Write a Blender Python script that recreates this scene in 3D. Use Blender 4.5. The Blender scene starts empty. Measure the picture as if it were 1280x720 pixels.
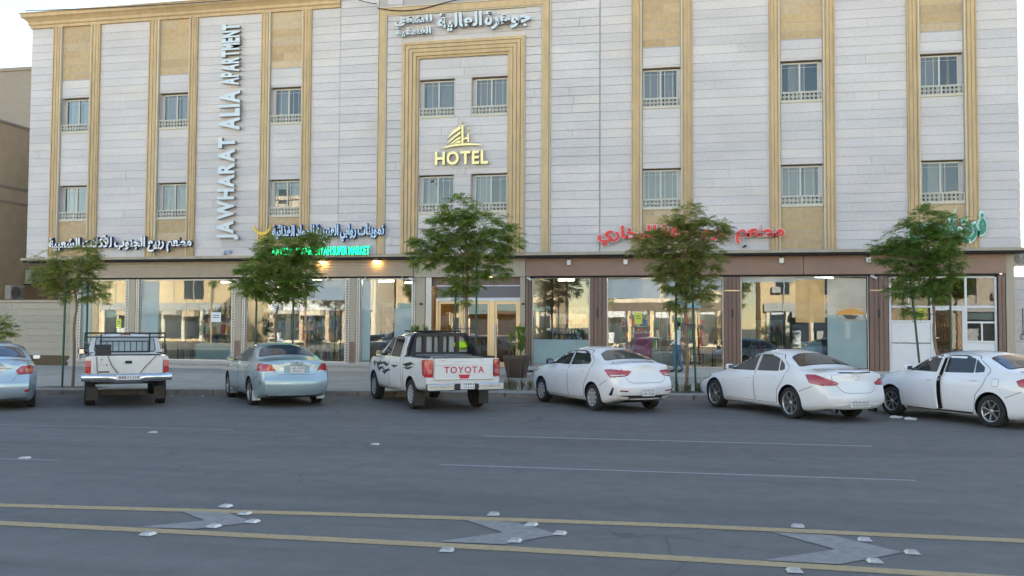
import bpy, bmesh, math, random, unicodedata
from mathutils import Vector, Matrix
from mathutils.bvhtree import BVHTree
from mathutils.geometry import delaunay_2d_cdt, tessellate_polygon
from mathutils.interpolate import poly_3d_calc
random.seed(7)
PI = math.pi; R = math.radians
S = bpy.context.scene
COL = S.collection

# ------------------------------------------------------------------ camera
cam_d = bpy.data.cameras.new('camera'); cam = bpy.data.objects.new('camera', cam_d); COL.objects.link(cam)
S.camera = cam
YAW, PITCH, ROLL, CAM_H = R(11.9545), R(2.3194), R(0.3234), 1.95
fw = Vector((-math.sin(YAW)*math.cos(PITCH), math.cos(YAW)*math.cos(PITCH), math.sin(PITCH)))
rt = Vector((math.cos(YAW), math.sin(YAW), 0)); up = rt.cross(fw)
rt2 = rt*math.cos(ROLL)+up*math.sin(ROLL); up2 = -rt*math.sin(ROLL)+up*math.cos(ROLL)
cam.matrix_world = Matrix(((rt2.x, up2.x, -fw.x, 0), (rt2.y, up2.y, -fw.y, 0), (rt2.z, up2.z, -fw.z, CAM_H), (0, 0, 0, 1)))
cam_d.sensor_width = 36; cam_d.lens = 36*1150/1280; cam_d.clip_start = 0.1; cam_d.clip_end = 3000

# ------------------------------------------------------------------ world and sun
SUN_EL, SUN_AZ = R(25.5), R(22)          # azimuth measured from +Y towards +X
W = bpy.data.worlds.new('World'); S.world = W; W.use_nodes = True
nt = W.node_tree; bg = nt.nodes['Background']
sky = nt.nodes.new('ShaderNodeTexSky'); sky.sky_type = 'NISHITA'; sky.sun_disc = False
sky.sun_elevation = SUN_EL; sky.sun_rotation = SUN_AZ
sky.air_density = 1.0; sky.dust_density = 0.0; sky.ozone_density = 1.0
tint = nt.nodes.new('ShaderNodeVectorMath'); tint.operation = 'MULTIPLY'; tint.inputs[1].default_value = (1.07, .97, .875)   # warm desert air
nt.links.new(sky.outputs[0], tint.inputs[0]); nt.links.new(tint.outputs[0], bg.inputs[0]); bg.inputs[1].default_value = 0.05
sl = bpy.data.lights.new('sun', 'SUN'); sl.energy = 5.0; sl.angle = R(0.5); sl.color = (1, .93, .82)
so = bpy.data.objects.new('sun', sl); COL.objects.link(so)
sd = Vector((math.sin(SUN_AZ)*math.cos(SUN_EL), math.cos(SUN_AZ)*math.cos(SUN_EL), math.sin(SUN_EL)))
so.rotation_euler = sd.to_track_quat('Z', 'Y').to_euler(); so.location = (0, 60, 60)
S.view_settings.view_transform = 'Standard'; S.view_settings.look = 'None'
S.view_settings.exposure = 3.14; S.view_settings.gamma = 1
S.render.engine = 'CYCLES'
try:
    S.cycles.use_denoising = True; S.cycles.max_bounces = 8; S.cycles.transparent_max_bounces = 24
    S.cycles.caustics_reflective = False; S.cycles.caustics_refractive = False
    S.cycles.sample_clamp_indirect = 6
except Exception: pass

# ------------------------------------------------------------------ materials
def new_mat(name):
    m = bpy.data.materials.new(name); m.use_nodes = True
    return m, m.node_tree, m.node_tree.nodes['Principled BSDF']
def _in(b, k, v):
    if k in b.inputs: b.inputs[k].default_value = v
def mat(name, col, rough=.6, metal=0., var=0., scale=4., bump=0., bscale=40., coat=0., spec=.5, emis=None, es=0., var2=0., scale2=.4, objrand=0., stretch=None):
    """principled material; var/var2 fine and broad colour variation, bump relief"""
    m, n, b = new_mat(name); L = n.links
    _in(b, 'Base Color', (*col, 1)); _in(b, 'Roughness', rough); _in(b, 'Metallic', metal); _in(b, 'Specular IOR Level', spec)
    if coat: _in(b, 'Coat Weight', coat); _in(b, 'Coat Roughness', .03)
    if emis: _in(b, 'Emission Color', (*emis, 1)); _in(b, 'Emission Strength', es)
    if var or var2 or bump or objrand:
        tc = n.nodes.new('ShaderNodeTexCoord'); src = tc.outputs['Object']
        if True:
            geo = n.nodes.new('ShaderNodeNewGeometry'); src = geo.outputs['Position']
        if stretch:
            mp = n.nodes.new('ShaderNodeMapping'); mp.inputs['Scale'].default_value = stretch
            L.new(src, mp.inputs[0]); src = mp.outputs[0]
        val = None
        def addv(a, bsock):
            if a is None: return bsock
            ad = n.nodes.new('ShaderNodeMath'); ad.operation = 'ADD'; L.new(a, ad.inputs[0]); L.new(bsock, ad.inputs[1]); return ad.outputs[0]
        for v, s, dt in ((var, scale, 4), (var2, scale2, 3)):
            if v:
                no = n.nodes.new('ShaderNodeTexNoise'); no.inputs['Scale'].default_value = s; no.inputs['Detail'].default_value = dt
                L.new(src, no.inputs['Vector'])
                mr = n.nodes.new('ShaderNodeMapRange'); mr.inputs[1].default_value = .3; mr.inputs[2].default_value = .7
                mr.inputs[3].default_value = -v; mr.inputs[4].default_value = v
                L.new(no.outputs['Fac'], mr.inputs[0]); val = addv(val, mr.outputs[0])
        if objrand:
            oi = n.nodes.new('ShaderNodeObjectInfo')
            mr = n.nodes.new('ShaderNodeMapRange'); mr.inputs[3].default_value = -objrand; mr.inputs[4].default_value = objrand
            L.new(oi.outputs['Random'], mr.inputs[0]); val = addv(val, mr.outputs[0])
        if val is not None:
            ad = n.nodes.new('ShaderNodeMath'); ad.operation = 'ADD'; ad.inputs[1].default_value = 1; L.new(val, ad.inputs[0])
            vm = n.nodes.new('ShaderNodeVectorMath'); vm.operation = 'SCALE'; vm.inputs[0].default_value = col
            L.new(ad.outputs[0], vm.inputs['Scale']); L.new(vm.outputs[0], b.inputs['Base Color'])
        if bump:
            no = n.nodes.new('ShaderNodeTexNoise'); no.inputs['Scale'].default_value = bscale; no.inputs['Detail'].default_value = 5
            L.new(src, no.inputs['Vector'])
            bp = n.nodes.new('ShaderNodeBump'); bp.inputs['Strength'].default_value = bump; bp.inputs['Distance'].default_value = .01
            L.new(no.outputs['Fac'], bp.inputs['Height']); L.new(bp.outputs[0], b.inputs['Normal'])
    return m
def glass_mat(name, tint=(.9, .95, .93), refl=.10, rough=.0, haze=0., hcol=(.5, .55, .55)):
    """thin architectural pane: see-through with fresnel reflection"""
    m, n, b = new_mat(name); L = n.links; n.nodes.remove(b)
    out = [x for x in n.nodes if x.type == 'OUTPUT_MATERIAL'][0]
    tr = n.nodes.new('ShaderNodeBsdfTransparent'); tr.inputs[0].default_value = (*tint, 1)
    gl = n.nodes.new('ShaderNodeBsdfGlossy'); gl.inputs['Roughness'].default_value = rough; gl.inputs[0].default_value = (.95, .97, 1, 1)
    fr = n.nodes.new('ShaderNodeFresnel'); fr.inputs[0].default_value = 1.5
    ge = n.nodes.new('ShaderNodeNewGeometry'); no = n.nodes.new('ShaderNodeTexNoise'); no.inputs['Scale'].default_value = 1.6; no.inputs['Detail'].default_value = 1.5; L.new(ge.outputs['Position'], no.inputs['Vector'])
    bp = n.nodes.new('ShaderNodeBump'); bp.inputs['Strength'].default_value = .12; bp.inputs['Distance'].default_value = .003; L.new(no.outputs['Fac'], bp.inputs['Height']); L.new(bp.outputs[0], gl.inputs['Normal'])
    ad = n.nodes.new('ShaderNodeMath'); ad.operation = 'ADD'; ad.inputs[1].default_value = refl; ad.use_clamp = True
    L.new(fr.outputs[0], ad.inputs[0])
    mx = n.nodes.new('ShaderNodeMixShader'); L.new(ad.outputs[0], mx.inputs[0]); 
    if haze:
        df = n.nodes.new('ShaderNodeBsdfDiffuse'); df.inputs[0].default_value = (*hcol, 1)
        m2 = n.nodes.new('ShaderNodeMixShader'); m2.inputs[0].default_value = haze
        L.new(tr.outputs[0], m2.inputs[1]); L.new(df.outputs[0], m2.inputs[2]); L.new(m2.outputs[0], mx.inputs[1])
    else: L.new(tr.outputs[0], mx.inputs[1])
    L.new(gl.outputs[0], mx.inputs[2]); L.new(mx.outputs[0], out.inputs['Surface'])
    return m
M = {}
M['joint'] = mat('joint_mortar', (.42, .40, .39), .9)
for i, c in enumerate([(.59, .557, .552), (.565, .54, .538), (.61, .572, .548)]):
    M['white_stone%d' % i] = mat('white_limestone_%d' % i, c, .6, var=.07, scale=9, var2=.075, scale2=.45, bump=.12, bscale=60, objrand=.035, stretch=(1, 1, 2.5))
for i, c in enumerate([(.505, .37, .21), (.49, .355, .195), (.525, .41, .26), (.475, .335, .185)]):
    M['tan_stone%d' % i] = mat('tan_sandstone_%d' % i, c, .75, var=.10, scale=7, var2=.06, bump=.2, bscale=50, objrand=.08)
M['tan_trim'] = mat('sandstone_trim', (.54, .395, .22), .7, var=.10, scale=5, var2=.08, scale2=.5, bump=.15, bscale=30, stretch=(1, 1, .35))
M['pale_trim'] = mat('pale_sandstone_trim', (.60, .54, .40), .7, var=.06, scale=5)
M['beige_clad'] = mat('beige_cladding', (.42, .365, .275), .55, var=.05, scale=3, stretch=(1, 1, .3))
M['brown_clad'] = mat('brown_cladding', (.20, .125, .098), .5, var=.08, scale=4, stretch=(1, 1, .2))
M['brown_fascia'] = mat('brown_fascia', (.31, .19, .135), .55, var=.06, scale=2, var2=.06, bump=.05)
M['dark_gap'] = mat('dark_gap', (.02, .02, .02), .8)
M['ledge'] = mat('ledge_stone', (.42, .36, .27), .7, var=.12, scale=3)
M['plinth'] = mat('plinth_stone', (.42, .42, .41), .6, var=.08, scale=3, bump=.1)
M['grey_trim'] = mat('grey_aluminium', (.45, .46, .46), .35, .6)
M['perf'] = mat('shutter_rail_metal', (.55, .55, .53), .4, .5)
M['white_alu'] = mat('white_aluminium', (.72, .74, .76), .4, var=.03)
M['cream_alu'] = mat('cream_window_frame', (.55, .53, .46), .4)
M['gold'] = mat('brushed_gold_frame', (.58, .47, .29), .32, .7)
M['gold_face'] = mat('gold_letter_face', (.86, .74, .34), .35, .25)
M['gold_side'] = mat('gold_letter_side', (.30, .20, .07), .4, .5)
M['glass'] = glass_mat('window_glass', (.80, .82, .80), .01)
M['shop_glass'] = glass_mat('shop_glass', (.84, .89, .87), .035)
M['dusty_glass'] = glass_mat('dusty_shop_glass', (.75, .80, .78), .10, haze=.12, hcol=(.5, .6, .6))
M['room'] = mat('room_wall', (.36, .32, .26), .8, var=.05)
M['room_floor'] = mat('room_floor', (.30, .27, .23), .3)
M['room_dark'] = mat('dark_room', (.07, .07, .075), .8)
M['curtain'] = mat('curtain_cloth', (.42, .41, .40), .8, var=.1, scale=10, stretch=(6, 1, .3))
M['curtain_gold'] = mat('gold_curtain', (.45, .33, .12), .8)
M['black'] = mat('black_plastic', (.012, .012, .014), .45)
M['asphalt'] = None
M['white_plastic'] = mat('white_plastic', (.7, .7, .7), .4)
M['lamp_white'] = mat('lamp_tube', (1, 1, 1), .5, emis=(1, .92, .78), es=5)
M['lamp_warm'] = mat('warm_lamp', (1, .7, .3), .5, emis=(1, .55, .15), es=14)
M['grey_metal'] = mat('galvanised_metal', (.33, .34, .34), .4, .7, var=.05)
M['rust'] = mat('rusty_steel', (.10, .06, .04), .8, .3, var=.2)

# ------------------------------------------------------------------ object helpers
def tag(o, label=None, cat=None, group=None, kind=None):
    if label: o['label'] = label
    if cat: o['category'] = cat
    if group: o['group'] = group
    if kind: o['kind'] = kind
    return o
def empty(name, loc=(0, 0, 0), rz=0, label=None, cat=None, group=None, parent=None):
    o = bpy.data.objects.new(name, None); COL.objects.link(o); o.location = loc; o.rotation_euler = (0, 0, rz)
    o.empty_display_size = .2
    if parent: o.parent = parent
    return tag(o, label, cat, group)
class MB:
    """collects geometry for ONE mesh object; every face carries a material"""
    def __init__(s): s.v = []; s.f = []; s.m = []; s.mats = []; s.smooth = []
    def mi(s, m):
        if m not in s.mats: s.mats.append(m)
        return s.mats.index(m)
    def add(s, verts, faces, m, smooth=False):
        o = len(s.v); s.v += [tuple(v) for v in verts]; k = s.mi(m)
        for f in faces: s.f.append([i+o for i in f]); s.m.append(k); s.smooth.append(smooth)
        return s
    def box(s, x0, x1, y0, y1, z0, z1, m, xf=None, bev=0):
        if bev:
            vs = []; b = bev
            # chamfered box: 24 verts
            for X, sx in ((x0, 1), (x1, -1)):
                for Y, sy in ((y0, 1), (y1, -1)):
                    for Z, sz in ((z0, 1), (z1, -1)):
                        vs += [(X, Y+sy*b, Z+sz*b), (X+sx*b, Y, Z+sz*b), (X+sx*b, Y+sy*b, Z)]
            bm = bmesh.new()
            for v in vs: bm.verts.new(v)
            bmesh.ops.convex_hull(bm, input=bm.verts); bmesh.ops.dissolve_limit(bm, angle_limit=.02, verts=bm.verts, edges=bm.edges)
            bmesh.ops.recalc_face_normals(bm, faces=bm.faces); bm.verts.index_update()
            V = [v.co.copy() for v in bm.verts]; F = [[v.index for v in f.verts] for f in bm.faces]; bm.free()
            if xf: V = [xf @ v for v in V]
            return s.add(V, F, m)
        V = [Vector((x, y, z)) for x in (x0, x1) for y in (y0, y1) for z in (z0, z1)]
        if xf: V = [xf @ v for v in V]
        return s.add(V, [(0, 1, 3, 2), (4, 6, 7, 5), (0, 4, 5, 1), (2, 3, 7, 6), (0, 2, 6, 4), (1, 5, 7, 3)], m)
    def tube(s, pts, r, m, n=8, cap=True, smooth=True):
        pts = [Vector(p) for p in pts]; rs = r if isinstance(r, (list, tuple)) else [r]*len(pts)
        if len(rs) != len(pts): rs = [rs[min(len(rs)-1, int(round(i*(len(rs)-1)/max(1, len(pts)-1))))] for i in range(len(pts))]
        V = []; F = []; prev = None
        for i, p in enumerate(pts):
            d = (pts[min(i+1, len(pts)-1)]-pts[max(i-1, 0)]).normalized()
            if prev is None:
                a = Vector((0, 0, 1)) if abs(d.z) < .9 else Vector((1, 0, 0)); u = d.cross(a).normalized()
            else: u = (prev-d*prev.dot(d)).normalized()
            prev = u; w = d.cross(u)
            for k in range(n):
                t = 2*PI*k/n; V.append(p+(u*math.cos(t)+w*math.sin(t))*rs[i])
        for i in range(len(pts)-1):
            for k in range(n): F.append((i*n+k, i*n+(k+1) % n, (i+1)*n+(k+1) % n, (i+1)*n+k))
        s.add(V, F, m, smooth)
        if cap: s.add(V[:n], [tuple(range(n))[::-1]], m); s.add(V[-n:], [tuple(range(n))], m)
        return s
    def lathe(s, prof, m, n=24, xf=None, smooth=True, closed=False):
        """prof: (r, z) pairs spun about z"""
        V = []; F = []
        for r, z in prof:
            for k in range(n):
                t = 2*PI*k/n; V.append(Vector((r*math.cos(t), r*math.sin(t), z)))
        q = len(prof)
        for i in range(q if closed else q-1):
            j = (i+1) % q
            for k in range(n): F.append((i*n+k, i*n+(k+1) % n, j*n+(k+1) % n, j*n+k))
        if xf: V = [xf @ v for v in V]
        return s.add(V, F, m, smooth)
    def prism(s, poly, a, b, m, plane='xz', side=None):
        """polygon (2D) extruded between a and b along the third axis; side = material of the sides"""
        def P(u, v, w): return (u, w, v) if plane == 'xz' else ((u, v, w) if plane == 'xy' else (w, u, v))
        n = len(poly)
        V = [P(u, v, a) for u, v in poly]+[P(u, v, b) for u, v in poly]
        tris = tessellate_polygon([[Vector((u, v, 0)) for u, v in poly]])
        s.add(V, [tuple(t) for t in tris]+[tuple(i+n for i in t[::-1]) for t in tris], m)
        s.add(V, [(i, (i+1) % n, (i+1) % n+n, i+n) for i in range(n)], side or m)
        return s
    def mesh(s, name):
        me = bpy.data.meshes.new(name); me.from_pydata([tuple(v) for v in s.v], [], s.f)
        for m in s.mats: me.materials.append(m)
        me.polygons.foreach_set('material_index', s.m); me.polygons.foreach_set('use_smooth', s.smooth)
        me.update(); return me
    def build(s, name, parent=None, loc=None, **kw):
        me = s.mesh(name); o = bpy.data.objects.new(name, me); COL.objects.link(o)
        if parent: o.parent = parent
        if loc: o.location = loc
        return tag(o, **kw)
def recalc(me):
    bm = bmesh.new(); bm.from_mesh(me); bmesh.ops.recalc_face_normals(bm, faces=bm.faces); bm.to_mesh(me); bm.free()
def link(name, me, parent=None, loc=(0, 0, 0), rot=(0, 0, 0), scale=(1, 1, 1)):
    o = bpy.data.objects.new(name, me); COL.objects.link(o); o.location = loc; o.rotation_euler = rot; o.scale = scale
    if parent: o.parent = parent
    return o
def copy_tree(o, parent=None):
    c = o.copy(); COL.objects.link(c); c.parent = parent
    for ch in list(o.children): copy_tree(ch, c)
    return c
# ------------------------------------------------------------------ ground, road, kerb, pavement
def road_mat():
    m, n, b = new_mat('asphalt'); L = n.links
    geo = n.nodes.new('ShaderNodeNewGeometry')
    def noise(scale, stretch=(1, 1, 1), detail=5, rough=.6):
        mp = n.nodes.new('ShaderNodeMapping'); mp.inputs['Scale'].default_value = stretch; L.new(geo.outputs['Position'], mp.inputs[0])
        no = n.nodes.new('ShaderNodeTexNoise'); no.inputs['Scale'].default_value = scale; no.inputs['Detail'].default_value = detail
        no.inputs['Roughness'].default_value = rough; L.new(mp.outputs[0], no.inputs['Vector']); return no.outputs['Fac']
    def mr(s, a, c, lo, hi):
        x = n.nodes.new('ShaderNodeMapRange'); x.inputs[1].default_value = a; x.inputs[2].default_value = c
        x.inputs[3].default_value = lo; x.inputs[4].default_value = hi; L.new(s, x.inputs[0]); return x.outputs[0]
    def mul(a, c):
        x = n.nodes.new('ShaderNodeMath'); x.operation = 'MULTIPLY'; L.new(a, x.inputs[0]); L.new(c, x.inputs[1]); return x.outputs[0]
    v = mul(mr(noise(60, detail=4, rough=.8), .25, .75, .55, 1.45), mr(noise(.35, (.35, 1.6, 1)), .3, .7, .86, 1.16))
    v = mul(v, mr(noise(1.3, (.12, 1.5, 1)), .35, .7, .93, 1.12))
    v = mul(v, mr(noise(2.2, detail=6, rough=.75), .56, .72, 1.0, .80))
    v = mul(v, mr(noise(.9, (.25, .6, 1), 8, .8), .60, .68, 1.0, .86))
    # oil and tyre grime where cars stand, dust along the kerb (both lie in bands along the street)
    sx = n.nodes.new('ShaderNodeSeparateXYZ'); L.new(geo.outputs['Position'], sx.inputs[0])
    ln = n.nodes.new('ShaderNodeMath'); ln.operation = 'MULTIPLY_ADD'; L.new(sx.outputs[0], ln.inputs[0]); ln.inputs[1].default_value = -.14; L.new(sx.outputs[1], ln.inputs[2])
    ad_ = n.nodes.new('ShaderNodeMath'); ad_.operation = 'MULTIPLY_ADD'; L.new(noise(1.1, (.5, 1, 1)), ad_.inputs[0]); ad_.inputs[1].default_value = 2.2; L.new(ln.outputs[0], ad_.inputs[2])
    dirt = mr(ad_.outputs[0], 22.4, 24.0, 0, 1); d2 = mr(ad_.outputs[0], 25.5, 24.4, 0, 1); grime = mul(dirt, d2)
    sp_ = mr(noise(1.7, (1, 1, 1), 7, .7), .50, .62, 0, .38); gg = n.nodes.new('ShaderNodeMath'); gg.operation = 'SUBTRACT'; gg.inputs[0].default_value = 1; L.new(mul(grime, sp_), gg.inputs[1]); v = mul(v, gg.outputs[0])
    vo = n.nodes.new('ShaderNodeTexVoronoi'); vo.feature = 'DISTANCE_TO_EDGE'; vo.inputs['Scale'].default_value = .33
    wn = n.nodes.new('ShaderNodeVectorMath'); wn.operation = 'ADD'; cn = n.nodes.new('ShaderNodeTexNoise'); cn.inputs['Scale'].default_value = 1.3; cn.inputs['Detail'].default_value = 6; L.new(geo.outputs['Position'], cn.inputs['Vector'])
    L.new(geo.outputs['Position'], wn.inputs[0]); L.new(cn.outputs['Color'], wn.inputs[1]); L.new(wn.outputs[0], vo.inputs['Vector'])
    ck = mul(mr(vo.outputs[0], .0, .010, 1, 0), mr(noise(.21, detail=2), .50, .58, 0, 1)); g2 = n.nodes.new('ShaderNodeMath'); g2.operation = 'MULTIPLY_ADD'; L.new(ck, g2.inputs[0]); g2.inputs[1].default_value = -.38; g2.inputs[2].default_value = 1; v = mul(v, g2.outputs[0])
    # tyre-polished wheel tracks along the road
    w = n.nodes.new('ShaderNodeVectorMath'); w.operation = 'SCALE'; w.inputs[0].default_value = (.140, .131, .122)
    L.new(v, w.inputs['Scale'])
    du = n.nodes.new('ShaderNodeMix'); du.data_type = 'RGBA'; L.new(w.outputs[0], du.inputs['A']); du.inputs['B'].default_value = (.24, .205, .16, 1)
    L.new(mul(mr(ad_.outputs[0], 24.6, 26.2, 0, .55), mr(noise(3.5, detail=6), .35, .6, .3, 1)), du.inputs['Factor']); L.new(du.outputs['Result'], b.inputs['Base Color'])
    L.new(mr(noise(3), .3, .7, .62, .82), b.inputs['Roughness'])
    bp = n.nodes.new('ShaderNodeBump'); bp.inputs['Strength'].default_value = .5; bp.inputs['Distance'].default_value = .008
    L.new(noise(120, detail=3), bp.inputs['Height']); L.new(bp.outputs[0], b.inputs['Normal'])
    return m
M['asphalt'] = road_mat()
M['pave'] = mat('concrete_paving', (.42, .395, .35), .75, var=.12, scale=1.5, var2=.08, bump=.2, bscale=40)
M['dust'] = mat('dusty_ground', (.17, .15, .125), .9, var=.12, scale=.8, bump=.2)
M['kerb'] = mat('kerb_concrete', (.27, .25, .22), .8, var=.15, scale=6, bump=.3, bscale=60, objrand=.1)
def worn(name, col, base=(.145, .14, .13), lo=.42, hi=.62, scale=14, amt=.75):
    m, n, b = new_mat(name); L = n.links
    geo = n.nodes.new('ShaderNodeNewGeometry'); no = n.nodes.new('ShaderNodeTexNoise'); no.inputs['Scale'].default_value = scale
    no.inputs['Detail'].default_value = 8; no.inputs['Roughness'].default_value = .75; L.new(geo.outputs['Position'], no.inputs['Vector'])
    mr = n.nodes.new('ShaderNodeMapRange'); mr.inputs[1].default_value = lo; mr.inputs[2].default_value = hi; mr.inputs[3].default_value = 0; mr.inputs[4].default_value = amt
    L.new(no.outputs['Fac'], mr.inputs[0])
    mx = n.nodes.new('ShaderNodeMix'); mx.data_type = 'RGBA'; L.new(mr.outputs[0], mx.inputs['Factor'])
    mx.inputs['A'].default_value = (*col, 1); mx.inputs['B'].default_value = (*base, 1); L.new(mx.outputs['Result'], b.inputs['Base Color'])
    b.inputs['Roughness'].default_value = .7
    return m
M['yellow_paint'] = worn('worn_yellow_paint', (.50, .355, .17), lo=.40, hi=.75, amt=.6)
M['white_paint'] = worn('worn_white_paint', (.42, .42, .42), lo=.38, hi=.68, amt=.85)
M['old_paint'] = worn('faded_grey_paint', (.34, .325, .30), lo=.34, hi=.70, amt=.8, scale=9)
K = [(-60, 18.6), (-30, 20.4), (-22, 21.3), (-17.4, 21.85), (-13.7, 22.95), (-9.25, 23.7), (-4.9, 24.2), (0, 24.85), (5, 25.5), (12, 26.4), (30, 28.6), (60, 32)]
def kerb_y(x):
    for (a, b), (c, d) in zip(K, K[1:]):
        if a <= x <= c: return b+(d-b)*(x-a)/(c-a)
g = MB(); g.add([(-600, -600, -.03), (600, -600, -.03), (600, 900, -.03), (-600, 900, -.03)], [(0, 1, 2, 3)], M['dust'])
g.build('ground', kind='structure')
g = MB(); xs = [k[0] for k in K]
V = []; F = []
for x, y in K: V += [(x, -9, 0), (x, y+.05, 0)]
for i in range(len(K)-1): F.append((2*i, 2*i+2, 2*i+3, 2*i+1))
g.add(V, F, M['asphalt']); road = g.build('road', kind='structure')
def pz(x, y): # pavement height
    t = min(1, max(0, (y-kerb_y(x)-.2)/(31.6-kerb_y(x)-.2))); return .13+.09*t
g = MB(); V = []; F = []
XX = [-60, -40, -30, -26, -22, -19.5, -17.4, -15.5, -13.7, -11.5, -9.25, -7, -4.9, -2.5, 0, 2.5, 5, 8.5, 12, 20, 30, 60]
for x in XX:
    for t in (0, .25, .5, .75, 1):
        y = kerb_y(x)+.18+t*(33.4-kerb_y(x)-.18); V.append((x, y, pz(x, y)))
for i in range(len(XX)-1):
    for k in range(4): F.append((i*5+k, i*5+5+k, i*5+6+k, i*5+1+k))
g.add(V, F, M['pave']); pavement = g.build('pavement', kind='structure')
kerb = empty('kerb'); kerb['kind'] = 'structure'
ks = MB(); ks.box(0, .985, 0, .17, -.05, .14, M['kerb'], bev=.018); ksm = ks.mesh('kerb_stone')
x = -24.0
while x < 14:
    y = kerb_y(x); y2 = kerb_y(x+1); a = math.atan2(y2-y, 1)
    link('kerb_stone', ksm, kerb, (x, y, random.uniform(-.006, .006)), (0, 0, a+random.uniform(-.006, .006))); x += math.cos(a)
far = MB(); far.box(-60, -24.05, 0, .17, -.05, .14, M['kerb']); 
# the rest of the kerb beyond the stones one can tell apart
fk = MB()
for (a, b), (c, d) in zip(K, K[1:]):
    if c <= -24 or a >= 14 or True:
        if a < -24:
            cc = min(c, -24.0); dd = b+(d-b)*(cc-a)/(c-a)
            fk.add([(a, b, -.05), (cc, dd, -.05), (cc, dd, .14), (a, b, .14), (a, b+.18, .14), (cc, dd+.18, .14)], [(0, 1, 2, 3), (3, 2, 5, 4)], M['kerb'])
        if c > 14:
            aa = max(a, x); bb = b+(d-b)*(aa-a)/(c-a)
            fk.add([(aa, bb, -.05), (c, d, -.05), (c, d, .14), (aa, bb, .14), (aa, bb+.18, .14), (c, d+.18, .14)], [(0, 1, 2, 3), (3, 2, 5, 4)], M['kerb'])
fk.build('kerb_run', kerb, kind='stuff')
def strip(name, pts, w, m, z=.004):
    g = MB(); V = []
    for i, (x, y) in enumerate(pts): V += [(x, y-w/2, z), (x, y+w/2, z)]
    g.add(V, [(2*i, 2*i+2, 2*i+3, 2*i+1) for i in range(len(pts)-1)], m); return g.build(name, road)
ya = [(-45, 6.6), (-20, 7.75), (-12, 8.2), (-7.37, 8.55), (-3.9, 8.93), (-1.91, 9.11), (-.18, 9.23), (2.8, 9.3), (12, 9.4), (40, 9.5)]
yb = [(-45, 7.0), (-20, 7.3), (-12, 7.6), (-6.72, 7.8), (-3.29, 7.9), (-1.67, 7.93), (-.16, 7.93), (1.82, 7.9), (12, 7.85), (40, 7.8)]
strip('median_line', ya, .17, M['yellow_paint']); strip('median_line', yb, .17, M['yellow_paint'])
strip('lane_line', [(-3.84, 15.83), (2.64, 16.06)], .10, M['white_paint']); strip('lane_line', [(-3.64, 12.43), (2.6, 12.62)], .085, M['white_paint'])
strip('lane_line', [(-30, 13.7), (-11, 15.4), (-8.5, 15.55)], .08, M['old_paint'])
strip('lane_line', [(-30, 10.2), (-12, 11.3), (-9, 11.5)], .08, M['old_paint'])
strip('lane_line', [(9.5, 16.3), (16, 16.5)], .10, M['white_paint']); strip('lane_line', [(9.5, 12.8), (16, 13)], .085, M['white_paint'])
for pts in ([(-5.36, 8.72), (-4.83, 8.74), (-4.36, 8.40), (-4.75, 7.99), (-5.32, 7.93), (-4.86, 8.36)],
            [(-2.36, 8.98), (-1.86, 9.0), (-1.36, 8.57), (-1.77, 8.07), (-2.37, 8.03), (-1.88, 8.52)],
            [(.60, 9.12), (1.15, 9.12), (1.66, 8.58), (1.06, 8.03), (.45, 8.02), (1.10, 8.56)]):
    g = MB(); g.add([(x, y, .006) for x, y in pts], [(0, 1, 2, 5), (5, 2, 3, 4)], M['old_paint']); g.build('chevron_marking', road)
# road studs
M['stud'] = mat('aluminium_stud', (.48, .50, .52), .35, .6, var=.1, scale=30)
M['stud_lens'] = mat('stud_reflector', (.75, .72, .6), .15)
sg = MB(); b_ = .062
sg.add([(-b_, -b_, 0), (b_, -b_, 0), (b_, b_, 0), (-b_, b_, 0), (-b_*.62, -b_*.8, .018), (b_*.62, -b_*.8, .018), (b_*.62, b_*.8, .018), (-b_*.62, b_*.8, .018)],
       [(4, 5, 6, 7), (0, 1, 5, 4), (2, 3, 7, 6)], M['stud']); sg.add([(-b_, -b_, 0), (b_, -b_, 0), (b_, b_, 0), (-b_, b_, 0), (-b_*.62, -b_*.8, .018), (b_*.62, -b_*.8, .018), (b_*.62, b_*.8, .018), (-b_*.62, b_*.8, .018)], [(1, 2, 6, 5), (3, 0, 4, 7)], M['stud_lens'])
sm_ = sg.mesh('road_stud')
chev = ['left faded chevron', 'middle faded chevron', 'right faded chevron']
where = ['beyond the far yellow line at the top of the %s', 'on the upper arm of the %s', 'at the pointed tip of the %s', 'on the lower arm of the %s', 'in front of the near yellow line below the %s']
studs = [[(-5.01, 9.03), (-4.63, 8.73), (-4.37, 8.40), (-4.63, 8.12), (-5.04, 7.68)], [(-2.15, 9.29), (-1.68, 8.90), (-1.35, 8.59), (-1.70, 8.21), (-2.20, 7.73)],
         [(.86, 9.43), (1.41, 8.98), (1.73, 8.57), (1.36, 8.18), (.68, 7.72)]]
for i in range(3):
    for k, (x, y) in enumerate(studs[i]):
        o = link('road_stud', sm_, None, (x, y, .007), (0, 0, random.uniform(-.15, .15)), (1.0, .88, 1.15))
        tag(o, 'silver road stud ' + where[k] % chev[i], 'road stud', 'raised silver road studs on the asphalt')
for (x, y), l in (((-9.59, 11.57), 'lone silver road stud at the left edge of the empty asphalt'), ((-9.66, 14.8), 'small lone road stud just in front of the white pickup with the steel rack'),
                  ((-5.27, 14.23), 'small lone road stud on the asphalt in front of the pickup with red tailgate lettering')):
    tag(link('road_stud', sm_, None, (x, y, .003), (0, 0, .1), (1.1, 1, 1.2)), l, 'road stud', 'raised silver road studs on the asphalt')

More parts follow.
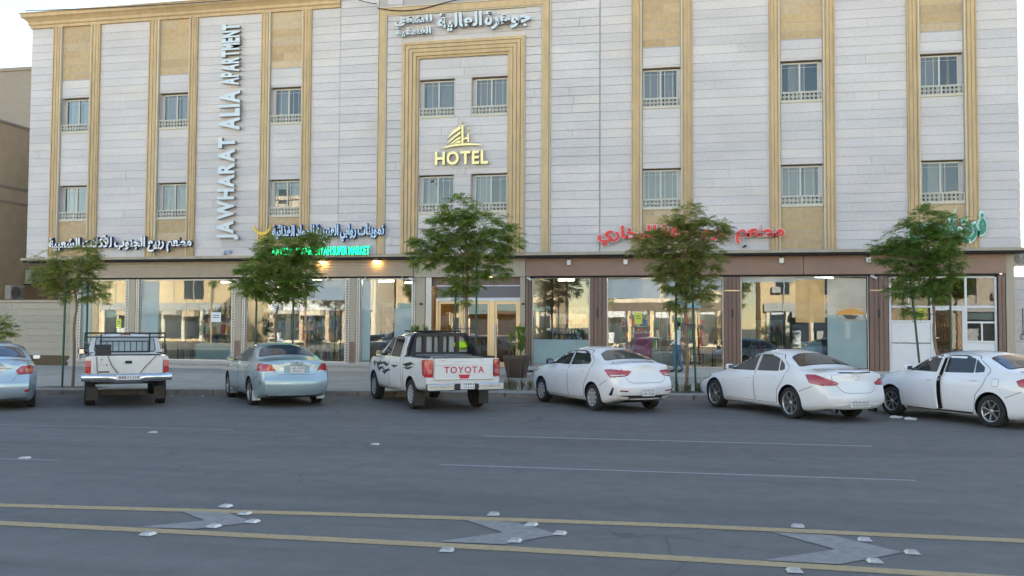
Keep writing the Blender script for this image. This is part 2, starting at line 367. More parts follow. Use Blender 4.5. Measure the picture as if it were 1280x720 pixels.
# ------------------------------------------------------------------ the hotel
HY = 32.0            # face of the upper floors
hotel = empty('hotel_building', (-8.4, HY, 0), 0, 'four-storey white stone hotel with tan pilasters and shops at street level', 'building')
inv = Matrix.Translation((8.4, -HY, 0))
def hb(g, name, parent=None, **kw):
    """build in world coordinates, as a part of the hotel"""
    o = g.build(name, parent or hotel, **kw); o.matrix_parent_inverse = inv if (parent or hotel) is hotel else Matrix(); return o
Z0, CH = 4.53, .308
TOPZ = 13.82
w = MB()
# structural shell: backing walls behind the panels, side walls, roof
def wall_with_holes(g, x0, x1, z0, z1, y, holes, m):
    xsx = sorted(set([x0, x1]+[h[0] for h in holes]+[h[1] for h in holes])); zs = sorted(set([z0, z1]+[h[2] for h in holes]+[h[3] for h in holes]))
    for a, b in zip(xsx, xsx[1:]):
        if a < x0-1e-6 or b > x1+1e-6: continue
        for c, d in zip(zs, zs[1:]):
            cx, cz = (a+b)/2, (c+d)/2
            if any(h[0] < cx < h[1] and h[2] < cz < h[3] for h in holes): continue
            g.add([(a, y, c), (b, y, c), (b, y, d), (a, y, d)], [(0, 1, 2, 3)], m)
WX = [(-25.25, -23.97), (-20.90, -19.63), (-16.19, -14.93), (-10.29, -8.96), (-8.30, -6.98), (-2.17, -.86), (2.46, 3.81), (6.87, 8.18)]
UT, UB, LT, LB = 10.92, 9.54, 7.40, 6.02
holes = [(a, b, z0, z1) for a, b in WX for z0, z1 in ((UB, UT), (LB, LT))]
wall_with_holes(w, -26.66, 9.79, 4.45, 14.3, HY+.014, holes, M['joint'])
w.add([(-26.66, HY+.014, 4.45), (-26.66, 60, 4.45), (-26.66, 60, 14.3), (-26.66, HY+.014, 14.3)], [(0, 1, 2, 3)], M['white_stone1'])
w.add([(9.79, HY+.014, 4.45), (9.79, 60, 4.45), (9.79, 60, 14.3), (9.79, HY+.014, 14.3)], [(0, 1, 2, 3)], M['white_stone1'])
w.add([(-26.66, 60, 0), (9.79, 60, 0), (9.79, 60, 14.3), (-26.66, 60, 14.3)], [(0, 1, 2, 3)], M['white_stone1'])
w.add([(-26.66, HY, 14.3), (9.79, HY, 14.3), (9.79, 60, 14.3), (-26.66, 60, 14.3)], [(0, 1, 2, 3)], M['ledge'])
w.add([(-26.66, HY+.014, 4.45), (9.79, HY+.014, 4.45), (9.79, 60, 4.45), (-26.66, 60, 4.45)], [(0, 1, 2, 3)], M['ledge'])
hb(w, 'wall')
# raised middle block above the frame of the picture
w = MB(); w.box(-13.38, -3.66, HY-.03, 60, 14.31, 15.7, M['white_stone1']); hb(w, 'parapet')
w = MB(); w.box(-26.4, -19, 42, 56, 14.305, 17.0, M['white_stone1']); hb(w, 'roof_shade_block')  # hidden rooftop block added to shade the neighbour's side wall
# cornice
def cornice(x0, x1, z, name='cornice', endl=True):
    prof = [(.0, 0), (.08, 0), (.08, .10), (.14, .14), (.14, .24), (.24, .34), (.34, .40), (.34, .52), (.38, .54), (.38, .58), (-.3, .58), (-.3, 0)]
    g = MB(); q = len(prof)
    g.add([(x0-(d if endl else 0), HY-d, z+h) for d, h in prof]+[(x1, HY-d, z+h) for d, h in prof], [(i, (i+1) % q, (i+1) % q+q, i+q) for i in range(q)]+[tuple(range(q)), tuple(range(q, 2*q))], M['tan_trim'])
    if endl: g.add([(x0-d, HY-d, z+h) for d, h in prof]+[(x0-d, 60, z+h) for d, h in prof], [(i, (i+1) % q, (i+1) % q+q, i+q) for i in range(q)], M['tan_trim'])
    hb(g, name)
cornice(-26.66, -13.40, TOPZ); cornice(-3.64, 9.80, TOPZ, endl=False); cornice(-13.39, -3.65, 15.3, endl=False)
# --- stone panels: one shared unit block, scaled
def unit(m):
    g = MB(); g.box(0, 1, 0, 1, 0, 1, m); return g.mesh('stone_panel')
UW = [unit(M['white_stone%d' % i]) for i in range(3)]; UT_ = [unit(M['tan_stone%d' % i]) for i in range(4)]
for me in UT_: me.name = 'sandstone_block'
panels = []
def rows(x0, x1, z0, z1, tone, depth=0., split=None, ph=0):
    """courses between z0 and z1 on the common module"""
    zs = [z0]; k = math.ceil((z0-Z0)/CH+.12)
    while Z0+k*CH < z1-.06: zs.append(Z0+k*CH); k += 1
    zs.append(z1)
    for r, (a, b) in enumerate(zip(zs, zs[1:])):
        xs_ = [x0, x1]
        L = x1-x0
        if split and L > 1.6 and random.random() < split:
            n = 1 if L < 2.0 else random.choice([1, 1, 2])
            xs_ = [x0]+sorted(x0+L*((j+1)/(n+1))+random.uniform(-.25, .25)*L/(n+1) for j in range(n))+[x1]
        elif split and random.random() < split*.35: xs_ = [x0, x0+L*random.uniform(.3, .7), x1]
        for c, d in zip(xs_, xs_[1:]): panels.append((c, d, a, b, tone, depth))
H = HY
wb = [(-26.70, -25.66), (-23.54, -21.36), (-19.27, -16.58), (-14.54, -13.405), (-13.375, -11.88), (-11.54, -10.95), (-6.32, -5.74), (-5.40, -3.665), (-3.635, -2.54), (-.47, 2.09), (4.20, 6.46), (8.58, 9.83)]
for a, b in wb:
    mid = -13.4 < a < -3.66
    rows(a, b, 4.53, TOPZ if not mid else 15.3, 0, .0 if not mid else .03, .14)
for i, (a, b) in enumerate(WX):
    if i in (3, 4): continue
    rows(a, b, 11.66, TOPZ, 1, -.012, .75)
    rows(a, b, UT, 11.62, 0, 0); rows(a, b, LT, UB-.05, 0, 0)
    rows(a, b, 4.55, LB-.07, 1, -.012, .8)
for z0, z1 in ((UT, 11.66), (LT, UB-.05), (4.53, LB-.05)):
    rows(-10.29, -6.97, z0, z1, 0, .0, .9)
rows(-8.93, -8.33, UB-.05, UT, 0, 0); rows(-8.93, -8.33, LB-.05, LT, 0, 0)
rows(-11.54, -5.74, 12.36, 13.36, 0, 0, 1)
panels.sort(key=lambda p: -(p[1]-p[0])*(p[3]-p[2]))
cnt = [0, 0]; rest = [MB(), MB()]
for (a, b, c, d, tone, dep) in panels:
    gp = .010; y0 = HY-dep-random.uniform(0, .004); i = random.choice([0, 0, 0, 1, 1, 2]) if tone == 0 else random.choice([0, 0, 1, 2, 3])
    if cnt[tone] < 298:
        cnt[tone] += 1
        o = link('stone_panel' if tone == 0 else 'sandstone_block', (UW if tone == 0 else UT_)[i], hotel, (a+gp/2, y0, c+gp*.7), (0, 0, 0), (b-a-gp, .04, d-c-gp*1.3)); o.matrix_parent_inverse = inv
    else: rest[tone].box(a+gp/2, b-gp/2, y0, y0+.04, c+gp, d-gp*.6, M['white_stone%d' % i] if tone == 0 else M['tan_stone%d' % i])
if rest[0].v: hb(rest[0], 'small_stone_panels', kind='stuff')
if rest[1].v: hb(rest[1], 'small_sandstone_blocks', kind='stuff')
# --- pilasters, profile across the width extruded upward: (fraction, projection)
def pilaster(x0, x1, z0=4.53, z1=TOPZ, flip=False, rec=.07):
    w_ = x1-x0
    pr = [(0, 0), (0, .085), (.09, .085), (.09, .055), (.17, .055), (.17, .075), (.42, .075), (.42, .05), (.48, .05), (.48, .075), (.74, .075), (.74, .045), (.80, .045), (.80, .08), (.90, .08), (.90, .10), (1, .10), (1, 0)]
    if flip: pr = [(1-a, b) for a, b in pr[::-1]]
    g = MB(); n = len(pr)
    V = [(x0+a*w_, HY-b, z) for z in (z0, z1) for a, b in pr]
    for i in range(n-1):
        a = (pr[i][0]+pr[i+1][0])/2; mm = M['pale_trim'] if (a > .88 if not flip else a < .12) else M['tan_trim']
        g.add([V[i], V[i+1], V[i+1+n], V[i+n]], [(0, 1, 2, 3)], mm)
    hb(g, 'pilaster')
for (a, b) in [(-25.66, -25.27), (-21.36, -20.92), (-16.58, -16.21), (-2.54, -2.19), (2.09, 2.44), (6.46, 6.85)]: pilaster(a, b)
for (a, b) in [(-23.95, -23.54), (-19.61, -19.27), (-14.91, -14.54), (-.84, -.47), (3.83, 4.20), (8.20, 8.58)]: pilaster(a, b, flip=True)
# --- the two frames of the portal: stepped profile swept up, across and down with mitred corners
def uframe(name, x0, x1, zt, prof, zb=4.53):
    """prof: (inset from the outer edge, projection)"""
    g = MB(); n = len(prof); V = []
    for ins, d in prof: V += [(x0+ins, HY-d, zb), (x0+ins, HY-d, zt-ins), (x1-ins, HY-d, zt-ins), (x1-ins, HY-d, zb)]
    for i in range(n-1):
        a, b = 4*i, 4*(i+1); mm = M['pale_trim'] if prof[i][0] > prof[-1][0]-.05 or (i < 2) else M['tan_trim']
        g.add([V[k] for k in (a, a+1, a+2, a+3, b, b+1, b+2, b+3)], [(0, 4, 5, 1), (1, 5, 6, 2), (2, 6, 7, 3)], mm)
    hb(g, name)
uframe('portal_outer_frame', -11.88, -5.40, 13.69, [(0, 0), (0, .10), (.03, .10), (.03, .06), (.06, .06), (.06, .12), (.29, .12), (.29, .08), (.33, .08), (.33, 0)])
uframe('portal_inner_frame', -10.95, -6.32, 12.34, [(0, 0), (0, .10), (.04, .10), (.04, .16), (.14, .16), (.14, .11), (.17, .11), (.17, .16), (.28, .16), (.28, .11), (.31, .11), (.31, .15), (.42, .15), (.42, .10), (.45, .10), (.45, .14), (.56, .14), (.56, .07), (.64, .07), (.64, 0)])
for xa in (-13.392, -3.652):
    g = MB(); g.box(xa-.012, xa+.012, HY-.005, HY+.04, 4.5, 15.2, M['joint']); hb(g, 'expansion_joint')
# --- windows of the upper floors
def railing_mesh(w_, h=.33):
    g = MB(); m = M['cream_alu']; t = .012; y0, y1 = -.012, .012
    g.box(0, w_, -.02, .02, h-.03, h, m); g.box(0, w_, -.02, .02, 0, .03, m)
    nx = 2
    for k in range(nx+1): g.box(max(0, w_*k/nx-.012), min(w_, w_*k/nx+.012), -.015, .015, 0, h, m)
    cells = 10; cw = w_/cells
    def bar(ax, az, bx, bz):
        d = Vector((bx-ax, 0, bz-az)); L_ = d.length; u = d/L_; nrm = Vector((-u.z, 0, u.x))*t*.75
        a = Vector((ax, 0, az)); b = Vector((bx, 0, bz)); V = []
        for y in (y0, y1):
            for p in (a-nrm, b-nrm, b+nrm, a+nrm): V.append(p+Vector((0, y, 0)))
        g.add(V, [(0, 1, 2, 3), (4, 7, 6, 5), (0, 4, 5, 1), (2, 6, 7, 3)], m)
    zs = (.03, h/2, h-.03)
    for c in range(cells):
        for r in range(2):
            cx, cz = (c+.5)*cw, (zs[r]+zs[r+1])/2; rx, rz = cw*.42, (zs[1]-zs[0])*.42
            P = [(cx+rx*math.cos(PI/4*k), cz+rz*math.sin(PI/4*k)) for k in range(8)]
            for k in range(8): bar(*P[k], *P[(k+1) % 8])
            bar(c*cw, zs[r], cx-rx*.6, cz-rz*.6); bar(cx+rx*.6, cz+rz*.6, (c+1)*cw, zs[r+1])
            bar(c*cw, zs[r+1], cx-rx*.6, cz+rz*.6); bar(cx+rx*.6, cz-rz*.6, (c+1)*cw, zs[r])
    return g.mesh('window_railing')
def window(x0, x1, z0, z1, kind):
    w_ = x1-x0; h = z1-z0; dp = .22
    base = Vector((x0, HY, z0))
    g = MB()   # reveal: lining of the opening plus sill, with the dark room behind
    g.add([(0, .03, 0), (0, dp, 0), (0, dp, h), (0, .03, h)], [(0, 1, 2, 3)], M['white_stone0']); g.add([(w_, .03, 0), (w_, dp, 0), (w_, dp, h), (w_, .03, h)], [(0, 1, 2, 3)], M['white_stone0'])
    g.add([(0, .03, h), (w_, .03, h), (w_, dp, h), (0, dp, h)], [(0, 1, 2, 3)], M['tan_stone3'])
    g.box(0, w_, -.03, dp, -.05, 0, M['pale_trim'])
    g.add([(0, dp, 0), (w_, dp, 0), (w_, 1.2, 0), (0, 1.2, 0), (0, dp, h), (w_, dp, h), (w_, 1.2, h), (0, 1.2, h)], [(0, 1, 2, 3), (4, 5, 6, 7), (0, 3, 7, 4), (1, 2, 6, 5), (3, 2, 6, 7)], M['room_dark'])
    wo = g.build('window', hotel, tuple(base)); wo.matrix_parent_inverse = inv
    f = MB(); fx0 = .10 if kind[0] == 'L' else .02; fx1 = w_-.02 if kind[0] == 'L' else w_-.10; y = dp-.06; fr = .045
    m = M['cream_alu']
    f.box(fx0, fx0+fr, y, y+.06, .0, h-.03, m); f.box(fx1-fr, fx1, y, y+.06, .0, h-.03, m); f.box(fx0+fr, fx1-fr, y+.002, y+.058, h-.085, h-.03, m); f.box(fx0+fr, fx1-fr, y+.002, y+.058, 0, .05, m)
    mid = (fx0+fx1)/2; f.box(mid-.028, mid+.028, y-.004, y+.05, .05, h-.085, m)
    for q in kind[2]: # fine leaded bars
        xx = fx0+(fx1-fx0)*q; f.box(xx-.008, xx+.008, y+.015, y+.035, .05, h-.085, m)
    f.box(fx0+fr, fx1-fr, y+.016, y+.034, h-.20, h-.19, m)
    for a_, b_x in ((0, fx0), (fx1, w_)): f.box(a_+.001, b_x-.001, y+.03, y+.055, 0, h-.03, M['white_stone0'])
    f.build('window_frame', wo)
    for a, b in ((fx0+fr, mid-.028), (mid+.028, fx1-fr)):
        p = MB(); p.box(a, b, y+.022, y+.028, .05, h-.085, M['glass']); p.build('window_pane', wo)
    for (a, b, mm) in kind[1]: # curtains hanging behind the glass
        c = MB(); xa, xb = fx0+(fx1-fx0)*a, fx0+(fx1-fx0)*b; n = max(3, int((xb-xa)/.035)); V = []
        for i in range(n+1):
            xx = xa+(xb-xa)*i/n; yy = dp+.10+(.022 if i % 2 else -.022)+random.uniform(-.008, .008); V += [(xx, yy, .02), (xx, yy, h-.03)]
        c.add(V, [(2*i, 2*i+2, 2*i+3, 2*i+1) for i in range(n)], M[mm], True); c.build('curtain', wo)
    r = link('window_railing', RAIL, wo, (.0, .02, .0), (0, 0, 0), (w_/1.3, 1, 1))
RAIL = railing_mesh(1.3)
kinds = [('L', [(.12, .45, 'curtain'), (.55, .98, 'curtain')], (.30, .62)), ('L', [(.08, .9, 'curtain')], (.3,)), ('L', [(.2, .6, 'curtain')], (.62,)),
         ('R', [(.05, .42, 'curtain'), (.62, .98, 'curtain')], (.16, .6)), ('R', [(.02, .98, 'curtain')], (.16, .36, .62, .84)),
         ('R', [(.05, .48, 'curtain'), (.72, .8, 'curtain_gold')], (.16, .36)), ('L', [(.1, .5, 'curtain')], (.22, .66, .85)), ('R', [(.0, .55, 'curtain'), (.6, .9, 'curtain')], (.2, .42, .62, .85))]
for i, (a, b) in enumerate(WX):
    for j, (z0, z1) in enumerate(((UB, UT), (LB, LT))):
        k = kinds[(i*3+j*5) % 8]; side = 'L' if i < 5 else 'R'
        if (i, j) == (4, 1): k = kinds[5]
        window(a, b, z0, z1, (side, k[1], k[2]))
# ledge between the stone storeys and the shops
g = MB(); g.box(-26.9, 10.0, HY-.10, HY+.60, 4.43, 4.525, M['ledge']); hb(g, 'ledge')
g = MB(); g.box(-26.86, 9.96, HY-.02, HY+.60, 4.36, 4.427, M['dark_gap']); hb(g, 'soffit_shade_strip')  # near-black strip stands in for the shade under the ledge
# ------------------------------------------------------------------ street level of the hotel
GY = 32.5
M['lobby'] = mat('lobby_wall', (.24, .15, .07), .5, var=.1)
M['kiosk_glass'] = glass_mat('kiosk_glass', (.45, .46, .45), .0)
M['shop_glass2'] = glass_mat('reflective_shop_glass', (.72, .80, .80), .03)
M['shutter_beige'] = mat('shutter_beige', (.40, .325, .235), .5, var=.04)
def part(fn, name, parent=None, **kw):
    g = MB(); fn(g); return hb(g, name, parent, **kw)
def f_(g):
    for k in range(6):
        z = 3.74+k*.104; g.box(-25.02, -10.58, GY-.16, GY, z, z+.088, M['shutter_beige'])
    g.box(-25.0, -10.6, GY-.11, GY, 3.74, 4.35, M['ledge'])
    g.box(-25.0, -10.6, GY-.08, GY+.05, 3.68, 3.742, M['dark_gap'])
part(f_, 'roller_shutter_box')
def f_(g):
    g.box(-10.56, -6.36, GY-.12, GY, 3.70, 4.36, M['beige_clad'])
    for z in (3.86, 4.02, 4.20): g.box(-10.55, -6.37, GY-.135, GY-.121, z, z+.14, M['beige_clad'])
part(f_, 'entrance_fascia')
for a, b in ((-6.34, -1.6), (-1.59, 3.2), (3.21, 7.85), (7.86, 9.475)):
    g = MB(); g.box(a, b-.004, GY-.16, GY+.02, 3.72, 4.355, M['brown_fascia']); hb(g, 'fascia_panel')
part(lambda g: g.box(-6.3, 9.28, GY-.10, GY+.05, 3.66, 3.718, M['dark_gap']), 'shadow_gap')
def pillar(x0, x1, m, z0=.22, z1=3.70, kind='flat'):
    g = MB()
    if kind == 'flat': g.box(x0, x1, GY-.06, GY+.35, z0, z1, M[m], bev=.01)
    else:
        g.box(x0, x1, GY-.03, GY+.35, z0, z1, M['dark_gap']); n = max(2, round((x1-x0)/.145)); s = (x1-x0)/n
        for i in range(n): g.box(x0+i*s+.008, x0+(i+1)*s-.008, GY-.075+(.02 if i % 2 else 0), GY-.028, z0, z1, M[m])
    return hb(g, 'pillar')
def rail(x0, x1):
    g = MB(); g.box(x0, x1, GY-.045, GY+.03, .5, 3.68, M['perf'])
    for k in range(52): z = .53+k*.06; g.box(x0+.03, x1-.03, GY-.05, GY-.044, z, z+.03, M['dark_gap'])
    hb(g, 'shutter_rail')
pillar(-24.97, -24.70, 'beige_clad'); 
for a, b in ((-22.35, -22.07), (-17.76, -17.50), (-13.08, -12.83)): pillar(a, b, 'beige_clad')
for a, b in ((-24.68, -24.53), (-22.52, -22.37), (-22.05, -21.92), (-17.92, -17.78), (-17.48, -17.35), (-13.26, -13.10), (-12.81, -12.68), (-10.64, -10.52)): rail(a, b)
for a in (-17.74, -13.06): part(lambda g: g.box(a, a+.20, GY-.08, GY-.058, .55, 1.30, M['brown_clad']), 'pillar_kick_plate')
pillar(-10.50, -10.14, 'beige_clad'); pillar(-10.12, -9.89, 'grey_trim'); pillar(-6.57, -6.38, 'beige_clad')
pillar(-6.36, -6.17, 'brown_clad', kind='r'); pillar(-4.05, -3.47, 'brown_clad', kind='r'); pillar(.58, 1.13, 'brown_clad', kind='r'); pillar(5.30, 5.90, 'brown_clad', kind='r'); pillar(9.25, 9.47, 'brown_clad', kind='r')
pillar(9.49, 9.74, 'beige_clad', z1=4.36)
for x in (-3.77, .86, 5.60):
    part(lambda g: g.box(x-.025, x+.025, GY-.10, GY-.075, 2.25, 2.55, M['black']), 'wall_lamp_slot')
for a, b in ((.60, 1.11), (5.32, 5.88)):
    part(lambda g: g.box(a, b, GY-.085, GY-.074, 3.16, 3.20, M['gold']), 'brass_strip')
# plinth and steps
def f_(g):
    g.box(-24.97, -10.5, GY-.12, GY+.4, .10, .50, M['plinth']); g.box(-24.97, -10.5, GY-.20, GY-.119, .40, .46, M['plinth'])
part(f_, 'shop_plinth')
def f_(g):
    g.box(-6.36, 5.92, GY-.12, GY+.4, .10, .49, M['plinth']); g.box(-6.36, 5.92, GY-.40, GY-.119, .10, .36, M['plinth'])
part(f_, 'shop_plinth')
part(lambda g: g.box(5.93, 9.24, GY-.10, GY+.4, .10, .45, M['plinth']), 'shop_plinth')
for k in range(2): part(lambda g: g.box(-10.1, -6.0, GY-.75+k*.35, GY-.40+k*.35+(0 if k == 0 else .8), .05, .30+k*.12, M['plinth']), 'entrance_step')
# shop glazing: frame (part) with each pane of glass below it
def shopfront(x0, x1, divs, gm='shop_glass', z0=.5, z1=3.68, frame='grey_trim', trans=None):
    g = MB(); t = .035; y = GY+.06
    g.box(x0, x0+t, y-.03, y+.03, z0, z1, M[frame]); g.box(x1-t, x1, y-.03, y+.03, z0, z1, M[frame])
    g.box(x0+t, x1-t, y-.028, y+.028, z0, z0+.06, M[frame]); g.box(x0+t, x1-t, y-.028, y+.028, z1-.05, z1, M[frame])
    if trans: g.box(x0+t, x1-t, y-.027, y+.027, trans-.02, trans+.02, M[frame])
    o = hb(g, 'shopfront'); ds = [x0+t]+divs+[x1-t]
    for a, b in zip(ds, ds[1:]):
        p = MB(); p.box(a+.006, b-.006, y-.006, y+.006, z0+.06, z1-.05, M[gm]); q = p.build('glass_pane', o)
    return o
shopfront(-24.52, -22.53, [-23.3], 'shop_glass2'); shopfront(-21.90, -17.93, [-19.9], 'shop_glass2'); shopfront(-17.34, -13.27, [-16.2, -14.9]); shopfront(-12.67, -10.65, [])
shopfront(-6.16, -4.06, []); shopfront(-3.46, .57, [-2.60, -1.55, -.25]); shopfront(1.14, 5.29, [2.52, 3.94], 'shop_glass2')
# rooms behind the glass
def f_(g):
    y0, y1 = GY+.15, GY+5.5
    def q(*v): g.add(v, [(0, 1, 2, 3)], cur)
    for a, b, mw, mf in ((-24.8, -22.2, 'room', 'room_floor'), (-22.2, -17.6, 'room', 'room_floor'), (-17.6, -12.95, 'room', 'room_floor'), (-12.95, -10.3, 'room', 'room_floor'), (-10.1, -6.45, 'lobby', 'room_floor'), (-6.3, -3.75, 'room', 'room_floor'), (-3.75, .85, 'room', 'room_floor'), (.85, 5.6, 'room_dark', 'room_floor'), (5.6, 9.4, 'room', 'room_floor')):
        a += .03; b -= .03
        cur = M[mf]; q((a, y0, .49), (b, y0, .49), (b, y1, .49), (a, y1, .49))
        cur = M[mw]; q((a, y0, 3.95), (b, y0, 3.95), (b, y1, 3.95), (a, y1, 3.95)); q((a, y1, .49), (b, y1, .49), (b, y1, 3.95), (a, y1, 3.95))
        q((a, y0, .49), (a, y1, .49), (a, y1, 3.95), (a, y0, 3.95)); q((b, y0, .49), (b, y1, .49), (b, y1, 3.95), (b, y0, 3.95))
part(f_, 'shop_interior')
M['blind'] = mat('roller_blind', (.46, .50, .50), .5, var=.05, coat=.4)
M['teal_film'] = mat('frosted_window_film', (.26, .37, .39), .4, var=.12, scale=1.2, coat=.5)
M['poster_cream'] = mat('cream_window_film', (.55, .50, .40), .4, var=.14, scale=1.4, coat=.5)
M['orange_film'] = mat('orange_window_film', (.55, .34, .12), .4, var=.1, coat=.5)
def inside(name, fn, label, cat, group=None): g = MB(); fn(g); return g.build(name, label=label, cat=cat, group=group)
# blinds and films fixed to the glass
def blind(x0, x1, z0, z1, m, name='window_blind', y=.10): part(lambda g: g.box(x0, x1, GY+.045+(y-.1)*.3, GY+.051+(y-.1)*.3, z0, z1, M[m]), name)
blind(-17.28, -16.25, 3.0, 3.6, 'blind'); blind(-14.86, -13.32, 2.85, 3.62, 'blind'); blind(-16.15, -14.95, 2.85, 3.0, 'blind')
blind(-3.42, -1.60, 2.92, 3.6, 'blind'); blind(-1.5, -.3, 2.92, 3.6, 'blind'); blind(-.2, .5, 3.2, 3.6, 'blind')
blind(3.98, 5.22, .58, 2.35, 'teal_film', 'window_film'); blind(3.98, 5.22, 2.36, 3.6, 'poster_cream', 'window_film', .102)
blind(2.95, 3.90, 2.1, 3.55, 'orange_film', 'window_film'); blind(1.2, 3.9, 3.47, 3.62, 'blind', 'window_film', .12)
blind(-6.1, -4.1, .58, 1.45, 'teal_film', 'window_film', .1); blind(-11.35, -10.7, .6, 2.55, 'teal_film', 'window_film', .1); blind(-12.62, -12.3, .6, 3.6, 'teal_film', 'window_film', .11)
blind(-21.85, -21.1, .6, 3.6, 'teal_film', 'window_film', .11); blind(-24.48, -24.1, .6, 3.6, 'teal_film', 'window_film', .11)
# food emblem on the right-hand film
M['emblem'] = mat('emblem_orange', (.75, .36, .08), .5); M['emblem_dark'] = mat('emblem_dark', (.10, .08, .07), .5); M['paper'] = mat('white_paper', (.78, .80, .82), .6)
def f_(g):
    cx, cz, y = 4.72, 2.32, GY+.030
    g.prism([(cx+.42*math.cos(t)*1, cz+.05+.20*max(0, math.sin(t))) for t in [PI*k/10 for k in range(11)]], y, y+.004, M['emblem'])
    g.prism([(cx-.25, cz+.03), (cx+.25, cz+.03), (cx+.12, cz-.10), (cx-.12, cz-.10)], y, y+.004, M['emblem_dark'])
    for dz in (.30, -.14):
        g.box(cx-.36, cx+.36, y, y+.004, cz+dz, cz+dz+.02, M['emblem'])
    for s in (-1, 1): g.box(cx+s*.42-.01, cx+s*.42+.01, y, y+.004, cz-.12, cz+.24, M['emblem'])
part(f_, 'window_emblem')
def sheet(x, z, w_, h, m, label, name='paper_notice', cat='notice'):
    g = MB(); g.box(-w_/2, w_/2, -.004, 0, -h/2, h/2, M[m]); g.box(-w_*.35, w_*.35, -.0055, -.004, -h*.05, h*.02, M['emblem_dark']); g.box(-w_*.30, w_*.30, -.0055, -.004, h*.15, h*.22, M['emblem_dark'])
    g.build(name, loc=(x, GY+.05, z), label=label, cat=cat)
M['yellow_sheet'] = mat('yellow_sheet', (.65, .72, .08), .5, emis=None)
sheet(-22.85, 1.95, .22, .34, 'yellow_sheet', 'yellow green notice stuck on the leftmost shop window'); sheet(-18.62, 2.20, .42, .38, 'paper', 'white paper notice on the glass of the second shop window')
sheet(-15.95, 1.22, .28, .32, 'paper', 'white paper notice low on the supermarket glass near its left door'); sheet(-16.1, 2.55, .20, .34, 'paper', 'white sheet with red writing high on the supermarket glass')
sheet(-2.35, 2.22, .26, .40, 'yellow_sheet', 'yellow notice stuck on the restaurant window above the pink freezer')
# shelves of goods, refrigerators, tables seen through the glass
goods = [mat('goods_%d' % i, c, .5) for i, c in enumerate([(.5, .08, .06), (.55, .42, .12), (.12, .3, .14), (.5, .5, .5), (.1, .15, .35), (.45, .25, .12), (.6, .55, .45), (.25, .25, .27)])]
M['shelf'] = mat('shelf_metal', (.40, .38, .35), .5)
def shelf(x, y, w_, h, label, rz=0, dens=.9, n=5):
    t = empty('display_shelf', (x, y, .49), rz, label, 'shelf', 'shelves of goods behind the shop glass')
    g = MB(); g.box(0, .03, 0, .4, 0, h, M['shelf']); g.box(w_-.03, w_, 0, .4, 0, h, M['shelf']); g.box(.03, w_-.03, .37, .4, 0, h, M['shelf']); g.build('shelf_frame', t)
    for k in range(n):
        b = MB(); z = .08+k*(h-.1)/n; b.box(.032, w_-.032, 0, .368, z, z+.025, M['shelf']); b.build('shelf_board', t)
        gd = MB(); xx = .05
        while xx < w_-.12:
            ww = random.uniform(.05, .12); hh = random.uniform(.35, .9)*(h-.1)/n
            if random.random() < dens:
                mm = random.choice(goods)
                if random.random() < .5: gd.box(xx, xx+ww, .03, .25, z+.026, z+.026+hh, mm)
                else: gd.lathe([(ww*.5, z+.026), (ww*.5, z+.026+hh*.7), (ww*.2, z+.026+hh*.85), (ww*.2, z+.026+hh)], mm, 8, Matrix.Translation((xx+ww/2, .14, 0)))
            xx += ww+.015
        gd.build('shelf_goods', t, kind='stuff')
shelf(-17.2, GY+1.1, 1.0, 2.1, 'goods shelf at the far left of the supermarket window'); shelf(-14.75, GY+.5, 1.4, 2.2, 'tall goods shelf close behind the right side of the supermarket glass')
shelf(-16.0, GY+2.8, 1.15, 2.0, 'goods shelf deep inside the supermarket at the middle'); shelf(-12.2, GY+.7, .85, 2.3, 'goods shelf behind the narrow shop window left of the entrance')
shelf(-11.3, GY+2.6, 1.0, 2.2, 'goods shelf deep inside the narrow shop left of the entrance', n=4); shelf(-23.9, GY+2.0, 1.2, 1.6, 'low shelf inside the leftmost shop window', n=4)
shelf(-20.7, GY+2.4, 1.6, 1.5, 'low dark shelf at the back of the second shop', n=3); shelf(-5.7, GY+1.8, 1.3, 1.9, 'goods shelf behind the window right of the entrance'); shelf(1.6, GY+2.3, 1.1, 1.7, 'shelf at the left of the dark cafe window', n=4)
shelf(6.2, GY+1.0, 1.4, 3.1, 'tall shelf with boxes inside the white kiosk', n=6)
def freezer(x, y, w_, h, m, label):
    t = empty('shop_chest', (x, y, .49), 0, label, 'freezer')
    g = MB(); g.box(0, w_, 0, .6, .04, h, m, bev=.02); g.build('cabinet', t)
    g = MB(); g.box(.02, w_-.02, .03, .57, h+.001, h+.05, M['grey_trim'], bev=.01); g.build('lid', t)
    g = MB(); g.box(.05, w_-.05, .06, .54, 0, .039, M['black']); g.build('base', t)
M['pink'] = mat('magenta_enamel', (.55, .06, .22), .35); M['chest_white'] = mat('white_enamel', (.62, .72, .78), .3); M['counter'] = mat('counter_white', (.5, .5, .5), .5)
freezer(-19.75, GY+.5, 1.75, .62, M['chest_white'], 'white box standing in for a reflection in the second shop window'); freezer(-2.55, GY+.45, .62, 1.2, M['pink'], 'magenta pink freezer behind the restaurant window')  # the white box stands in for a reflection on the glass
freezer(2.9, GY+.8, 1.0, .9, M['chest_white'], 'white cabinet behind the right cafe window'); freezer(-1.9, GY+.3, 1.0, .5, M['counter'], 'low grey counter right of the magenta freezer')
wood = mat('dark_wood', (.07, .045, .03), .5)
def table(x, y, label):
    t = empty('cafe_table', (x, y, .49), 0, label, 'table'); g = MB(); g.lathe([(0, .72), (.38, .72), (.38, .75), (0, .75)], wood, 16); g.build('table_top', t)
    g = MB(); g.lathe([(0, 0), (.22, 0), (.22, .02), (.03, .04), (.03, .72)], M['black'], 12); g.build('table_leg', t)
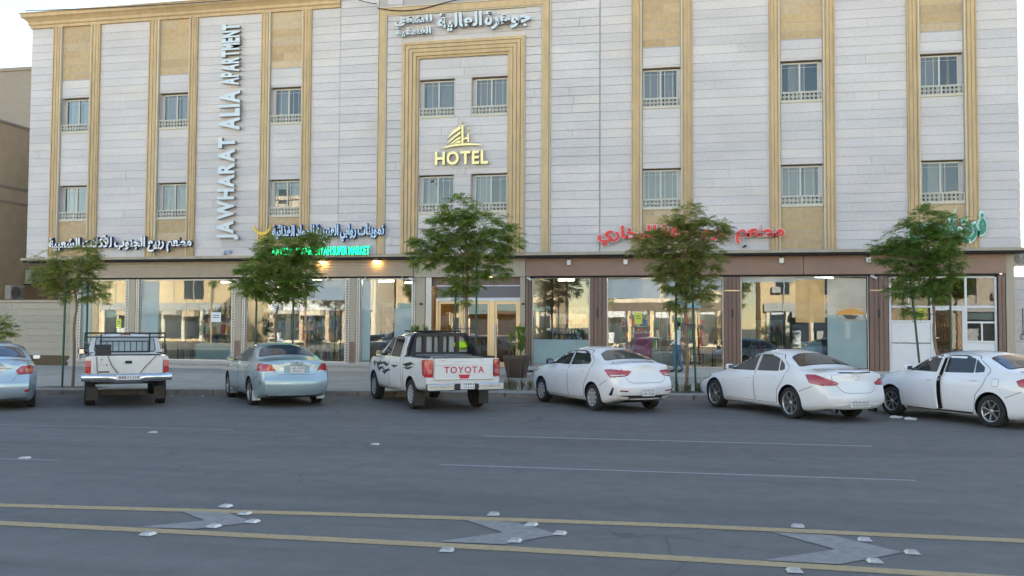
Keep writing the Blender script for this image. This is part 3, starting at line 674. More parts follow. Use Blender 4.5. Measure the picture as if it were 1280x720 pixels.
def chair(x, y, rz, label):
    t = empty('cafe_chair', (x, y, .49), rz, label, 'chair', 'dark chairs in the cafe'); g = MB(); g.box(-.2, .2, -.2, .2, .43, .47, wood, bev=.01); g.build('seat', t)
    g = MB(); g.box(-.2, .2, .17, .20, .62, .95, wood, bev=.01); g.build('backrest', t)
    for a in (-.17, .17):
        for b in (-.17, .17): g = MB(); g.tube([(a, b, 0), (a, b, .43 if b < 0 else .93)], .014, M['black'], 6); g.build('leg', t)
table(.2, GY+1.2, 'dark round cafe table right of the standing man'); chair(.45, GY+.75, PI, 'dark cafe chair in front of the round table'); chair(-.35, GY+1.6, .5, 'dark cafe chair behind the round table')
table(1.9, GY+1.3, 'dark round table behind the left pane of the cafe window'); chair(2.3, GY+1.0, 2.6, 'dark chair beside the table behind the cafe window')
# ceiling tubes in the shops
for i, (x, y) in enumerate([(-12.1, GY+1.2), (-11.5, GY+2.6), (-15.2, GY+1.5), (-14.0, GY+3.2), (-5.2, GY+2.0), (-2.8, GY+2.5), (-19.5, GY+2.5), (4.0, GY+1.0)]):
    g = MB(); g.box(-.3, .3, -.03, .03, -.05, 0, M['lamp_white']); g.box(-.32, .32, -.045, .045, .001, .03, M['white_plastic'])
    g.build('tube_lamp', loc=(x, y, 3.65 if i < 2 else 3.7), label=['lit ceiling tube nearest the glass in the narrow shop', 'lit ceiling tube deep in the narrow shop', 'lit ceiling tube at the front of the supermarket', 'lit ceiling tube at the back of the supermarket', 'lit ceiling tube in the shop right of the entrance', 'lit ceiling tube in the restaurant', 'lit ceiling tube in the second shop from the left', 'lit ceiling tube in the cafe'][i], cat='ceiling lamp', group='ceiling tubes in the shops')
# --- entrance doors
def f_(g):
    y = GY+.10
    g.box(-9.88, -6.58, y, y+.05, 3.40, 3.70, M['brown_clad']); g.box(-9.75, -6.58, y-.04, y, 3.365, 3.40, M['white_alu'])
part(f_, 'transom')
M['sign_grey'] = mat('grey_sign_panel', (.13, .13, .15), .3)
part(lambda g: g.box(-9.73, -6.60, GY+.07, GY+.13, 2.97, 3.36, M['sign_grey']), 'name_board')
def f_(g):
    y0, y1 = GY+.06, GY+.14
    g.box(-9.75, -6.58, y0, y1, 2.83, 2.95, M['white_alu'])
    for a, b in ((-9.75, -9.66), (-8.80, -8.71), (-7.72, -7.53), (-6.66, -6.58)): g.box(a, b, y0, y1, .42, 2.83, M['gold'])
part(f_, 'door_frame')
for a, b in ((-9.65, -8.81), (-8.70, -7.73), (-7.52, -6.67)):
    g = MB(); y = GY+.08
    for c, d in ((a, a+.07), (b-.07, b)): g.box(c, d, y, y+.045, .43, 2.82, M['gold'])
    g.box(a+.07, b-.07, y+.002, y+.043, .43, .62, M['gold']); g.box(a+.07, b-.07, y+.002, y+.043, 2.72, 2.82, M['gold'])
    d_ = hb(g, 'entrance_door'); p = MB(); p.box(a+.07, b-.07, y+.018, y+.026, .62, 2.72, M['shop_glass']); p.build('glass_pane', d_)
    p = MB(); hx = b-.03 if a < -9 else a+.03; p.tube([(hx, y-.05, 1.1), (hx, y-.05, 2.0)], .018, M['white_alu'], 8); p.build('handle', d_)
inside('lobby_desk', lambda g: (g.box(-8.9, -7.3, GY+3.5, GY+4.1, .49, 1.5, wood, bev=.02), g.box(-8.95, -7.25, GY+3.45, GY+4.15, 1.501, 1.55, M['counter'])), 'dark reception desk inside the hotel entrance', 'desk')
inside('lobby_lamp', lambda g: g.lathe([(0, 3.75), (.3, 3.75), (.3, 3.8), (0, 3.8)], mat('lobby_lamp', (1, .8, .5), .5, emis=(1, .65, .3), es=9), 16, Matrix.Translation((-8.1, GY+2.2, 0))), 'round warm ceiling lamp inside the hotel entrance', 'lamp')
# --- kiosk front, far right
kx0, kx1 = 5.93, 9.23; y = GY+.05
g = MB(); A = M['white_alu']
for x in (kx0, 7.22, 8.26, kx1-.07): g.box(x, x+.07, y-.03, y+.03, .45, 3.62, A)
g.box(6.52, 6.565, y-.025, y+.025, 2.66, 3.60, A)
for z, a, b in ((3.58, kx0+.07, kx1-.07), (2.61, kx0+.07, kx1-.07), (2.13, kx0+.07, 7.22), (2.10, 8.33, kx1-.07), (1.47, 8.33, kx1-.07)): g.box(a, b, y-.028, y+.028, z, z+.06, A)
g.box(8.75, 8.80, y-.024, y+.024, 1.53, 2.10, A)
ko = hb(g, 'kiosk_front')
for i, (a, b, c, d) in enumerate([(6.0, 7.22, .47, 1.42), (6.0, 7.22, 1.45, 2.12), (8.33, 9.16, .47, 1.46), (7.29, 8.26, .47, .78)]):
    p = MB(); p.box(a+.01, b-.01, y-.015, y+.01, c, d, A)
    if i == 0: p.box(6.60, 6.66, y-.022, y-.0151, c+.003, d-.003, A)
    p.build('front_panel', ko)
for a, b, c, d in ((6.0, 6.52, 2.67, 3.58), (6.57, 7.22, 2.67, 3.58), (7.29, 8.26, 2.67, 3.58), (8.33, 9.16, 2.67, 3.58), (6.0, 7.22, 2.19, 2.61), (8.33, 9.16, 2.16, 2.61), (8.33, 8.75, 1.53, 2.10), (8.80, 9.16, 1.53, 2.10)):
    p = MB(); p.box(a, b, y-.004, y+.004, c, d, M['kiosk_glass']); p.build('glass_pane', ko)
g = MB()
for a, b, c, d in ((7.30, 7.37, .79, 2.60), (8.18, 8.25, .79, 2.60), (7.37, 8.18, .79, 1.0), (7.37, 8.18, 2.52, 2.60)): g.box(a, b, y-.04, y+.005, c, d, A)
kd = hb(g, 'kiosk_door'); p = MB(); p.box(7.37, 8.18, y-.02, y-.012, 1.0, 2.52, M['kiosk_glass']); p.build('glass_pane', kd)
p = MB(); p.box(7.33, 7.46, y-.075, y-.055, 1.60, 1.63, A); p.build('handle', kd)
sheet(6.95, 2.42, .26, .34, 'yellow_sheet', 'yellow and white notice on the kiosk glass left of its door')
# ------------------------------------------------------------------ signs
FORMS = {}
for cp in range(0xFE80, 0xFEFD):
    d = unicodedata.decomposition(chr(cp)).split()
    if len(d) >= 2 and d[0][0] == '<': FORMS.setdefault(''.join(chr(int(x, 16)) for x in d[1:]), {})[d[0][1:-1]] = chr(cp)
def shape(word):
    """joins the letters of an Arabic word; returns the glyphs in left-to-right order"""
    u = []; i = 0
    while i < len(word):
        if word[i:i+2] in FORMS and word[i] == '\u0644': u.append(word[i:i+2]); i += 2
        else: u.append(word[i]); i += 1
    out = []
    for i, c in enumerate(u):
        f = FORMS.get(c)
        if not f: out.append(c); continue
        prev = i > 0 and 'initial' in FORMS.get(u[i-1], {}); nxt = i < len(u)-1 and 'initial' in f and 'final' in FORMS.get(u[i+1], {})
        k = 'medial' if prev and nxt and 'medial' in f else 'final' if prev and 'final' in f else 'initial' if nxt and 'initial' in f else 'isolated'
        out.append(f.get(k, c))
    return ''.join(out[::-1])
def glyphs(s, depth, face, side, bold=.0, shear=0.):
    c = bpy.data.curves.new('t', 'FONT'); c.body = s; c.size = 1; c.offset = bold; c.extrude = depth/2; c.resolution_u = 3; c.shear = shear
    c.materials.append(face)
    o = bpy.data.objects.new('t', c); COL.objects.link(o); dg = bpy.context.evaluated_depsgraph_get()
    me = bpy.data.meshes.new_from_object(o.evaluated_get(dg)); bpy.data.objects.remove(o); bpy.data.curves.remove(c)
    me.materials.clear(); me.materials.append(face); me.materials.append(side)
    for p in me.polygons: p.material_index = 0 if p.normal.z > .5 else 1; p.use_smooth = False
    return me
def bounds(me): 
    xs = [v.co.x for v in me.vertices]; ys = [v.co.y for v in me.vertices]; return min(xs), max(xs), min(ys), max(ys)
def sign(name, units, gaps, box, y, face, side, label, depth=.07, bold=.01, halo=None, hb_=.03, unit_name='letter', arabic=False, rot=False, root=None, split_scale=None, cat='sign'):
    """units laid out left to right and fitted into box (x0, x1, z0, z1) at world y; each unit is a part"""
    x0, x1, z0, z1 = box
    t = root or empty(name, ((x0+x1)/2, y, z0), 0, label, cat)
    lay = []; pen = 0
    for i, s in enumerate(units):
        me = glyphs(shape(s) if arabic else s, .5, face, side, bold); a, b, c, d = bounds(me); hm = glyphs(shape(s) if arabic else s, .3, halo, halo, hb_) if halo else None
        lay.append((me, hm, pen-a)); pen += b-a+(gaps[i] if i < len(gaps) else gaps[-1])
    mn = min(bounds(m)[2] for m, _, _ in lay); mx = max(bounds(m)[3] for m, _, _ in lay); wd = pen-gaps[-1] if len(gaps) else pen
    wd = max(bounds(m)[1]+px_ for m, _, px_ in lay)
    W_, H_ = (x1-x0, z1-z0) if not rot else (z1-z0, x1-x0); sx, sz = W_/wd, H_/(mx-mn)
    for me, hm, px_ in lay:
        for m2, dd, nm in ((me, depth, unit_name), (hm, depth*.6, unit_name+'_outline')):
            if not m2: continue
            for v in m2.vertices:
                X, Y, Z = (v.co.x+px_)*sx, (v.co.y-mn)*sz, v.co.z
                dz = -Z/.25*dd/2 if m2 is me else -Z/.15*dd/2+depth*.3
                if rot: v.co = Vector((x1-Y, y+dz, z0+X))-t.location     # reads upward
                else: v.co = Vector((x0+X, y+dz, z0+Y))-t.location
            m2.update()
            if m2 is me: o = bpy.data.objects.new(nm, m2); COL.objects.link(o); o.parent = t; last = o
            else: h = bpy.data.objects.new('letter_outline', m2); COL.objects.link(h); h.parent = last
    return t
M['let_white'] = mat('white_letter_face', (.80, .83, .86), .4); M['let_navy'] = mat('navy_letter_side', (.03, .05, .12), .4)
M['let_blue'] = mat('pale_blue_letter_face', (.52, .70, .88), .35); M['let_blueside'] = mat('blue_letter_side', (.02, .08, .22), .4)
M['let_green'] = mat('lit_green_letter', (.0, .45, .15), .4, emis=(0, 1, .28), es=.55); M['let_greenside'] = mat('green_letter_side', (.0, .20, .08), .5)
M['let_red'] = mat('red_letter_face', (.75, .018, .02), .35); M['let_redside'] = mat('red_letter_side', (.35, .02, .02), .5); M['let_halo'] = mat('white_letter_rim', (.80, .60, .58), .5)
M['let_teal'] = mat('green_letter_face', (.0, .22, .14), .4); M['let_tealrim'] = mat('pale_teal_letter_rim', (.55, .78, .72), .5)
M['let_pale'] = mat('pale_grey_letter_face', (.60, .68, .72), .4); M['let_paleside'] = mat('letter_side_grey', (.25, .23, .20), .5)
YS = HY-.19
ar = lambda s: s.split()[::-1]
sign('shop_sign', ar('مطعم ربيع الجنوب للأكلات الشعبية'), [.22], (-25.5, -19.25, 4.70, 5.38), YS, M['let_white'], M['let_navy'], 'white Arabic lettering with navy edges above the leftmost shops', .11, .035, M['let_navy'], .075, 'word', True)
sign('shop_sign', ar('تموينات روابي العنبرية للمواد الغذائية'), [.2], (-15.92, -11.50, 5.0, 5.66), YS, M['let_blue'], M['let_blueside'], 'pale blue Arabic lettering with navy edges above the supermarket', .12, .03, M['let_blueside'], .075, 'word', True)
gt = sign('shop_sign', list('RAWABI') + list('ALANBARIYAH') + list('SUPER') + list('MARKET'), [.05]*5+[.32]+[.05]*10+[.32]+[.05]*4+[.32]+[.05]*6, (-15.90, -12.05, 4.50, 4.82), YS-.02, M['let_green'], M['let_greenside'], 'lit green latin letters reading SUPER MARKET under the pale blue sign', .08, .018)
sign('shop_sign', ar('مطعم هرم طاقة للبخاري'), [.15], (-3.70, 2.55, 4.74, 5.42), YS, M['let_red'], M['let_redside'], 'red Arabic lettering with white rim right of the hotel portal', .10, .032, M['let_halo'], .08, 'word', True)
sign('shop_sign', ar('فرن تميس'), [.12], (6.45, 8.74, 4.72, 5.62), YS, M['let_teal'], M['let_tealrim'], 'dark green Arabic lettering with pale rim above the kiosk, half behind a tree', .10, .03, M['let_tealrim'], .10, 'word', True)
hs = sign('hotel_sign', ar('جوهرة العالية'), [.15], (-9.55, -6.10, 12.56, 13.28), YS, M['let_pale'], M['let_paleside'], 'large pale Arabic lettering across the top of the hotel portal', .12, .03, None, 0, 'word', True)
sign('x', ar('للشقق'), [.1], (-11.20, -9.75, 12.90, 13.27), YS, M['let_pale'], M['let_paleside'], '', .09, .035, None, 0, 'word', True, root=hs)
sign('x', ar('الفندقية'), [.1], (-11.14, -9.80, 12.50, 12.84), YS, M['let_pale'], M['let_paleside'], '', .09, .035, None, 0, 'word', True, root=hs)
vs = empty('hotel_sign', (-17.8, HY-.1, 5.15), 0, 'tall vertical pale sign reading JAWHARAT ALIA APARTMENT up the facade', 'sign')
for s, b in (('JAWHARAT', (-18.24, -17.33, 5.12, 9.05)), ('ALIA', (-18.22, -17.36, 9.32, 10.85)), ('APARTMENT', (-18.18, -17.42, 11.05, 13.42))):
    sign('x', list(s), [.06], b, HY-.13, M['let_pale'], M['let_paleside'], '', .14, .045, rot=True, root=vs)
sign('shop_sign', ['للشقق'], [.1], (-18.05, -17.70, 4.56, 4.76), HY-.08, M['let_blue'], M['let_blueside'], 'tiny blue Arabic letters just under the vertical hotel sign', .04, .02, None, 0, 'word', True)
# HOTEL with its emblem
he = empty('hotel_sign', (-8.63, HY-.12, 7.74), 0, 'gold HOTEL letters under a gold sail emblem on the portal', 'sign')
sign('x', list('HOTEL'), [.10], (-9.62, -7.64, 7.72, 8.22), HY-.13, M['gold_face'], M['gold_side'], '', .09, .03, root=he)
def P(u, v): return ((u-455)/10.29*.0296, 8.34+(430-v)/10.29*.0272+(u-455)*.00008)
def em(name, polys, d=.07):
    g = MB()
    for p in polys: g.prism([(a, b-7.74) for a, b in [P(*q) for q in p]], -.05, -.05+d, M['gold_face'], side=M['gold_side'])
    g.build(name, he)
em('arc', [[(170, 432), (250, 398), (350, 378), (455, 371), (560, 376), (660, 392), (745, 425), (660, 412), (560, 404), (455, 402), (350, 408), (250, 420)]])
em('sail', [[(265, 305), (300, 245), (350, 185), (440, 125), (442, 175), (360, 225), (310, 262)], [(262, 370), (300, 318), (360, 262), (442, 200), (442, 240), (370, 290), (310, 340)], [(300, 378), (350, 330), (442, 268), (442, 305), (370, 345), (320, 378)], [(345, 372), (400, 340), (442, 320), (442, 362), (400, 368)]])
em('monogram', [[(452, 125), (480, 120), (480, 300), (530, 288), (530, 245), (552, 238), (552, 360), (530, 362), (530, 312), (480, 326), (480, 366), (452, 366)]])
for u, v, r in ((455, 82, .048), (374, 128, .03), (532, 125, .036), (541, 180, .042)):
    g = MB(); a, b = P(u, v); g.lathe([(0, .03), (r*.7, .025), (r, 0), (r, -.04), (0, -.04)], M['gold_face'], 12, Matrix.Translation((a, -.02, b-7.74)) @ Matrix.Rotation(PI/2, 4, 'X')); g.build('ball', he)
# crescent and rings logo beside the pale blue sign
M['yellow_logo'] = mat('yellow_logo', (.72, .50, .05), .4)
lt = empty('shop_logo', (-16.35, YS, 5.1), 0, 'yellow crescent with two small rings left of the pale blue sign', 'logo')
g = MB(); pts = []
for k in range(13): t = PI+PI*k/12; pts.append((.36*math.cos(t), .52+.34*math.sin(t)))
for k in range(13): t = 2*PI-PI*k/12; pts.append((.30*math.cos(t), .54+.24*math.sin(t)))
g.prism(pts, -.03, .03, M['yellow_logo']); g.build('crescent', lt)
for x in (-.10, .07):
    g = MB(); g.lathe([(.085, -.03), (.085, .03), (.055, .03), (.055, -.03)], M['yellow_logo'], 16, Matrix.Translation((x, 0, .06)) @ Matrix.Rotation(PI/2, 4, 'X'), closed=True); g.build('ring', lt)
# ------------------------------------------------------------------ lamps, cameras, cables on the facade
for i, x in enumerate((-4.77, -2.77, 2.48, 5.26)):
    t = empty('floodlight', (x, GY-.18, 4.22), 0, ['grey square floodlight nearest the hotel entrance on the brown fascia', 'grey square floodlight above the pillar left of the restaurant', 'grey square floodlight over the cafe window', 'grey square floodlight at the left of the right-hand tree'][i], 'floodlight', 'square floodlights under the ledge')
    g = MB(); g.box(-.075, .075, -.10, 0, -.12, .06, M['white_plastic'], bev=.01); g.build('housing', t); g = MB(); g.box(-.06, .06, -.104, -.1, -.10, .04, M['grey_trim']); g.build('lens', t)
    g = MB(); g.box(-.02, .02, -.05, .02, .061, .14, M['black']); g.build('bracket', t)
for i, x in enumerate((-14.12, -11.97)):
    t = empty('sign_lamp', (x, GY-.16, 4.30), 0, ['lit amber lamp under the ledge right of the second tree', 'lit amber lamp under the end of the green letters'][i], 'lamp', 'amber lamps under the ledge')
    g = MB(); g.add([(-.14, -.14, .0), (.14, -.14, 0), (.14, 0, 0), (-.14, 0, 0), (-.07, -.08, .06), (.07, -.08, .06), (.07, 0, .06), (-.07, 0, .06)], [(4, 5, 6, 7), (0, 1, 5, 4), (1, 2, 6, 5), (3, 0, 4, 7)], M['grey_trim']); g.build('hood', t)
    g = MB(); g.box(-.11, .11, -.12, -.01, -.025, -.002, M['lamp_warm']); g.build('bulb', t)
for i, x in enumerate((-13.95, -12.46, -11.02)):
    t = empty('spotlight', (x, GY-.10, 3.72), 0, ['small white spotlight over the right end of the supermarket window', 'small white spotlight over the left of the narrow shop window', 'small white spotlight over the right of the narrow shop window'][i], 'spotlight', 'small white spotlights over the shop windows')
    g = MB(); g.lathe([(.012, .02), (.012, -.04), (.035, -.06), (.05, -.13), (0, -.13)], M['white_plastic'], 12); g.build('shade', t)
for i, x in enumerate((-6.21, -10.62, 5.42)):
    t = empty('security_camera', (x, GY-.15, 3.72), 0, ['white security camera at the right of the hotel entrance', 'white security camera at the left of the hotel entrance', 'white security camera on the pillar right of the cafe'][i], 'security camera', 'white security cameras')
    g = MB(); g.tube([(0, 0, 0), (0, -.02, -.07), (0, -.08, -.10)], .012, M['white_plastic'], 6); g.build('mount', t)
    g = MB(); g.tube([(-.08, -.02, -.06), (.10, -.14, -.16)], .035, M['white_plastic'], 10); g.build('camera_body', t); g = MB(); g.tube([(.095, -.137, -.158), (.12, -.155, -.17)], .025, M['black'], 10); g.build('lens', t)
for x in (-10.28, -6.45):
    g = MB(); g.box(-.05, .05, -.06, 0, -.03, .03, M['black'], bev=.008); g.build('door_speaker', loc=(x, GY-.062, 2.72), label='small black box on the pillar at the %s of the entrance' % ('left' if x < -8 else 'right'), cat='fixture')
def cable(pts, r, label):
    g = MB(); g.tube(pts, r, M['black'], 6); g.build('cable', label=label, cat='cable')
def sag(a, b, s, n=16): a = Vector(a); b = Vector(b); return [a.lerp(b, k/n)-Vector((0, 0, s*4*(k/n)*(1-k/n))) for k in range(n+1)]
cable(sag((-26.7, HY-.42, 14.45), (-13.3, HY-.42, 14.33), .12)+sag((-13.3, HY-.42, 14.33), (-11.9, HY-.2, 13.8), .1), .015, 'thin black cable along the cornice of the left wing')
cable(sag((-11.9, HY-.17, 13.66), (-9.6, HY-.17, 13.62), .16)+sag((-9.6, HY-.17, 13.62), (-5.4, HY-.17, 14.2), -.05), .018, 'thin black cable sagging across the top of the portal frame')
for (x, z) in ((-9.72, 7.13), (1.27, 4.63)):
    g = MB(); g.tube([(0, 0, 0), (0, -.08, .02)], .012, M['black'], 6); g.tube([(-.06, -.10, 0), (.05, -.08, .05)], .03, M['black'], 8); g.tube([(-.06, -.1, 0), (-.10, -.1, -.03)], .012, M['black'], 6)
    g.build('cable_clamp', loc=(x, HY-.01, z), label='small dark fixture on the stone %s' % ('under the gold HOTEL letters' if z > 6 else 'under the red lettering'), cat='fixture')
# ------------------------------------------------------------------ neighbours
M['brown_plaster'] = mat('brown_plaster', (.50, .385, .25), .85, var=.05, scale=2, var2=.1, scale2=.25, bump=.1)
M['grey_plaster'] = mat('grey_brown_plaster', (.31, .265, .215), .85, var=.05, var2=.08, scale2=.2)
M['cream_block'] = mat('cream_block', (.40, .37, .29), .8, var=.06, scale=3, objrand=.05, stretch=(1, 1, 2))
nb = empty('brown_building', (-36, 42, 0), 0, 'brown plastered building at the left edge with air conditioners on its side wall', 'building')
g = MB(); g.box(-6, 6, -9, 14, 0, 10.65, M['brown_plaster']); g.build('wall', nb)
g = MB(); g.box(6.0, 6.03, -9, 14, 7.85, 7.95, M['grey_plaster']); g.box(6.0, 6.03, -9, 14, 7.2, 7.28, M['grey_plaster']); g.build('string_course', nb)
g = MB(); g.box(-6.1, 6.05, -9.1, 14.1, 10.651, 10.75, M['grey_plaster']); g.build('coping', nb)
nb2 = empty('grey_building', (-43, 56, 0), 0, 'taller grey brown building behind the brown one at the left', 'building')
g = MB(); g.box(-14, 14, -6, 8, 0, 17.9, M['grey_plaster']); g.build('wall', nb2)
g = MB(); g.box(-14.1, 14.1, -6.1, 8.1, 17.901, 18.1, M['grey_plaster']); g.build('coping', nb2)
def ac(x, y, z, rz, label):
    t = empty('air_conditioner', (x, y, z), rz, label, 'air conditioner', 'air conditioners on the side walls')
    g = MB(); g.box(-.42, .42, -.15, .15, 0, .62, M['ac'], bev=.015); g.build('casing', t)
    g = MB()
    for k in range(7): a = .05+k*.035; g.lathe([(a, -.004), (a+.01, -.004), (a+.01, .004), (a, .004)], M['black'], 20, Matrix.Translation((-.1, -.158, .31)) @ Matrix.Rotation(PI/2, 4, 'X'), closed=True)
    g.build('fan_grille', t)
    g = MB()
    for k in range(8): g.box(.20, .38, -.156, -.151, .08+k*.06, .10+k*.06, M['black'])
    g.build('vent', t)
    g = MB(); g.box(-.35, -.31, -.15, .30, -.05, -.001, M['black']); g.box(.31, .35, -.15, .30, -.05, -.001, M['black']); g.build('bracket', t)
M['ac'] = mat('ac_casing', (.50, .48, .43), .5, var=.05)
ac(-29.75, 35.0, 2.95, PI/2, 'beige air conditioner lowest on the brown wall at the left edge'); ac(-29.75, 36.2, 3.68, PI/2, 'air conditioner under the left corner of the white stone storeys'); ac(-29.75, 38.4, 3.0, PI/2, 'air conditioner farthest back in the alley, behind the first tree')
bwl = empty('boundary_wall', (-28, 33.1, 0), 0, 'low cream block wall with brown base left of the shops', 'wall')
for k in range(8):
    z = .62+k*.27
    xs_ = [-9.5, -6.2, -3.1+.3*(k % 2), 0.1-.2*(k % 2), 3.06]
    for a, b in zip(xs_, xs_[1:]): g = MB(); g.box(a, b-.012, -.15+random.uniform(-.004, .004), .0, z, z+.246, M['cream_block']); g.build('block', bwl)
g = MB(); g.box(-9.5, 3.05, -.12, .1, 0, 2.78, M['joint']); g.build('core', bwl)
g = MB(); g.box(-9.5, 3.06, -.17, -.121, .1, .61, mat('brown_base_stone', (.10, .075, .04), .8, var=.1)); g.build('base_course', bwl)
g = MB(); g.box(-9.5, 3.08, -.2, .12, 2.781, 2.88, M['ledge']); g.build('coping', bwl)
g = MB(); g.tube([(-26.05, 36.0, .2), (-26.05, 36.0, 3.6), (-25.6, 36.0, 3.6)], .13, M['rust'], 10); g.build('pipe', label='rusty brown duct in the alley above the cream wall', cat='pipe')
rw = empty('side_wall', (12, 32.9, 0), 0, 'white coursed stone wall at the right edge beside the kiosk', 'wall')
for k in range(9):
    z = .5+k*.34; g = MB(); g.box(-2.2, 6, -.1, 0, z, z+.325, M['white_stone%d' % (k % 3)]); g.build('block', rw)
g = MB(); g.box(-2.2, 6, -.07, .2, 0, 3.56, M['joint']); g.build('core', rw)
g = MB(); g.box(-2.22, 6, -.13, .23, 3.561, 3.64, M['white_stone0']); g.build('coping', rw)
g = MB(); g.tube([(-1.93, -.14, 2.6), (-1.93, -.14, 1.75), (-1.85, -.14, 1.62), (-1.98, -.14, 1.58), (-2.0, -.14, 1.72), (-1.93, -.14, 1.8)], .014, M['black'], 6); g.build('loop_cable', rw)
ac(10.25, 33.2, 4.0, 0, 'air conditioner in black cage at the right edge under the ledge')
# buildings across the street (behind the viewer): they appear mirrored in the shop glass
OC = [mat('opposite_wall_%d' % i, c, .8, var=.04, var2=.05) for i, c in enumerate([(.56, .47, .34), (.52, .38, .21), (.58, .51, .39), (.46, .34, .22)])]
M['planter_'] = mat('dull_teal', (.10, .16, .17), .6)
M['ac_out'] = mat('outdoor_unit', (.3, .29, .27), .6)
M['owin'] = mat('opposite_window', (.03, .04, .05), .1)
ol = ['sunlit cream building mirrored in the leftmost shop glass', 'sunlit ochre building mirrored in the second shop window', 'pale sandstone building mirrored in the supermarket glass', 'low brown building across the street facing the entrance', 'cream office block across the street facing the restaurant', 'ochre building across the street mirrored in the cafe glass', 'tall pale building across the street mirrored in the kiosk glass']
xx = -82
for i in range(7):
    w_ = (13, 16, 12, 17, 13, 12, 16)[i]; h = (13, 10.5, 15, 9, 12.5, 11, 14)[i]; Y = (-24, -26, -25, -27, -24, -25, -26)[i]
    t = empty('opposite_building', (xx+w_/2, Y, 0), 0, ol[i], 'building', 'buildings across the street')
    g = MB(); g.box(-w_/2, w_/2, -9, 0, 0, h, OC[i % 4]); g.build('wall', t)
    g = MB(); g.box(-w_/2-.2, w_/2+.2, -9.2, .2, h+.001, h+.4, OC[(i+2) % 4]); g.build('roof', t)
    g = MB(); g.box(-w_/2+.5, w_/2-.5, .003, .05, .3, 3.3, M['owin']); g.build('shop_window', t)
    ro = random.Random(i+50); px = -w_/2+.5
    while px < w_/2-1:
        wn_ = ro.uniform(1.6, 3.2); cc_ = ro.choice([M['room'], M['counter'], OC[(i+2) % 4], wood, M['planter_'], M['ac_out']])
        g = MB(); g.box(px, min(w_/2-.5, px+.35), .06, .22, .0, 3.4, OC[(i+1) % 4]); g.build('pillar', t)
        g = MB(); g.box(px+.5, min(w_/2-.45, px+wn_-.2), .06, ro.choice([.1, 1.1]), ro.uniform(2.4, 3.1), 3.35, cc_); g.build('awning', t)
        if ro.random() < .6: g = MB(); g.box(px+.6, min(w_/2-.45, px+.6+ro.uniform(.4, 1.2)), .06, .5, .3, ro.uniform(.9, 1.9), ro.choice([wood, M['counter'], M['ac_out']])); g.build('display', t)
        px += wn_
    for q in range(int(w_/2.4)):
        g = MB(); xq = -w_/2+1+q*2.4; zq = ro.uniform(4.6, h-1.2); g.box(xq, xq+.8, .01, .38, zq, zq+.55, M['ac_out']); g.build('wall_unit', t)
        g = MB(); g.box(xq+1.1, xq+1.18, .01, .1, 4.2, h-.2, M['ac_out']); g.build('pipe', t)
    if i % 2: g = MB(); g.box(-w_/2+1, w_/2-1, .01, .9, 7.6, 8.5, OC[(i+3) % 4]); g.build('balcony', t)
    g = MB(); g.box(-w_/2+.3, w_/2-.3, .003, .3, 3.4, 4.2, [wood, M['ac_out'], M['counter'], M['planter_']][i % 4]); g.build('name_board', t)
    n = int(w_/3.2)
    if i % 3 != 1:
        for a in range(n):
            for k in range(int((h-5)/3.2)+1):
                g = MB(); cx = -w_/2+(a+.5)*w_/n; g.box(cx-.6, cx+.6, .003, .04, 5+k*3.2, 6.5+k*3.2, M['owin']); g.build('window', t)
    else:
        for a in range(2): g = MB(); cx = -w_/2+w_*(.28+.45*a); g.box(cx-1.2, cx+1.2, .003, .04, 4.6, h-1, M['owin']); g.build('window', t)
    xx += w_+(2.5, 5, 1.5, 4, 3, 5, 3)[i]
t = empty('added_shade_building', (23.6, 36, 0), 0, 'unseen pale building added past the hotel to shade the street', 'building')  # out-of-view block added to keep the sun off the street
g = MB(); g.box(-9, 17, 0, 10, 0, 19, OC[2]); g.build('wall', t)
g = MB(); g.box(-9.15, 17.15, -.15, 10.15, 19.001, 19.4, OC[0]); g.build('roof', t)
for a in range(4):
    for k in range(3): g = MB(); g.box(-7+a*4, -5.6+a*4, -.04, -.003, 2+k*3.6, 3.6+k*3.6, M['owin']); g.build('window', t)
# ceiling panels added to brighten the shops, and stock seen through the glass
LP = [(-23.4, 1.4), (-20.9, 1.6), (-18.8, 1.6), (-16.6, 1.2), (-13.8, 1.4), (-3.0, 1.3), (-1.2, 1.5), (-.2, 3.4), (-4.9, 1.1), (2.0, 3.0), (7.0, 1.5)]
LL = ['leftmost shop', 'left half of the second shop', 'right half of the second shop', 'left side of the supermarket', 'right side of the supermarket', 'left end of the restaurant', 'middle of the restaurant', 'back of the restaurant', 'shop beside the entrance, close to the glass', 'left corner of the cafe', 'white kiosk']
for (x, dy), l in zip(LP, LL):
    g = MB(); g.box(-.28, .28, -.28, .28, -.03, 0, M['lamp_white']); g.build('added_light_panel', loc=(x, GY+dy, 3.93), label='square panel added to light the ' + l, cat='ceiling lamp', group='panels added to light the shops')
shelf(-3.3, GY+3.8, 1.5, 1.9, 'shelf at the back left of the restaurant', n=4); shelf(-1.5, GY+3.9, 1.4, 2.0, 'shelf at the back middle of the restaurant', n=4)
shelf(-24.0, GY+3.6, 1.4, 2.2, 'tall shelf at the back of the leftmost shop', n=5); shelf(-21.6, GY+4.0, 1.7, 2.3, 'tall shelf at the back left of the second shop', n=5); shelf(-19.4, GY+4.1, 1.6, 2.2, 'tall shelf at the back right of the second shop', n=5)
shelf(-14.6, GY+4.0, 1.5, 2.3, 'tall shelf at the back right of the supermarket', n=6); shelf(-17.3, GY+4.2, 1.6, 2.3, 'tall shelf at the back left of the supermarket', n=6)
shelf(-5.9, GY+4.0, 1.8, 2.2, 'tall shelf at the back of the shop beside the entrance', n=5); shelf(7.6, GY+2.5, 1.4, 2.4, 'shelf deep inside the white kiosk', n=5)
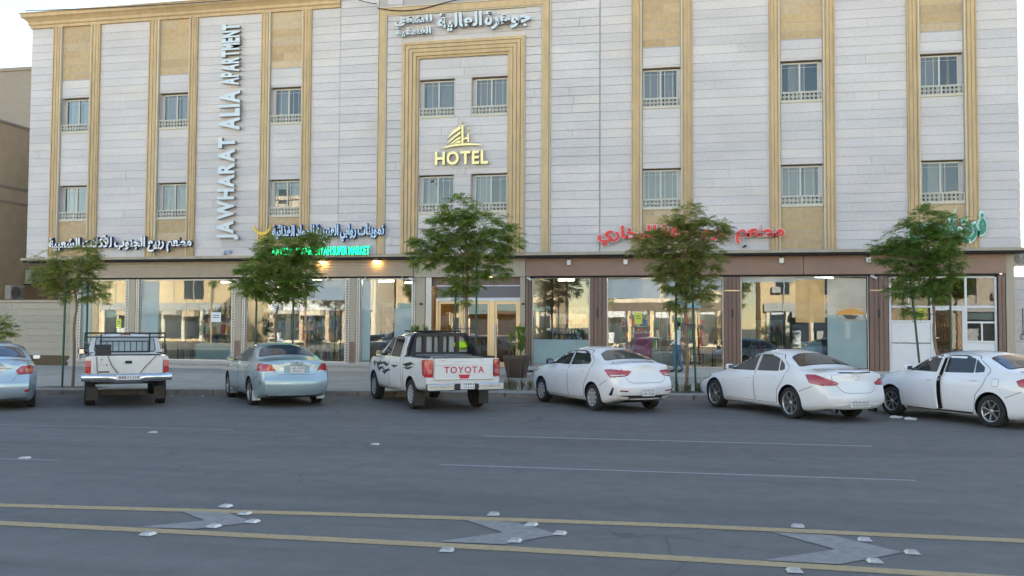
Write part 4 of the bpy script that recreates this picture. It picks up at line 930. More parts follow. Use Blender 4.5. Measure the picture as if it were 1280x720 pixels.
for i, (x, y) in enumerate([(-21.2, 1.6), (-20.2, 2.9), (-18.9, 1.4)]):
    table(x, GY+y, ['round table left of the white box', 'round table in the middle of the second shop', 'round table behind the white box'][i]); chair(x+.55, GY+y-.2, -1.2+i, ['dark chair by the leftmost round table', 'dark chair in the middle of the second shop', 'dark chair behind the white box'][i])
# ------------------------------------------------------------------ vehicles
def paint(name, col, metal=0., rough=.28, dirt=.05):
    return mat(name, col, rough, metal, var=dirt, scale=1.5, coat=.9)
M['cw1'] = paint('pearl_white_paint', (.80, .815, .82)); M['cw2'] = paint('white_car_paint', (.82, .83, .84)); M['cw3'] = paint('white_pickup_paint', (.74, .745, .74)); M['cw4'] = paint('dusty_white_paint', (.66, .68, .67), rough=.4, dirt=.08)
M['cs1'] = paint('pale_blue_silver_paint', (.40, .52, .56), .45, .3); M['cs2'] = paint('ice_blue_silver_paint', (.44, .56, .64), .45, .3)
M['car_glass'] = mat('tinted_car_glass', (.022, .028, .034), .03, spec=.8)
M['car_glass_b'] = mat('pale_tinted_glass', (.09, .085, .085), .04, spec=.8)
M['car_glass_c'] = mat('bluish_tinted_glass', (.035, .05, .085), .05, spec=.8)
M['guard_glass'] = mat('pale_painted_view_glass', (.40, .46, .47), .12)  # pale base colour stands in for the bright view through the glass
M['rubber'] = mat('tyre_rubber', (.022, .022, .022), .85, bump=.3, bscale=80); M['trim'] = mat('black_trim', (.015, .015, .016), .5)
M['dark_trim'] = mat('dark_grey_plastic', (.035, .035, .035), .7)
M['alloy'] = mat('alloy_rim', (.50, .50, .50), .3, .8); M['dark_alloy'] = mat('dark_alloy_rim', (.20, .20, .21), .3, .8); M['hubcap'] = mat('silver_hubcap', (.48, .49, .50), .4, .4)
M['chrome'] = mat('chrome', (.75, .77, .78), .08, 1.); M['chrome_dusty'] = mat('dusty_chrome', (.60, .64, .68), .2, .9, var=.1)
M['red_lens'] = mat('red_lamp_lens', (.42, .01, .015), .12, coat=1); M['clear_lens'] = mat('clear_lamp_lens', (.62, .62, .62), .1, coat=1); M['amber_lens'] = mat('amber_lamp_lens', (.55, .16, .03), .12, coat=1)
M['dark_red'] = mat('dark_red_lens', (.16, .005, .01), .12, coat=1); M['pink_lens'] = mat('faded_red_lens', (.55, .16, .15), .2, coat=.5)
M['plate'] = mat('plate_white', (.66, .68, .68), .4); M['mark'] = mat('plate_ink', (.05, .05, .06), .6); M['red_vinyl'] = mat('red_vinyl', (.55, .012, .05), .4); M['black_vinyl'] = mat('black_vinyl', (.02, .02, .03), .4)
M['hi_vis'] = mat('neon_yellow_cloth', (.55, .95, .03), .8)

def chaikin(p, n=2, closed=False):
    for _ in range(n):
        q = [] if closed else [p[0]]
        m_ = len(p)
        for i in range(m_ if closed else m_-1):
            a = Vector(p[i]); b = Vector(p[(i+1) % m_]); q += [tuple(a*.75+b*.25), tuple(a*.25+b*.75)]
        if not closed: q.append(p[-1])
        p = q
    return p
def interp(tab):
    tab = sorted(tab)
    def f(x):
        if x <= tab[0][0]: return tab[0][1]
        for (a, b), (c, d) in zip(tab, tab[1:]):
            if x <= c: t = (x-a)/max(1e-9, c-a); return b+(d-b)*t
        return tab[-1][1]
    return f
def smooth_tab(t, n=2): return interp(chaikin(sorted(t), n))
class Car:
    def __init__(s, sp, loc, heading, label, cat='car', name='parked_car'):
        s.sp = sp; s.root = empty(name, loc, heading, label, cat, 'cars and pickups parked nose-in along the kerb'); s.loft(); s.mats = {}
    def loft(s):
        sp = s.sp; top = chaikin(sp['top'], 3)
        # resample by length
        P_ = [Vector(p) for p in top]; out = [P_[0]]; 
        for a, b in zip(P_, P_[1:]):
            L_ = (b-a).length; n = max(1, int(L_/.05)); out += [a.lerp(b, (k+1)/n) for k in range(n)]
        zsf = smooth_tab(sp['shoulder']); wf = smooth_tab(sp['width']); zbf = interp(sp['bottom'])
        side = smooth_tab(sp.get('side', [(0, .90), (.06, .95), (.25, .985), (.5, 1.0), (.78, .995), (.92, .97), (1, .93)]), 1); tum = sp['tumble']
        SB, SU, SC = 14, 8, 10
        fr, rr = smooth_tab(sp['front_face'], 1), smooth_tab(sp['rear_face'], 1); xf_, xr_ = out[0].x, out[-1].x
        rings = []
        for i, p in enumerate(out):
            a = out[max(0, i-2)]; b = out[min(len(out)-1, i+2)]; dx = b.x-a.x; slope = (b.y-a.y)/(dx if abs(dx) > .01 else -.01)
            bow = -sp.get('bow', .12)*math.tanh(slope*1.5)*(1 if abs(slope) < 6 else .3)
            if min(abs(p.x-xf_), abs(p.x-xr_)) < .25: bow *= min(abs(p.x-xf_), abs(p.x-xr_))/.25
            x, zt = p.x, p.y; zs = min(zsf(x), zt-.02); w = wf(x); zb = zbf(x); r = [(0, zb, 0), (w*.5, zb, 0), (w*.82, zb, 0)]
            for k in range(SB+1):
                t = k/SB; r.append((w*side(t), zb+.03+(zs-zb-.03)*t, 0))
            crown = sp.get('crown', .05)+sp.get('crown2', .07)*min(1, max(0, zt-zs-.05)/.35); zc = max(zs+.006, zt-crown); y0 = w*side(1)
            shelf = .012*min(1, max(0, (zc-zs))/.2)
            for k in range(1, SU+1):
                t = k/SU; z = zs+(zc-zs)*t; r.append((y0-shelf-tum*(z-zs)-.03*max(0, z-zs)**2*2, z, 0))
            yc = r[-1][0]
            for k in range(1, SC+1):
                th = PI/2*k/SC; y = yc*math.cos(th)**.85; y = 0 if k == SC else y
                z = zc+(zt-zc)*(1-(y/yc)**2.6); r.append((y, z, bow*(1-(y/yc)**2)))
            ring = []
            for y, z, dx_ in r:
                xx = x+dx_
                if x-xr_ < .45: xx += rr(z)*(1-(x-xr_)/.45)**2
                if xf_-x < .45: xx += fr(z)*(1-(xf_-x)/.45)**2
                ring.append(Vector((xx, y, z)))
            rings.append(ring)
        n = len(rings[0]); bm = bmesh.new(); rows_ = []
        def cap(ring, face, sg, bulge, order):
            L_ = []
            for k in (.86, .68, .48, .26, 0.): L_.append([Vector((v.x+sg*bulge*(1-k**2.2), v.y*k, v.z)) for v in ring])
            return L_[::-1] if order else L_
        allr = cap(rings[0], fr, 1, sp.get('fbulge', .14), True)+rings+cap(rings[-1], rr, -1, sp.get('rbulge', .10), False)
        for ring in allr:
            L_ = [bm.verts.new(v) for v in ring]; Rr = [bm.verts.new((v.x, -v.y, v.z)) for v in ring]; rows_.append((L_, Rr))
        for (a, c), (b, d) in zip(rows_, rows_[1:]):
            for i in range(n-1):
                bm.faces.new((a[i], a[i+1], b[i+1], b[i])); bm.faces.new((c[i], d[i], d[i+1], c[i+1]))
        bmesh.ops.remove_doubles(bm, verts=bm.verts, dist=.0004); bmesh.ops.dissolve_degenerate(bm, dist=.0004, edges=bm.edges)
        bmesh.ops.holes_fill(bm, edges=bm.edges, sides=0); bmesh.ops.recalc_face_normals(bm, faces=bm.faces)
        bmesh.ops.triangulate(bm, faces=[f for f in bm.faces if len(f.verts) > 4])
        for f in bm.faces: f.smooth = True
        tb = BVHTree.FromBMesh(bm); h_, n_, _, _ = tb.ray_cast(Vector((.1, 4, .7)), Vector((0, -1, 0)))
        if n_ is not None and n_.y < 0: bmesh.ops.reverse_faces(bm, faces=bm.faces)
        me = bpy.data.meshes.new('body'); bm.to_mesh(me); bm.normal_update(); s.bvh = BVHTree.FromBMesh(bm); bm.verts.ensure_lookup_table(); bm.faces.ensure_lookup_table()
        s.vn = [v.normal.copy() for v in bm.verts]; s.vc = [v.co.copy() for v in bm.verts]; s.fv = [[v.index for v in f.verts] for f in bm.faces]; bm.free()
        me.materials.append(sp['paint']); me.materials.append(M['trim']); me.update()
        body = bpy.data.objects.new('body', me); COL.objects.link(body)
        cut = MB(); R_ = sp['wheel_r']; 
        for x in (sp['wb']/2, -sp['wb']/2):
            for sg in (1, -1):
                ya, yb = sg*(sp['w']-.30), sg*(sp['w']+.2); q = 28; ra = R_+sp.get('arch', .055); V = []
                for y in (ya, yb):
                    for k in range(q): t = 2*PI*k/q; V.append((x+ra*math.cos(t), y, R_+.01+ra*math.sin(t)))
                cut.add(V, [(k, (k+1) % q, (k+1) % q+q, k+q) for k in range(q)]+[tuple(range(q))[::-1], tuple(range(q, 2*q))], M['trim'])
        if 'bed' in sp:
            x0, x1, yb_, zb_ = sp['bed']; cut.box(x0, x1, -yb_, yb_, zb_, 3, M['trim']); cut.box(x1+.03, x1+.055, -1.2, 1.2, .35, sp['rail']+.02, M['trim'])
        cm = cut.mesh('cut'); recalc(cm); cm.materials.clear(); cm.materials.append(sp['paint']); cm.materials.append(M['trim'])
        for p in cm.polygons: p.material_index = 1
        if 'bed' in sp and not sp.get('bed_black'):
            for p in cm.polygons:
                if abs(p.center.y) < sp['bed'][2]+.001 and p.center.x < sp['bed'][1]+.001 and abs(p.center.z-sp['wheel_r']) > .3: p.material_index = 0
        co = bpy.data.objects.new('cut', cm); COL.objects.link(co)
        md = body.modifiers.new('b', 'BOOLEAN'); md.operation = 'DIFFERENCE'; md.object = co; md.solver = 'EXACT'
        dg = bpy.context.evaluated_depsgraph_get(); nm = bpy.data.meshes.new_from_object(body.evaluated_get(dg))
        body.modifiers.clear(); body.data = nm; bpy.data.objects.remove(co); nm.name = 'body'
        nm.set_sharp_from_angle(angle=R(42)); body.parent = s.root; s.body = body
    def cast(s, o, d):
        h, n, i, dist = s.bvh.ray_cast(o, d)
        if h is None: h, n, i, dist = s.bvh.find_nearest(o+d*((Vector((0, 0, .8))-o).dot(d)))
        vs = s.fv[i]; w = poly_3d_calc([s.vc[k] for k in vs], h); nn = Vector()
        for k, ww in zip(vs, w): nn += s.vn[k]*ww
        return h, nn.normalized()
    def frame(s, d):
        d = Vector(d).normalized(); u = d.cross(Vector((0, 0, 1))).normalized(); return d, u, u.cross(d)
    def pt(s, p, d, off=0.):
        d, u, v = s.frame(d); o = u*Vector(p).dot(u)+v*Vector(p).dot(v)-d*6; h, n = s.cast(o, d); return h+n*off, n
    def panel(s, name, pts, d, m, off=.004, th=.008, res=.06, parent=None, rnd=0, seam=0, seam_m=None, label=None):
        """sheet laid on the body: polygon given by rough 3D points seen along d"""
        d, u, v = s.frame(d); P2 = [(Vector(p).dot(u), Vector(p).dot(v)) for p in pts]
        if rnd:
            q = []; n_ = len(P2)
            for i in range(n_):   # round each corner by rnd metres
                a, b, c = Vector(P2[i-1]), Vector(P2[i]), Vector(P2[(i+1) % n_]); r1 = min(rnd, (a-b).length*.45); r2 = min(rnd, (c-b).length*.45)
                A_, B_ = b+(a-b).normalized()*r1, b+(c-b).normalized()*r2
                for t in (0, .33, .67, 1): q.append(tuple(A_*(1-t)**2+b*2*t*(1-t)+B_*t*t))
            P2 = q
        area = sum(a[0]*b[1]-b[0]*a[1] for a, b in zip(P2, P2[1:]+P2[:1]))
        if area < 0: P2 = P2[::-1]
        loop = []
        for a, b in zip(P2, P2[1:]+P2[:1]):
            a, b = Vector(a), Vector(b); n_ = max(1, int((b-a).length/res+.5)); loop += [a.lerp(b, k/n_) for k in range(n_)]
        x0, x1 = min(p.x for p in loop), max(p.x for p in loop); y0, y1 = min(p.y for p in loop), max(p.y for p in loop)
        def inside_(p):
            c = False; j = len(loop)-1
            for i in range(len(loop)):
                if (loop[i].y > p.y) != (loop[j].y > p.y) and p.x < (loop[j].x-loop[i].x)*(p.y-loop[i].y)/(loop[j].y-loop[i].y)+loop[i].x: c = not c
                j = i
            return c
        pts2 = list(loop); nx, ny = int((x1-x0)/res), int((y1-y0)/res)
        for i in range(1, nx):
            for j in range(1, ny):
                p = Vector((x0+(x1-x0)*i/nx, y0+(y1-y0)*j/ny))
                if inside_(p) and min((p-q).length_squared for q in loop) > (res*.45)**2: pts2.append(p)
        nl = len(loop); r = delaunay_2d_cdt(pts2, [(i, (i+1) % nl) for i in range(nl)], [], 1, 1e-5); V2, E2, F2 = r[0], r[1], r[2]
        pos = []; nor = []
        for p in V2:
            h, n = s.cast(u*p.x+v*p.y-d*6, d); pos.append(h+n*off); nor.append(n)
        verts = [tuple(p) for p in pos]; faces = []; mi = []; ln = []
        for f in F2:
            f = list(f); nn = (pos[f[1]]-pos[f[0]]).cross(pos[f[2]]-pos[f[0]])
            if nn.dot(nor[f[0]]) < 0: f = f[::-1]
            faces.append(f); mi.append(0); ln += [nor[k] for k in f]
        hp = [s.cast(u*p.x+v*p.y-d*6, d) for p in loop]; o0 = len(verts)
        verts += [tuple(h+n*off) for h, n in hp]+[tuple(h-n*(th-off)) for h, n in hp]
        for i in range(nl):
            j = (i+1) % nl; f = [o0+i, o0+i+nl, o0+j+nl, o0+j]; a, b, c = (Vector(verts[k]) for k in f[:3]); nn = (b-a).cross(c-a); nn = nn.normalized() if nn.length else Vector((0, 0, 1))
            faces.append(f); mi.append(1 if seam else 0); ln += [nn]*4
        if seam:
            o1 = len(verts); ext = []
            for i in range(nl):
                t = (loop[(i+1) % nl]-loop[i-1]).normalized(); ext.append(loop[i]+Vector((t.y, -t.x))*seam)
            ep = [s.cast(u*p.x+v*p.y-d*6, d) for p in ext]; verts += [tuple(h+n*.0015) for h, n in hp]+[tuple(h+n*.0015) for h, n in ep]
            for i in range(nl):
                j = (i+1) % nl; f = [o1+i, o1+i+nl, o1+j+nl, o1+j]; a, b, c = (Vector(verts[k]) for k in f[:3])
                if (b-a).cross(c-a).dot(hp[i][1]) < 0: f = f[::-1]
                faces.append(f); mi.append(1); ln += [hp[i][1]]*4
        me = bpy.data.meshes.new(name); me.from_pydata(verts, [], faces); me.materials.append(m); me.materials.append(seam_m or M['trim']); me.polygons.foreach_set('material_index', mi)
        me.polygons.foreach_set('use_smooth', [True]*len(faces)); me.update(); me.normals_split_custom_set([tuple(x) for x in ln])
        o = bpy.data.objects.new(name, me); COL.objects.link(o); o.parent = parent or s.root
        if label: o['label'] = label
        return o
    def both(s, name, pts, d, m, **kw):
        return [s.panel(name, pts, d, m, **kw), s.panel(name, [(p[0], -p[1], p[2]) for p in pts], (d[0], -d[1], d[2]), m, **kw)]
    def side(s, name, pts, m, sgn=1, **kw): return s.panel(name, [(x, sgn, z) for x, z in pts], (0, -sgn, 0), m, **kw)
    def box(s, name, c, size, m, parent=None, rz=0, ry=0, bev=.01, mats=None):
        g = MB(); X, Y, Z = (q/2 for q in size); g.box(-X, X, -Y, Y, -Z, Z, m, bev=min(bev, X*.9, Y*.9, Z*.9)); o = g.build(name, parent or s.root); o.location = c; o.rotation_euler = (0, ry, rz); return o
    def wheels(s, n=5, rim='alloy', style='spoke', rim_r=None, steer=0, y_in=.02):
        sp = s.sp; R_ = sp['wheel_r']; rr = rim_r or R_*.66; wd = sp.get('tyre_w', .21); hub = MB(); m = M[rim]
        T = MB(); prof = [(rr*.98, -wd*.46), (rr*1.04, -wd*.5), (R_*.93, -wd*.5), (R_*.985, -wd*.42), (R_, -wd*.3), (R_, wd*.3), (R_*.985, wd*.42), (R_*.93, wd*.5), (rr*1.04, wd*.5), (rr*.98, wd*.46)]
        rx = Matrix.Rotation(-PI/2, 4, 'X'); T.lathe(prof, M['rubber'], 36, rx); T.lathe([(R_+.0005, -.045), (R_+.0005, -.04)], M['trim'], 36, rx); tm = T.mesh('tyre')
        hub.lathe([(rr, wd*.47), (rr*.93, wd*.47), (rr*.90, wd*.36), (rr*.88, -wd*.3), (rr, -wd*.4)], m, 32, rx)
        hub.lathe([(0, wd*.0), (rr*.9, wd*.0)], M['trim'], 24, rx); hub.lathe([(0, -wd*.38), (rr*.99, -wd*.38)], M['trim'], 24, rx)
        if style == 'cap':   # full hubcap with slots
            hub.lathe([(rr*.93, wd*.40), (rr*.55, wd*.46), (rr*.2, wd*.44), (0, wd*.45)], m, 32, rx)
            for k in range(n):
                a = 2*PI*k/n; V = [(rr*q*math.cos(a+t), wd*hh, rr*q*math.sin(a+t)) for q, t, hh in ((.62, -.12, .468), (.86, -.16, .43), (.86, .16, .43), (.62, .12, .468))]; hub.add(V, [(0, 1, 2, 3)], M['trim'])
            for k in range(5): a = 2*PI*k/5; hub.lathe([(0, .012), (.014, .010), (.014, 0)], M['dark_alloy'], 8, Matrix.Translation((rr*.3*math.cos(a), wd*.45, rr*.3*math.sin(a))) @ Matrix.Rotation(-PI/2, 4, 'X'))
        else:
            for k in range(n):
                a = 2*PI*k/n
                prs = ((-.10, .10),) if style == 'spoke' else ((-.17, -.07), (.07, .17))
                for (t0, t1) in prs:
                    w0 = .5; V = []
                    for q, hh in ((.14, .36), (.93, .43)):
                        f_w = 1.35 if q < .5 else .72
                        for t in (t0*f_w*(2.4 if q < .5 else 1), t1*f_w*(2.4 if q < .5 else 1)):
                            for dz in (0, -.035): V.append((rr*q*math.cos(a+t), wd*hh+dz, rr*q*math.sin(a+t)))
                    hub.add(V, [(0, 2, 6, 4), (1, 5, 7, 3), (0, 4, 5, 1), (2, 3, 7, 6)], m)
            hub.lathe([(0, wd*.40), (rr*.17, wd*.40), (rr*.20, wd*.33), (rr*.2, wd*.1)], m, 20, rx)
        hm = hub.mesh('rim')
        for x in (sp['wb']/2, -sp['wb']/2):
            for sg in (1, -1):
                w_ = link('wheel', hm, s.root, (x, sg*(sp['w']-wd/2-y_in), R_), (0, random.uniform(0, 1), (0 if sg > 0 else PI)+(steer if x > 0 else 0)))
                link('tyre', tm, w_)
    def mirror(s, x, z, m, size=(.10, .20, .13)):
        for sg in (1, -1):
            h, n = s.pt((x, sg, z), (0, -sg, 0)); g = MB(); g.box(-size[0]/2, size[0]/2, -size[1]/2, size[1]/2, -size[2]/2, size[2]/2, m, bev=.035)
            g.tube([(0, -sg*.14, -.03), (0, -sg*.02, -.04)], .022, M['trim'], 8)
            o = g.build('side_mirror', s.root, (h.x, h.y+sg*(size[1]/2+.05), h.z+.03))
            g = MB(); g.box(-.004, 0, -size[1]/2+.03, size[1]/2-.03, -size[2]/2+.025, size[2]/2-.025, M['chrome']); g.build('mirror_glass', o, (-size[0]/2-.001, 0, 0))
    def plate(s, z, d=(1, 0, 0), size=(.34, .17), y=0, off=.012, tilt=0):
        h, n = s.pt((0, y, z), d); g = MB(); w_, hh = size; g.box(-.008, 0, -w_/2, w_/2, -hh/2, hh/2, M['plate'], bev=.003); o = g.build('license_plate', s.root, (h.x-off, y, z)); 
        g = MB(); rg = random.Random(int(z*1000))
        for r_ in range(2):
            yy = -w_*.42
            while yy < w_*.36:
                ww = rg.uniform(.018, .04); zz = hh*(.08 if r_ else -.36); kk = rg.randint(0, 3)
                g.box(-.010, -.008, yy, yy+.008, zz, zz+hh*.26, M['mark'])
                if kk > 0: g.box(-.0101, -.0081, yy+.0081, yy+ww, zz+hh*.1*kk, zz+hh*.1*kk+.012, M['mark'])
                if kk > 1: g.box(-.010, -.008, yy+ww+.0001, yy+ww+.008, zz, zz+hh*.2, M['mark'])
                yy += ww+.02
        g.build('plate_marks', o, kind='stuff'); return o
    def handles(s, pts, m, ln=.17):
        out = []
        for (x, z, par, sg) in pts:
            h, n = s.pt((x, sg, z), (0, -sg, 0)); g = MB(); g.box(-ln/2, ln/2, -.012, .012, -.014, .014, m, bev=.009); g.box(-ln*.36, ln*.36, -.030, -.026, -.026, .026, M['dark_trim'] if False else m)
            o = g.build('door_handle', par, (h.x, h.y+sg*.028, h.z)); out.append(o)
        return out
def wheel_cut(pts, cx, r, z0):
    """replaces the corner of a door outline that the rear wheel arch eats by an arc"""
    return pts
def common(c, sp, front_door, rear_door, dlo_f, dlo_r, quarter, ws, rw, handle_z, hm=None, glass='car_glass', rear_glass=None, fuel=None, open_front=False, rail_m=None):
    """doors with windows, windscreens, handles; polygons in (x, z)"""
    pm = sp['paint']
    for sg in (1, -1):
        par = {}
        for nm, poly, dl in (('door', front_door, dlo_f), ('door', rear_door, dlo_r)):
            if poly is None: continue
            if open_front and sg == 1 and poly is front_door:
                # hinged at its front edge and standing a little open
                hx = max(p[0] for p in poly); hp, _ = c.pt((hx, 1, .6), (0, -1, 0)); hinge = empty('open_front_door', (hx, hp.y-.03, 0), 0, parent=c.root)
                dk = c.side('dark_opening_sheet', [(x*(1), z) for x, z in poly], M['trim'], sg, off=.002, th=.004, rnd=.04, res=.08)  # black sheet stands in for the dark cabin behind the open door
                p_ = c.side('door', poly, pm, sg, off=.012, th=.045, rnd=.05, seam=0); gl = c.side('door_glass', dl, M[glass], sg, off=.016, th=.006, parent=p_, rnd=.03, seam=.012)
                p_.data = p_.data.copy()
                T_ = Matrix.Translation((-hx, -(hp.y-.03), 0)); p_.data.transform(T_); gl.data.transform(T_); p_.parent = c.root; bpy.data.objects.remove(hinge)
                p_.location = (hx, hp.y-.03, 0); p_.rotation_euler = (0, 0, -R(open_front)); p_['label'] = 'front door standing ajar'; par[id(poly)] = p_
                hx2, z2 = handle_z[0]; h, n = c.pt((hx2, 1, z2), (0, -1, 0)); g = MB(); g.box(-.085, .085, -.012, .012, -.014, .014, hm or pm, bev=.009); g.build('door_handle', p_, (h.x-hx, h.y+.04-(hp.y-.03), h.z)); continue
            p_ = c.side(nm, poly, pm, sg, off=.005, th=.008, rnd=.05, seam=.009, res=.07)
            c.side('door_glass', dl, M[glass], sg, off=.009, th=.006, parent=p_, rnd=.03, seam=.016, seam_m=rail_m)
            hx2, z2 = handle_z[0] if poly is front_door else handle_z[1]; c.handles([(hx2, z2, p_, sg)], hm or pm)
        if quarter: c.side('quarter_glass', quarter, M[glass], sg, off=.006, th=.006, rnd=.02, seam=.012)
        if fuel and sg == 1: c.side('fuel_flap', [(fuel[0]-.07, fuel[1]-.07), (fuel[0]+.07, fuel[1]-.07), (fuel[0]+.07, fuel[1]+.07), (fuel[0]-.07, fuel[1]+.07)], pm, sg, off=.003, th=.004, rnd=.02, seam=.006)
    if sp.get('rail'): tf = 0.; tb = 0.
    else: tf = tb = -.75
    def shape_(q):
        (a, b), (e, f) = q[0], q[1]; return sym([(a, b), (e, f-.05), (e*.55, f-.016)]) if not sp.get('rail') else sym([(a, b), (e, f-.02)])
    def onto(y, z, sx):
        for k in range(30):
            h, n, i, dd = c.bvh.ray_cast(Vector((sx*4, y, z-k*.006)), Vector((-sx, 0, 0)))
            if h is not None and abs(n.x) > .22: return tuple(h)
        return tuple(c.pt((sx*3, y, z-.1), (-sx, 0, 0))[0])
    wp = [onto(y, z, 1) for y, z in shape_(ws)]; rp = [onto(y, z, -1) for y, z in shape_(rw)]
    c.panel('windscreen', wp, (-1, 0, tf), M[glass], off=.008, th=.006, rnd=.06, seam=.02)
    c.panel('rear_window', rp, (1, 0, tb), M[rear_glass or glass], off=.008, th=.006, rnd=.05, seam=.022, res=.05)
    if not sp.get('rail'):
        for sg in (1, -1):
            xr = sp['top'][-1][0]; c.side('bumper_seam', [(-sp['wb']/2-.33, .60), (xr+.28, .735), (xr+.28, .725), (-sp['wb']/2-.33, .59)], M['trim'], sg, off=.003, th=.002, res=.05)
def sym(half): return half+[(-y, z) for y, z in half[::-1]]

# ---- pearl white sedan with twin-spoke alloys (second from the right)
sp = dict(w=.885, wb=2.85, wheel_r=.335, paint=M['cw1'], tumble=.52, tyre_w=.225, arch=.045,
    top=[(2.16, .60), (2.12, .72), (1.85, .82), (1.35, .92), (.98, .985), (.40, 1.30), (.10, 1.405), (-.30, 1.452), (-.75, 1.43), (-1.10, 1.345), (-1.62, 1.125), (-1.85, 1.075), (-2.15, 1.07), (-2.34, 1.065), (-2.42, 1.03)],
    shoulder=[(2.3, .58), (1.9, .70), (1.3, .80), (.8, .86), (0, .90), (-.8, .93), (-1.5, .97), (-2.1, .965), (-2.5, .95)],
    width=[(2.2, .70), (2.05, .80), (1.7, .865), (1.2, .885), (0, .88), (-1.0, .885), (-1.6, .89), (-2.0, .865), (-2.25, .82), (-2.45, .72)],
    bottom=[(2.3, .30), (1.9, .19), (-1.9, .19), (-2.45, .27)],
    front_face=[(.2, -.05), (.35, .06), (.5, .07), (.62, 0), (.8, -.05)], rear_face=[(.2, .10), (.27, .02), (.38, -.05), (.52, -.06), (.66, -.02), (.85, .03), (1.0, .02), (1.06, 0)])
c = Car(sp, (1.67, 22.15, 0), R(122.8), 'pearl white sports sedan with twin-spoke alloy wheels parked in front of the cafe window')
fd = [(.98, .30), (1.02, .62), (.93, .93), (.30, 1.30), (-.10, 1.345), (-.14, .95), (-.20, .30)]
rd = [(-.225, .30), (-.165, .95), (-.125, 1.345), (-.45, 1.36), (-.86, 1.33), (-1.30, 1.08), (-1.20, .80), (-1.02, .60), (-.98, .30)]
common(c, sp, fd, rd, [(.80, .945), (.28, 1.265), (-.07, 1.315), (-.11, .955)], [(-.19, .96), (-.155, 1.32), (-.50, 1.325), (-.86, 1.25), (-.98, .98)], [(-1.0, .985), (-.90, 1.24), (-1.10, 1.13), (-1.17, 1.03)],
    sym([(.66, 1.00), (.56, 1.33)]), sym([(.66, 1.11), (.50, 1.375)]), [(.02, .80), (-.92, .84)], rail_m=M['chrome'], fuel=None)
c.wheels(7, 'alloy', 'twin', .245)
c.mirror(.72, .98, M['cw1'])
for tl in c.both('tail_light', [(-1.95, .85, .955), (-2.2, .80, .96), (-2.4, .52, .845), (-2.4, .40, .80), (-2.4, .44, .765), (-2.3, .72, .755), (-2.05, .85, .80)], (.80, -.6, 0), M['red_lens'], off=.012, th=.02, res=.04, seam=.008): pass
for tl in c.both('reversing_lens', [(-2.4, .50, .815), (-2.4, .42, .795), (-2.4, .46, .775), (-2.4, .56, .785)], (.80, -.6, 0), M['pink_lens'], off=.015, th=.01, res=.04): pass
c.panel('boot_lid', [(-3, y, z) for y, z in sym([(.60, 1.055), (.58, .86), (.40, .64), (.28, .60)])], (1, 0, 0), M['cw1'], off=.004, th=.008, rnd=.05, seam=.007)
c.panel('spoiler_gap', [(-3, y, z) for y, z in sym([(.42, 1.02), (.38, 1.0)])], (1, 0, 0), M['trim'], off=.008, th=.006, res=.04)
c.panel('rear_bumper', [(-3, y, z) for y, z in sym([(.60, .37), (.50, .30), (.42, .265)])], (1, 0, 0), M['cw1'], off=.012, th=.014, rnd=.03)
c.panel('diffuser', [(-3, y, z) for y, z in sym([(.66, .262), (.60, .20)])], (1, 0, 0), M['dark_trim'], off=.006, th=.01)
h, n = c.pt((-3, 0, .90), (1, 0, 0)); g = MB(); g.lathe([(.058, -.006), (.05, .006), (.036, .006), (.032, -.006)], M['chrome'], 20, Matrix.Translation(h) @ Matrix.Rotation(-PI/2, 4, 'Y') @ Matrix.Scale(1, 4), closed=True); g.build('badge', c.root)
c.plate(.38, size=(.50, .14), off=.02)
for y in (.5,): 
    g = MB(); g.tube([(-2.30, y, .235), (-2.47, y, .235)], .045, M['chrome'], 14, cap=False); g.build('exhaust', c.root)
    g = MB(); g.tube([(-2.30, -y, .235), (-2.47, -y, .235)], .045, M['chrome'], 14, cap=False); g.build('exhaust', c.root)
def headlights(c, pts, d=(-.8, -.6, 0)): c.both('headlight', pts, d, M['clear_lens'], off=.01, th=.012, res=.06, seam=.008)
headlights(c, [(2.1, .75, .66), (1.8, .86, .78), (1.75, .86, .70), (2.15, .55, .60)])
c.panel('grille', [(3, y, z) for y, z in sym([(.42, .60), (.34, .42)])], (-1, 0, 0), M['trim'], off=.006, th=.01, rnd=.03)

# ---- white compact sedan with swept tail lamps (centre right)
sp = dict(w=.86, wb=2.58, wheel_r=.305, paint=M['cw2'], tumble=.50, tyre_w=.19, arch=.05,
    top=[(2.00, .66), (1.96, .80), (1.70, .92), (1.28, 1.00), (1.02, 1.05), (.45, 1.34), (.15, 1.43), (-.25, 1.46), (-.75, 1.44), (-1.10, 1.37), (-1.62, 1.17), (-1.80, 1.135), (-2.00, 1.135), (-2.12, 1.13), (-2.18, 1.09)],
    shoulder=[(2.1, .66), (1.7, .80), (1.2, .88), (.8, .91), (0, .94), (-.8, .97), (-1.4, 1.02), (-2.0, 1.03), (-2.3, 1.0)],
    width=[(2.05, .66), (1.9, .77), (1.6, .84), (1.1, .86), (0, .857), (-1.0, .86), (-1.5, .855), (-1.85, .82), (-2.05, .77), (-2.2, .68)],
    bottom=[(2.1, .32), (1.7, .19), (-1.7, .19), (-2.2, .30)],
    front_face=[(.2, -.05), (.35, .06), (.5, .07), (.62, .04), (.8, -.05)], rear_face=[(.2, .14), (.32, .02), (.45, -.07), (.60, -.08), (.70, -.04), (.85, .01), (1.0, .03), (1.12, 0)])
c = Car(sp, (-2.70, 22.73, 0), R(127.0), 'white compact sedan with silver hubcaps and swept red tail lamps in front of the restaurant')
fd = [(.96, .28), (1.0, .62), (.93, .98), (.36, 1.32), (-.08, 1.375), (-.10, 1.0), (-.14, .28)]
rd = [(-.165, .28), (-.125, 1.0), (-.105, 1.375), (-.45, 1.385), (-.80, 1.36), (-1.22, 1.13), (-1.12, .82), (-.95, .62), (-.88, .28)]
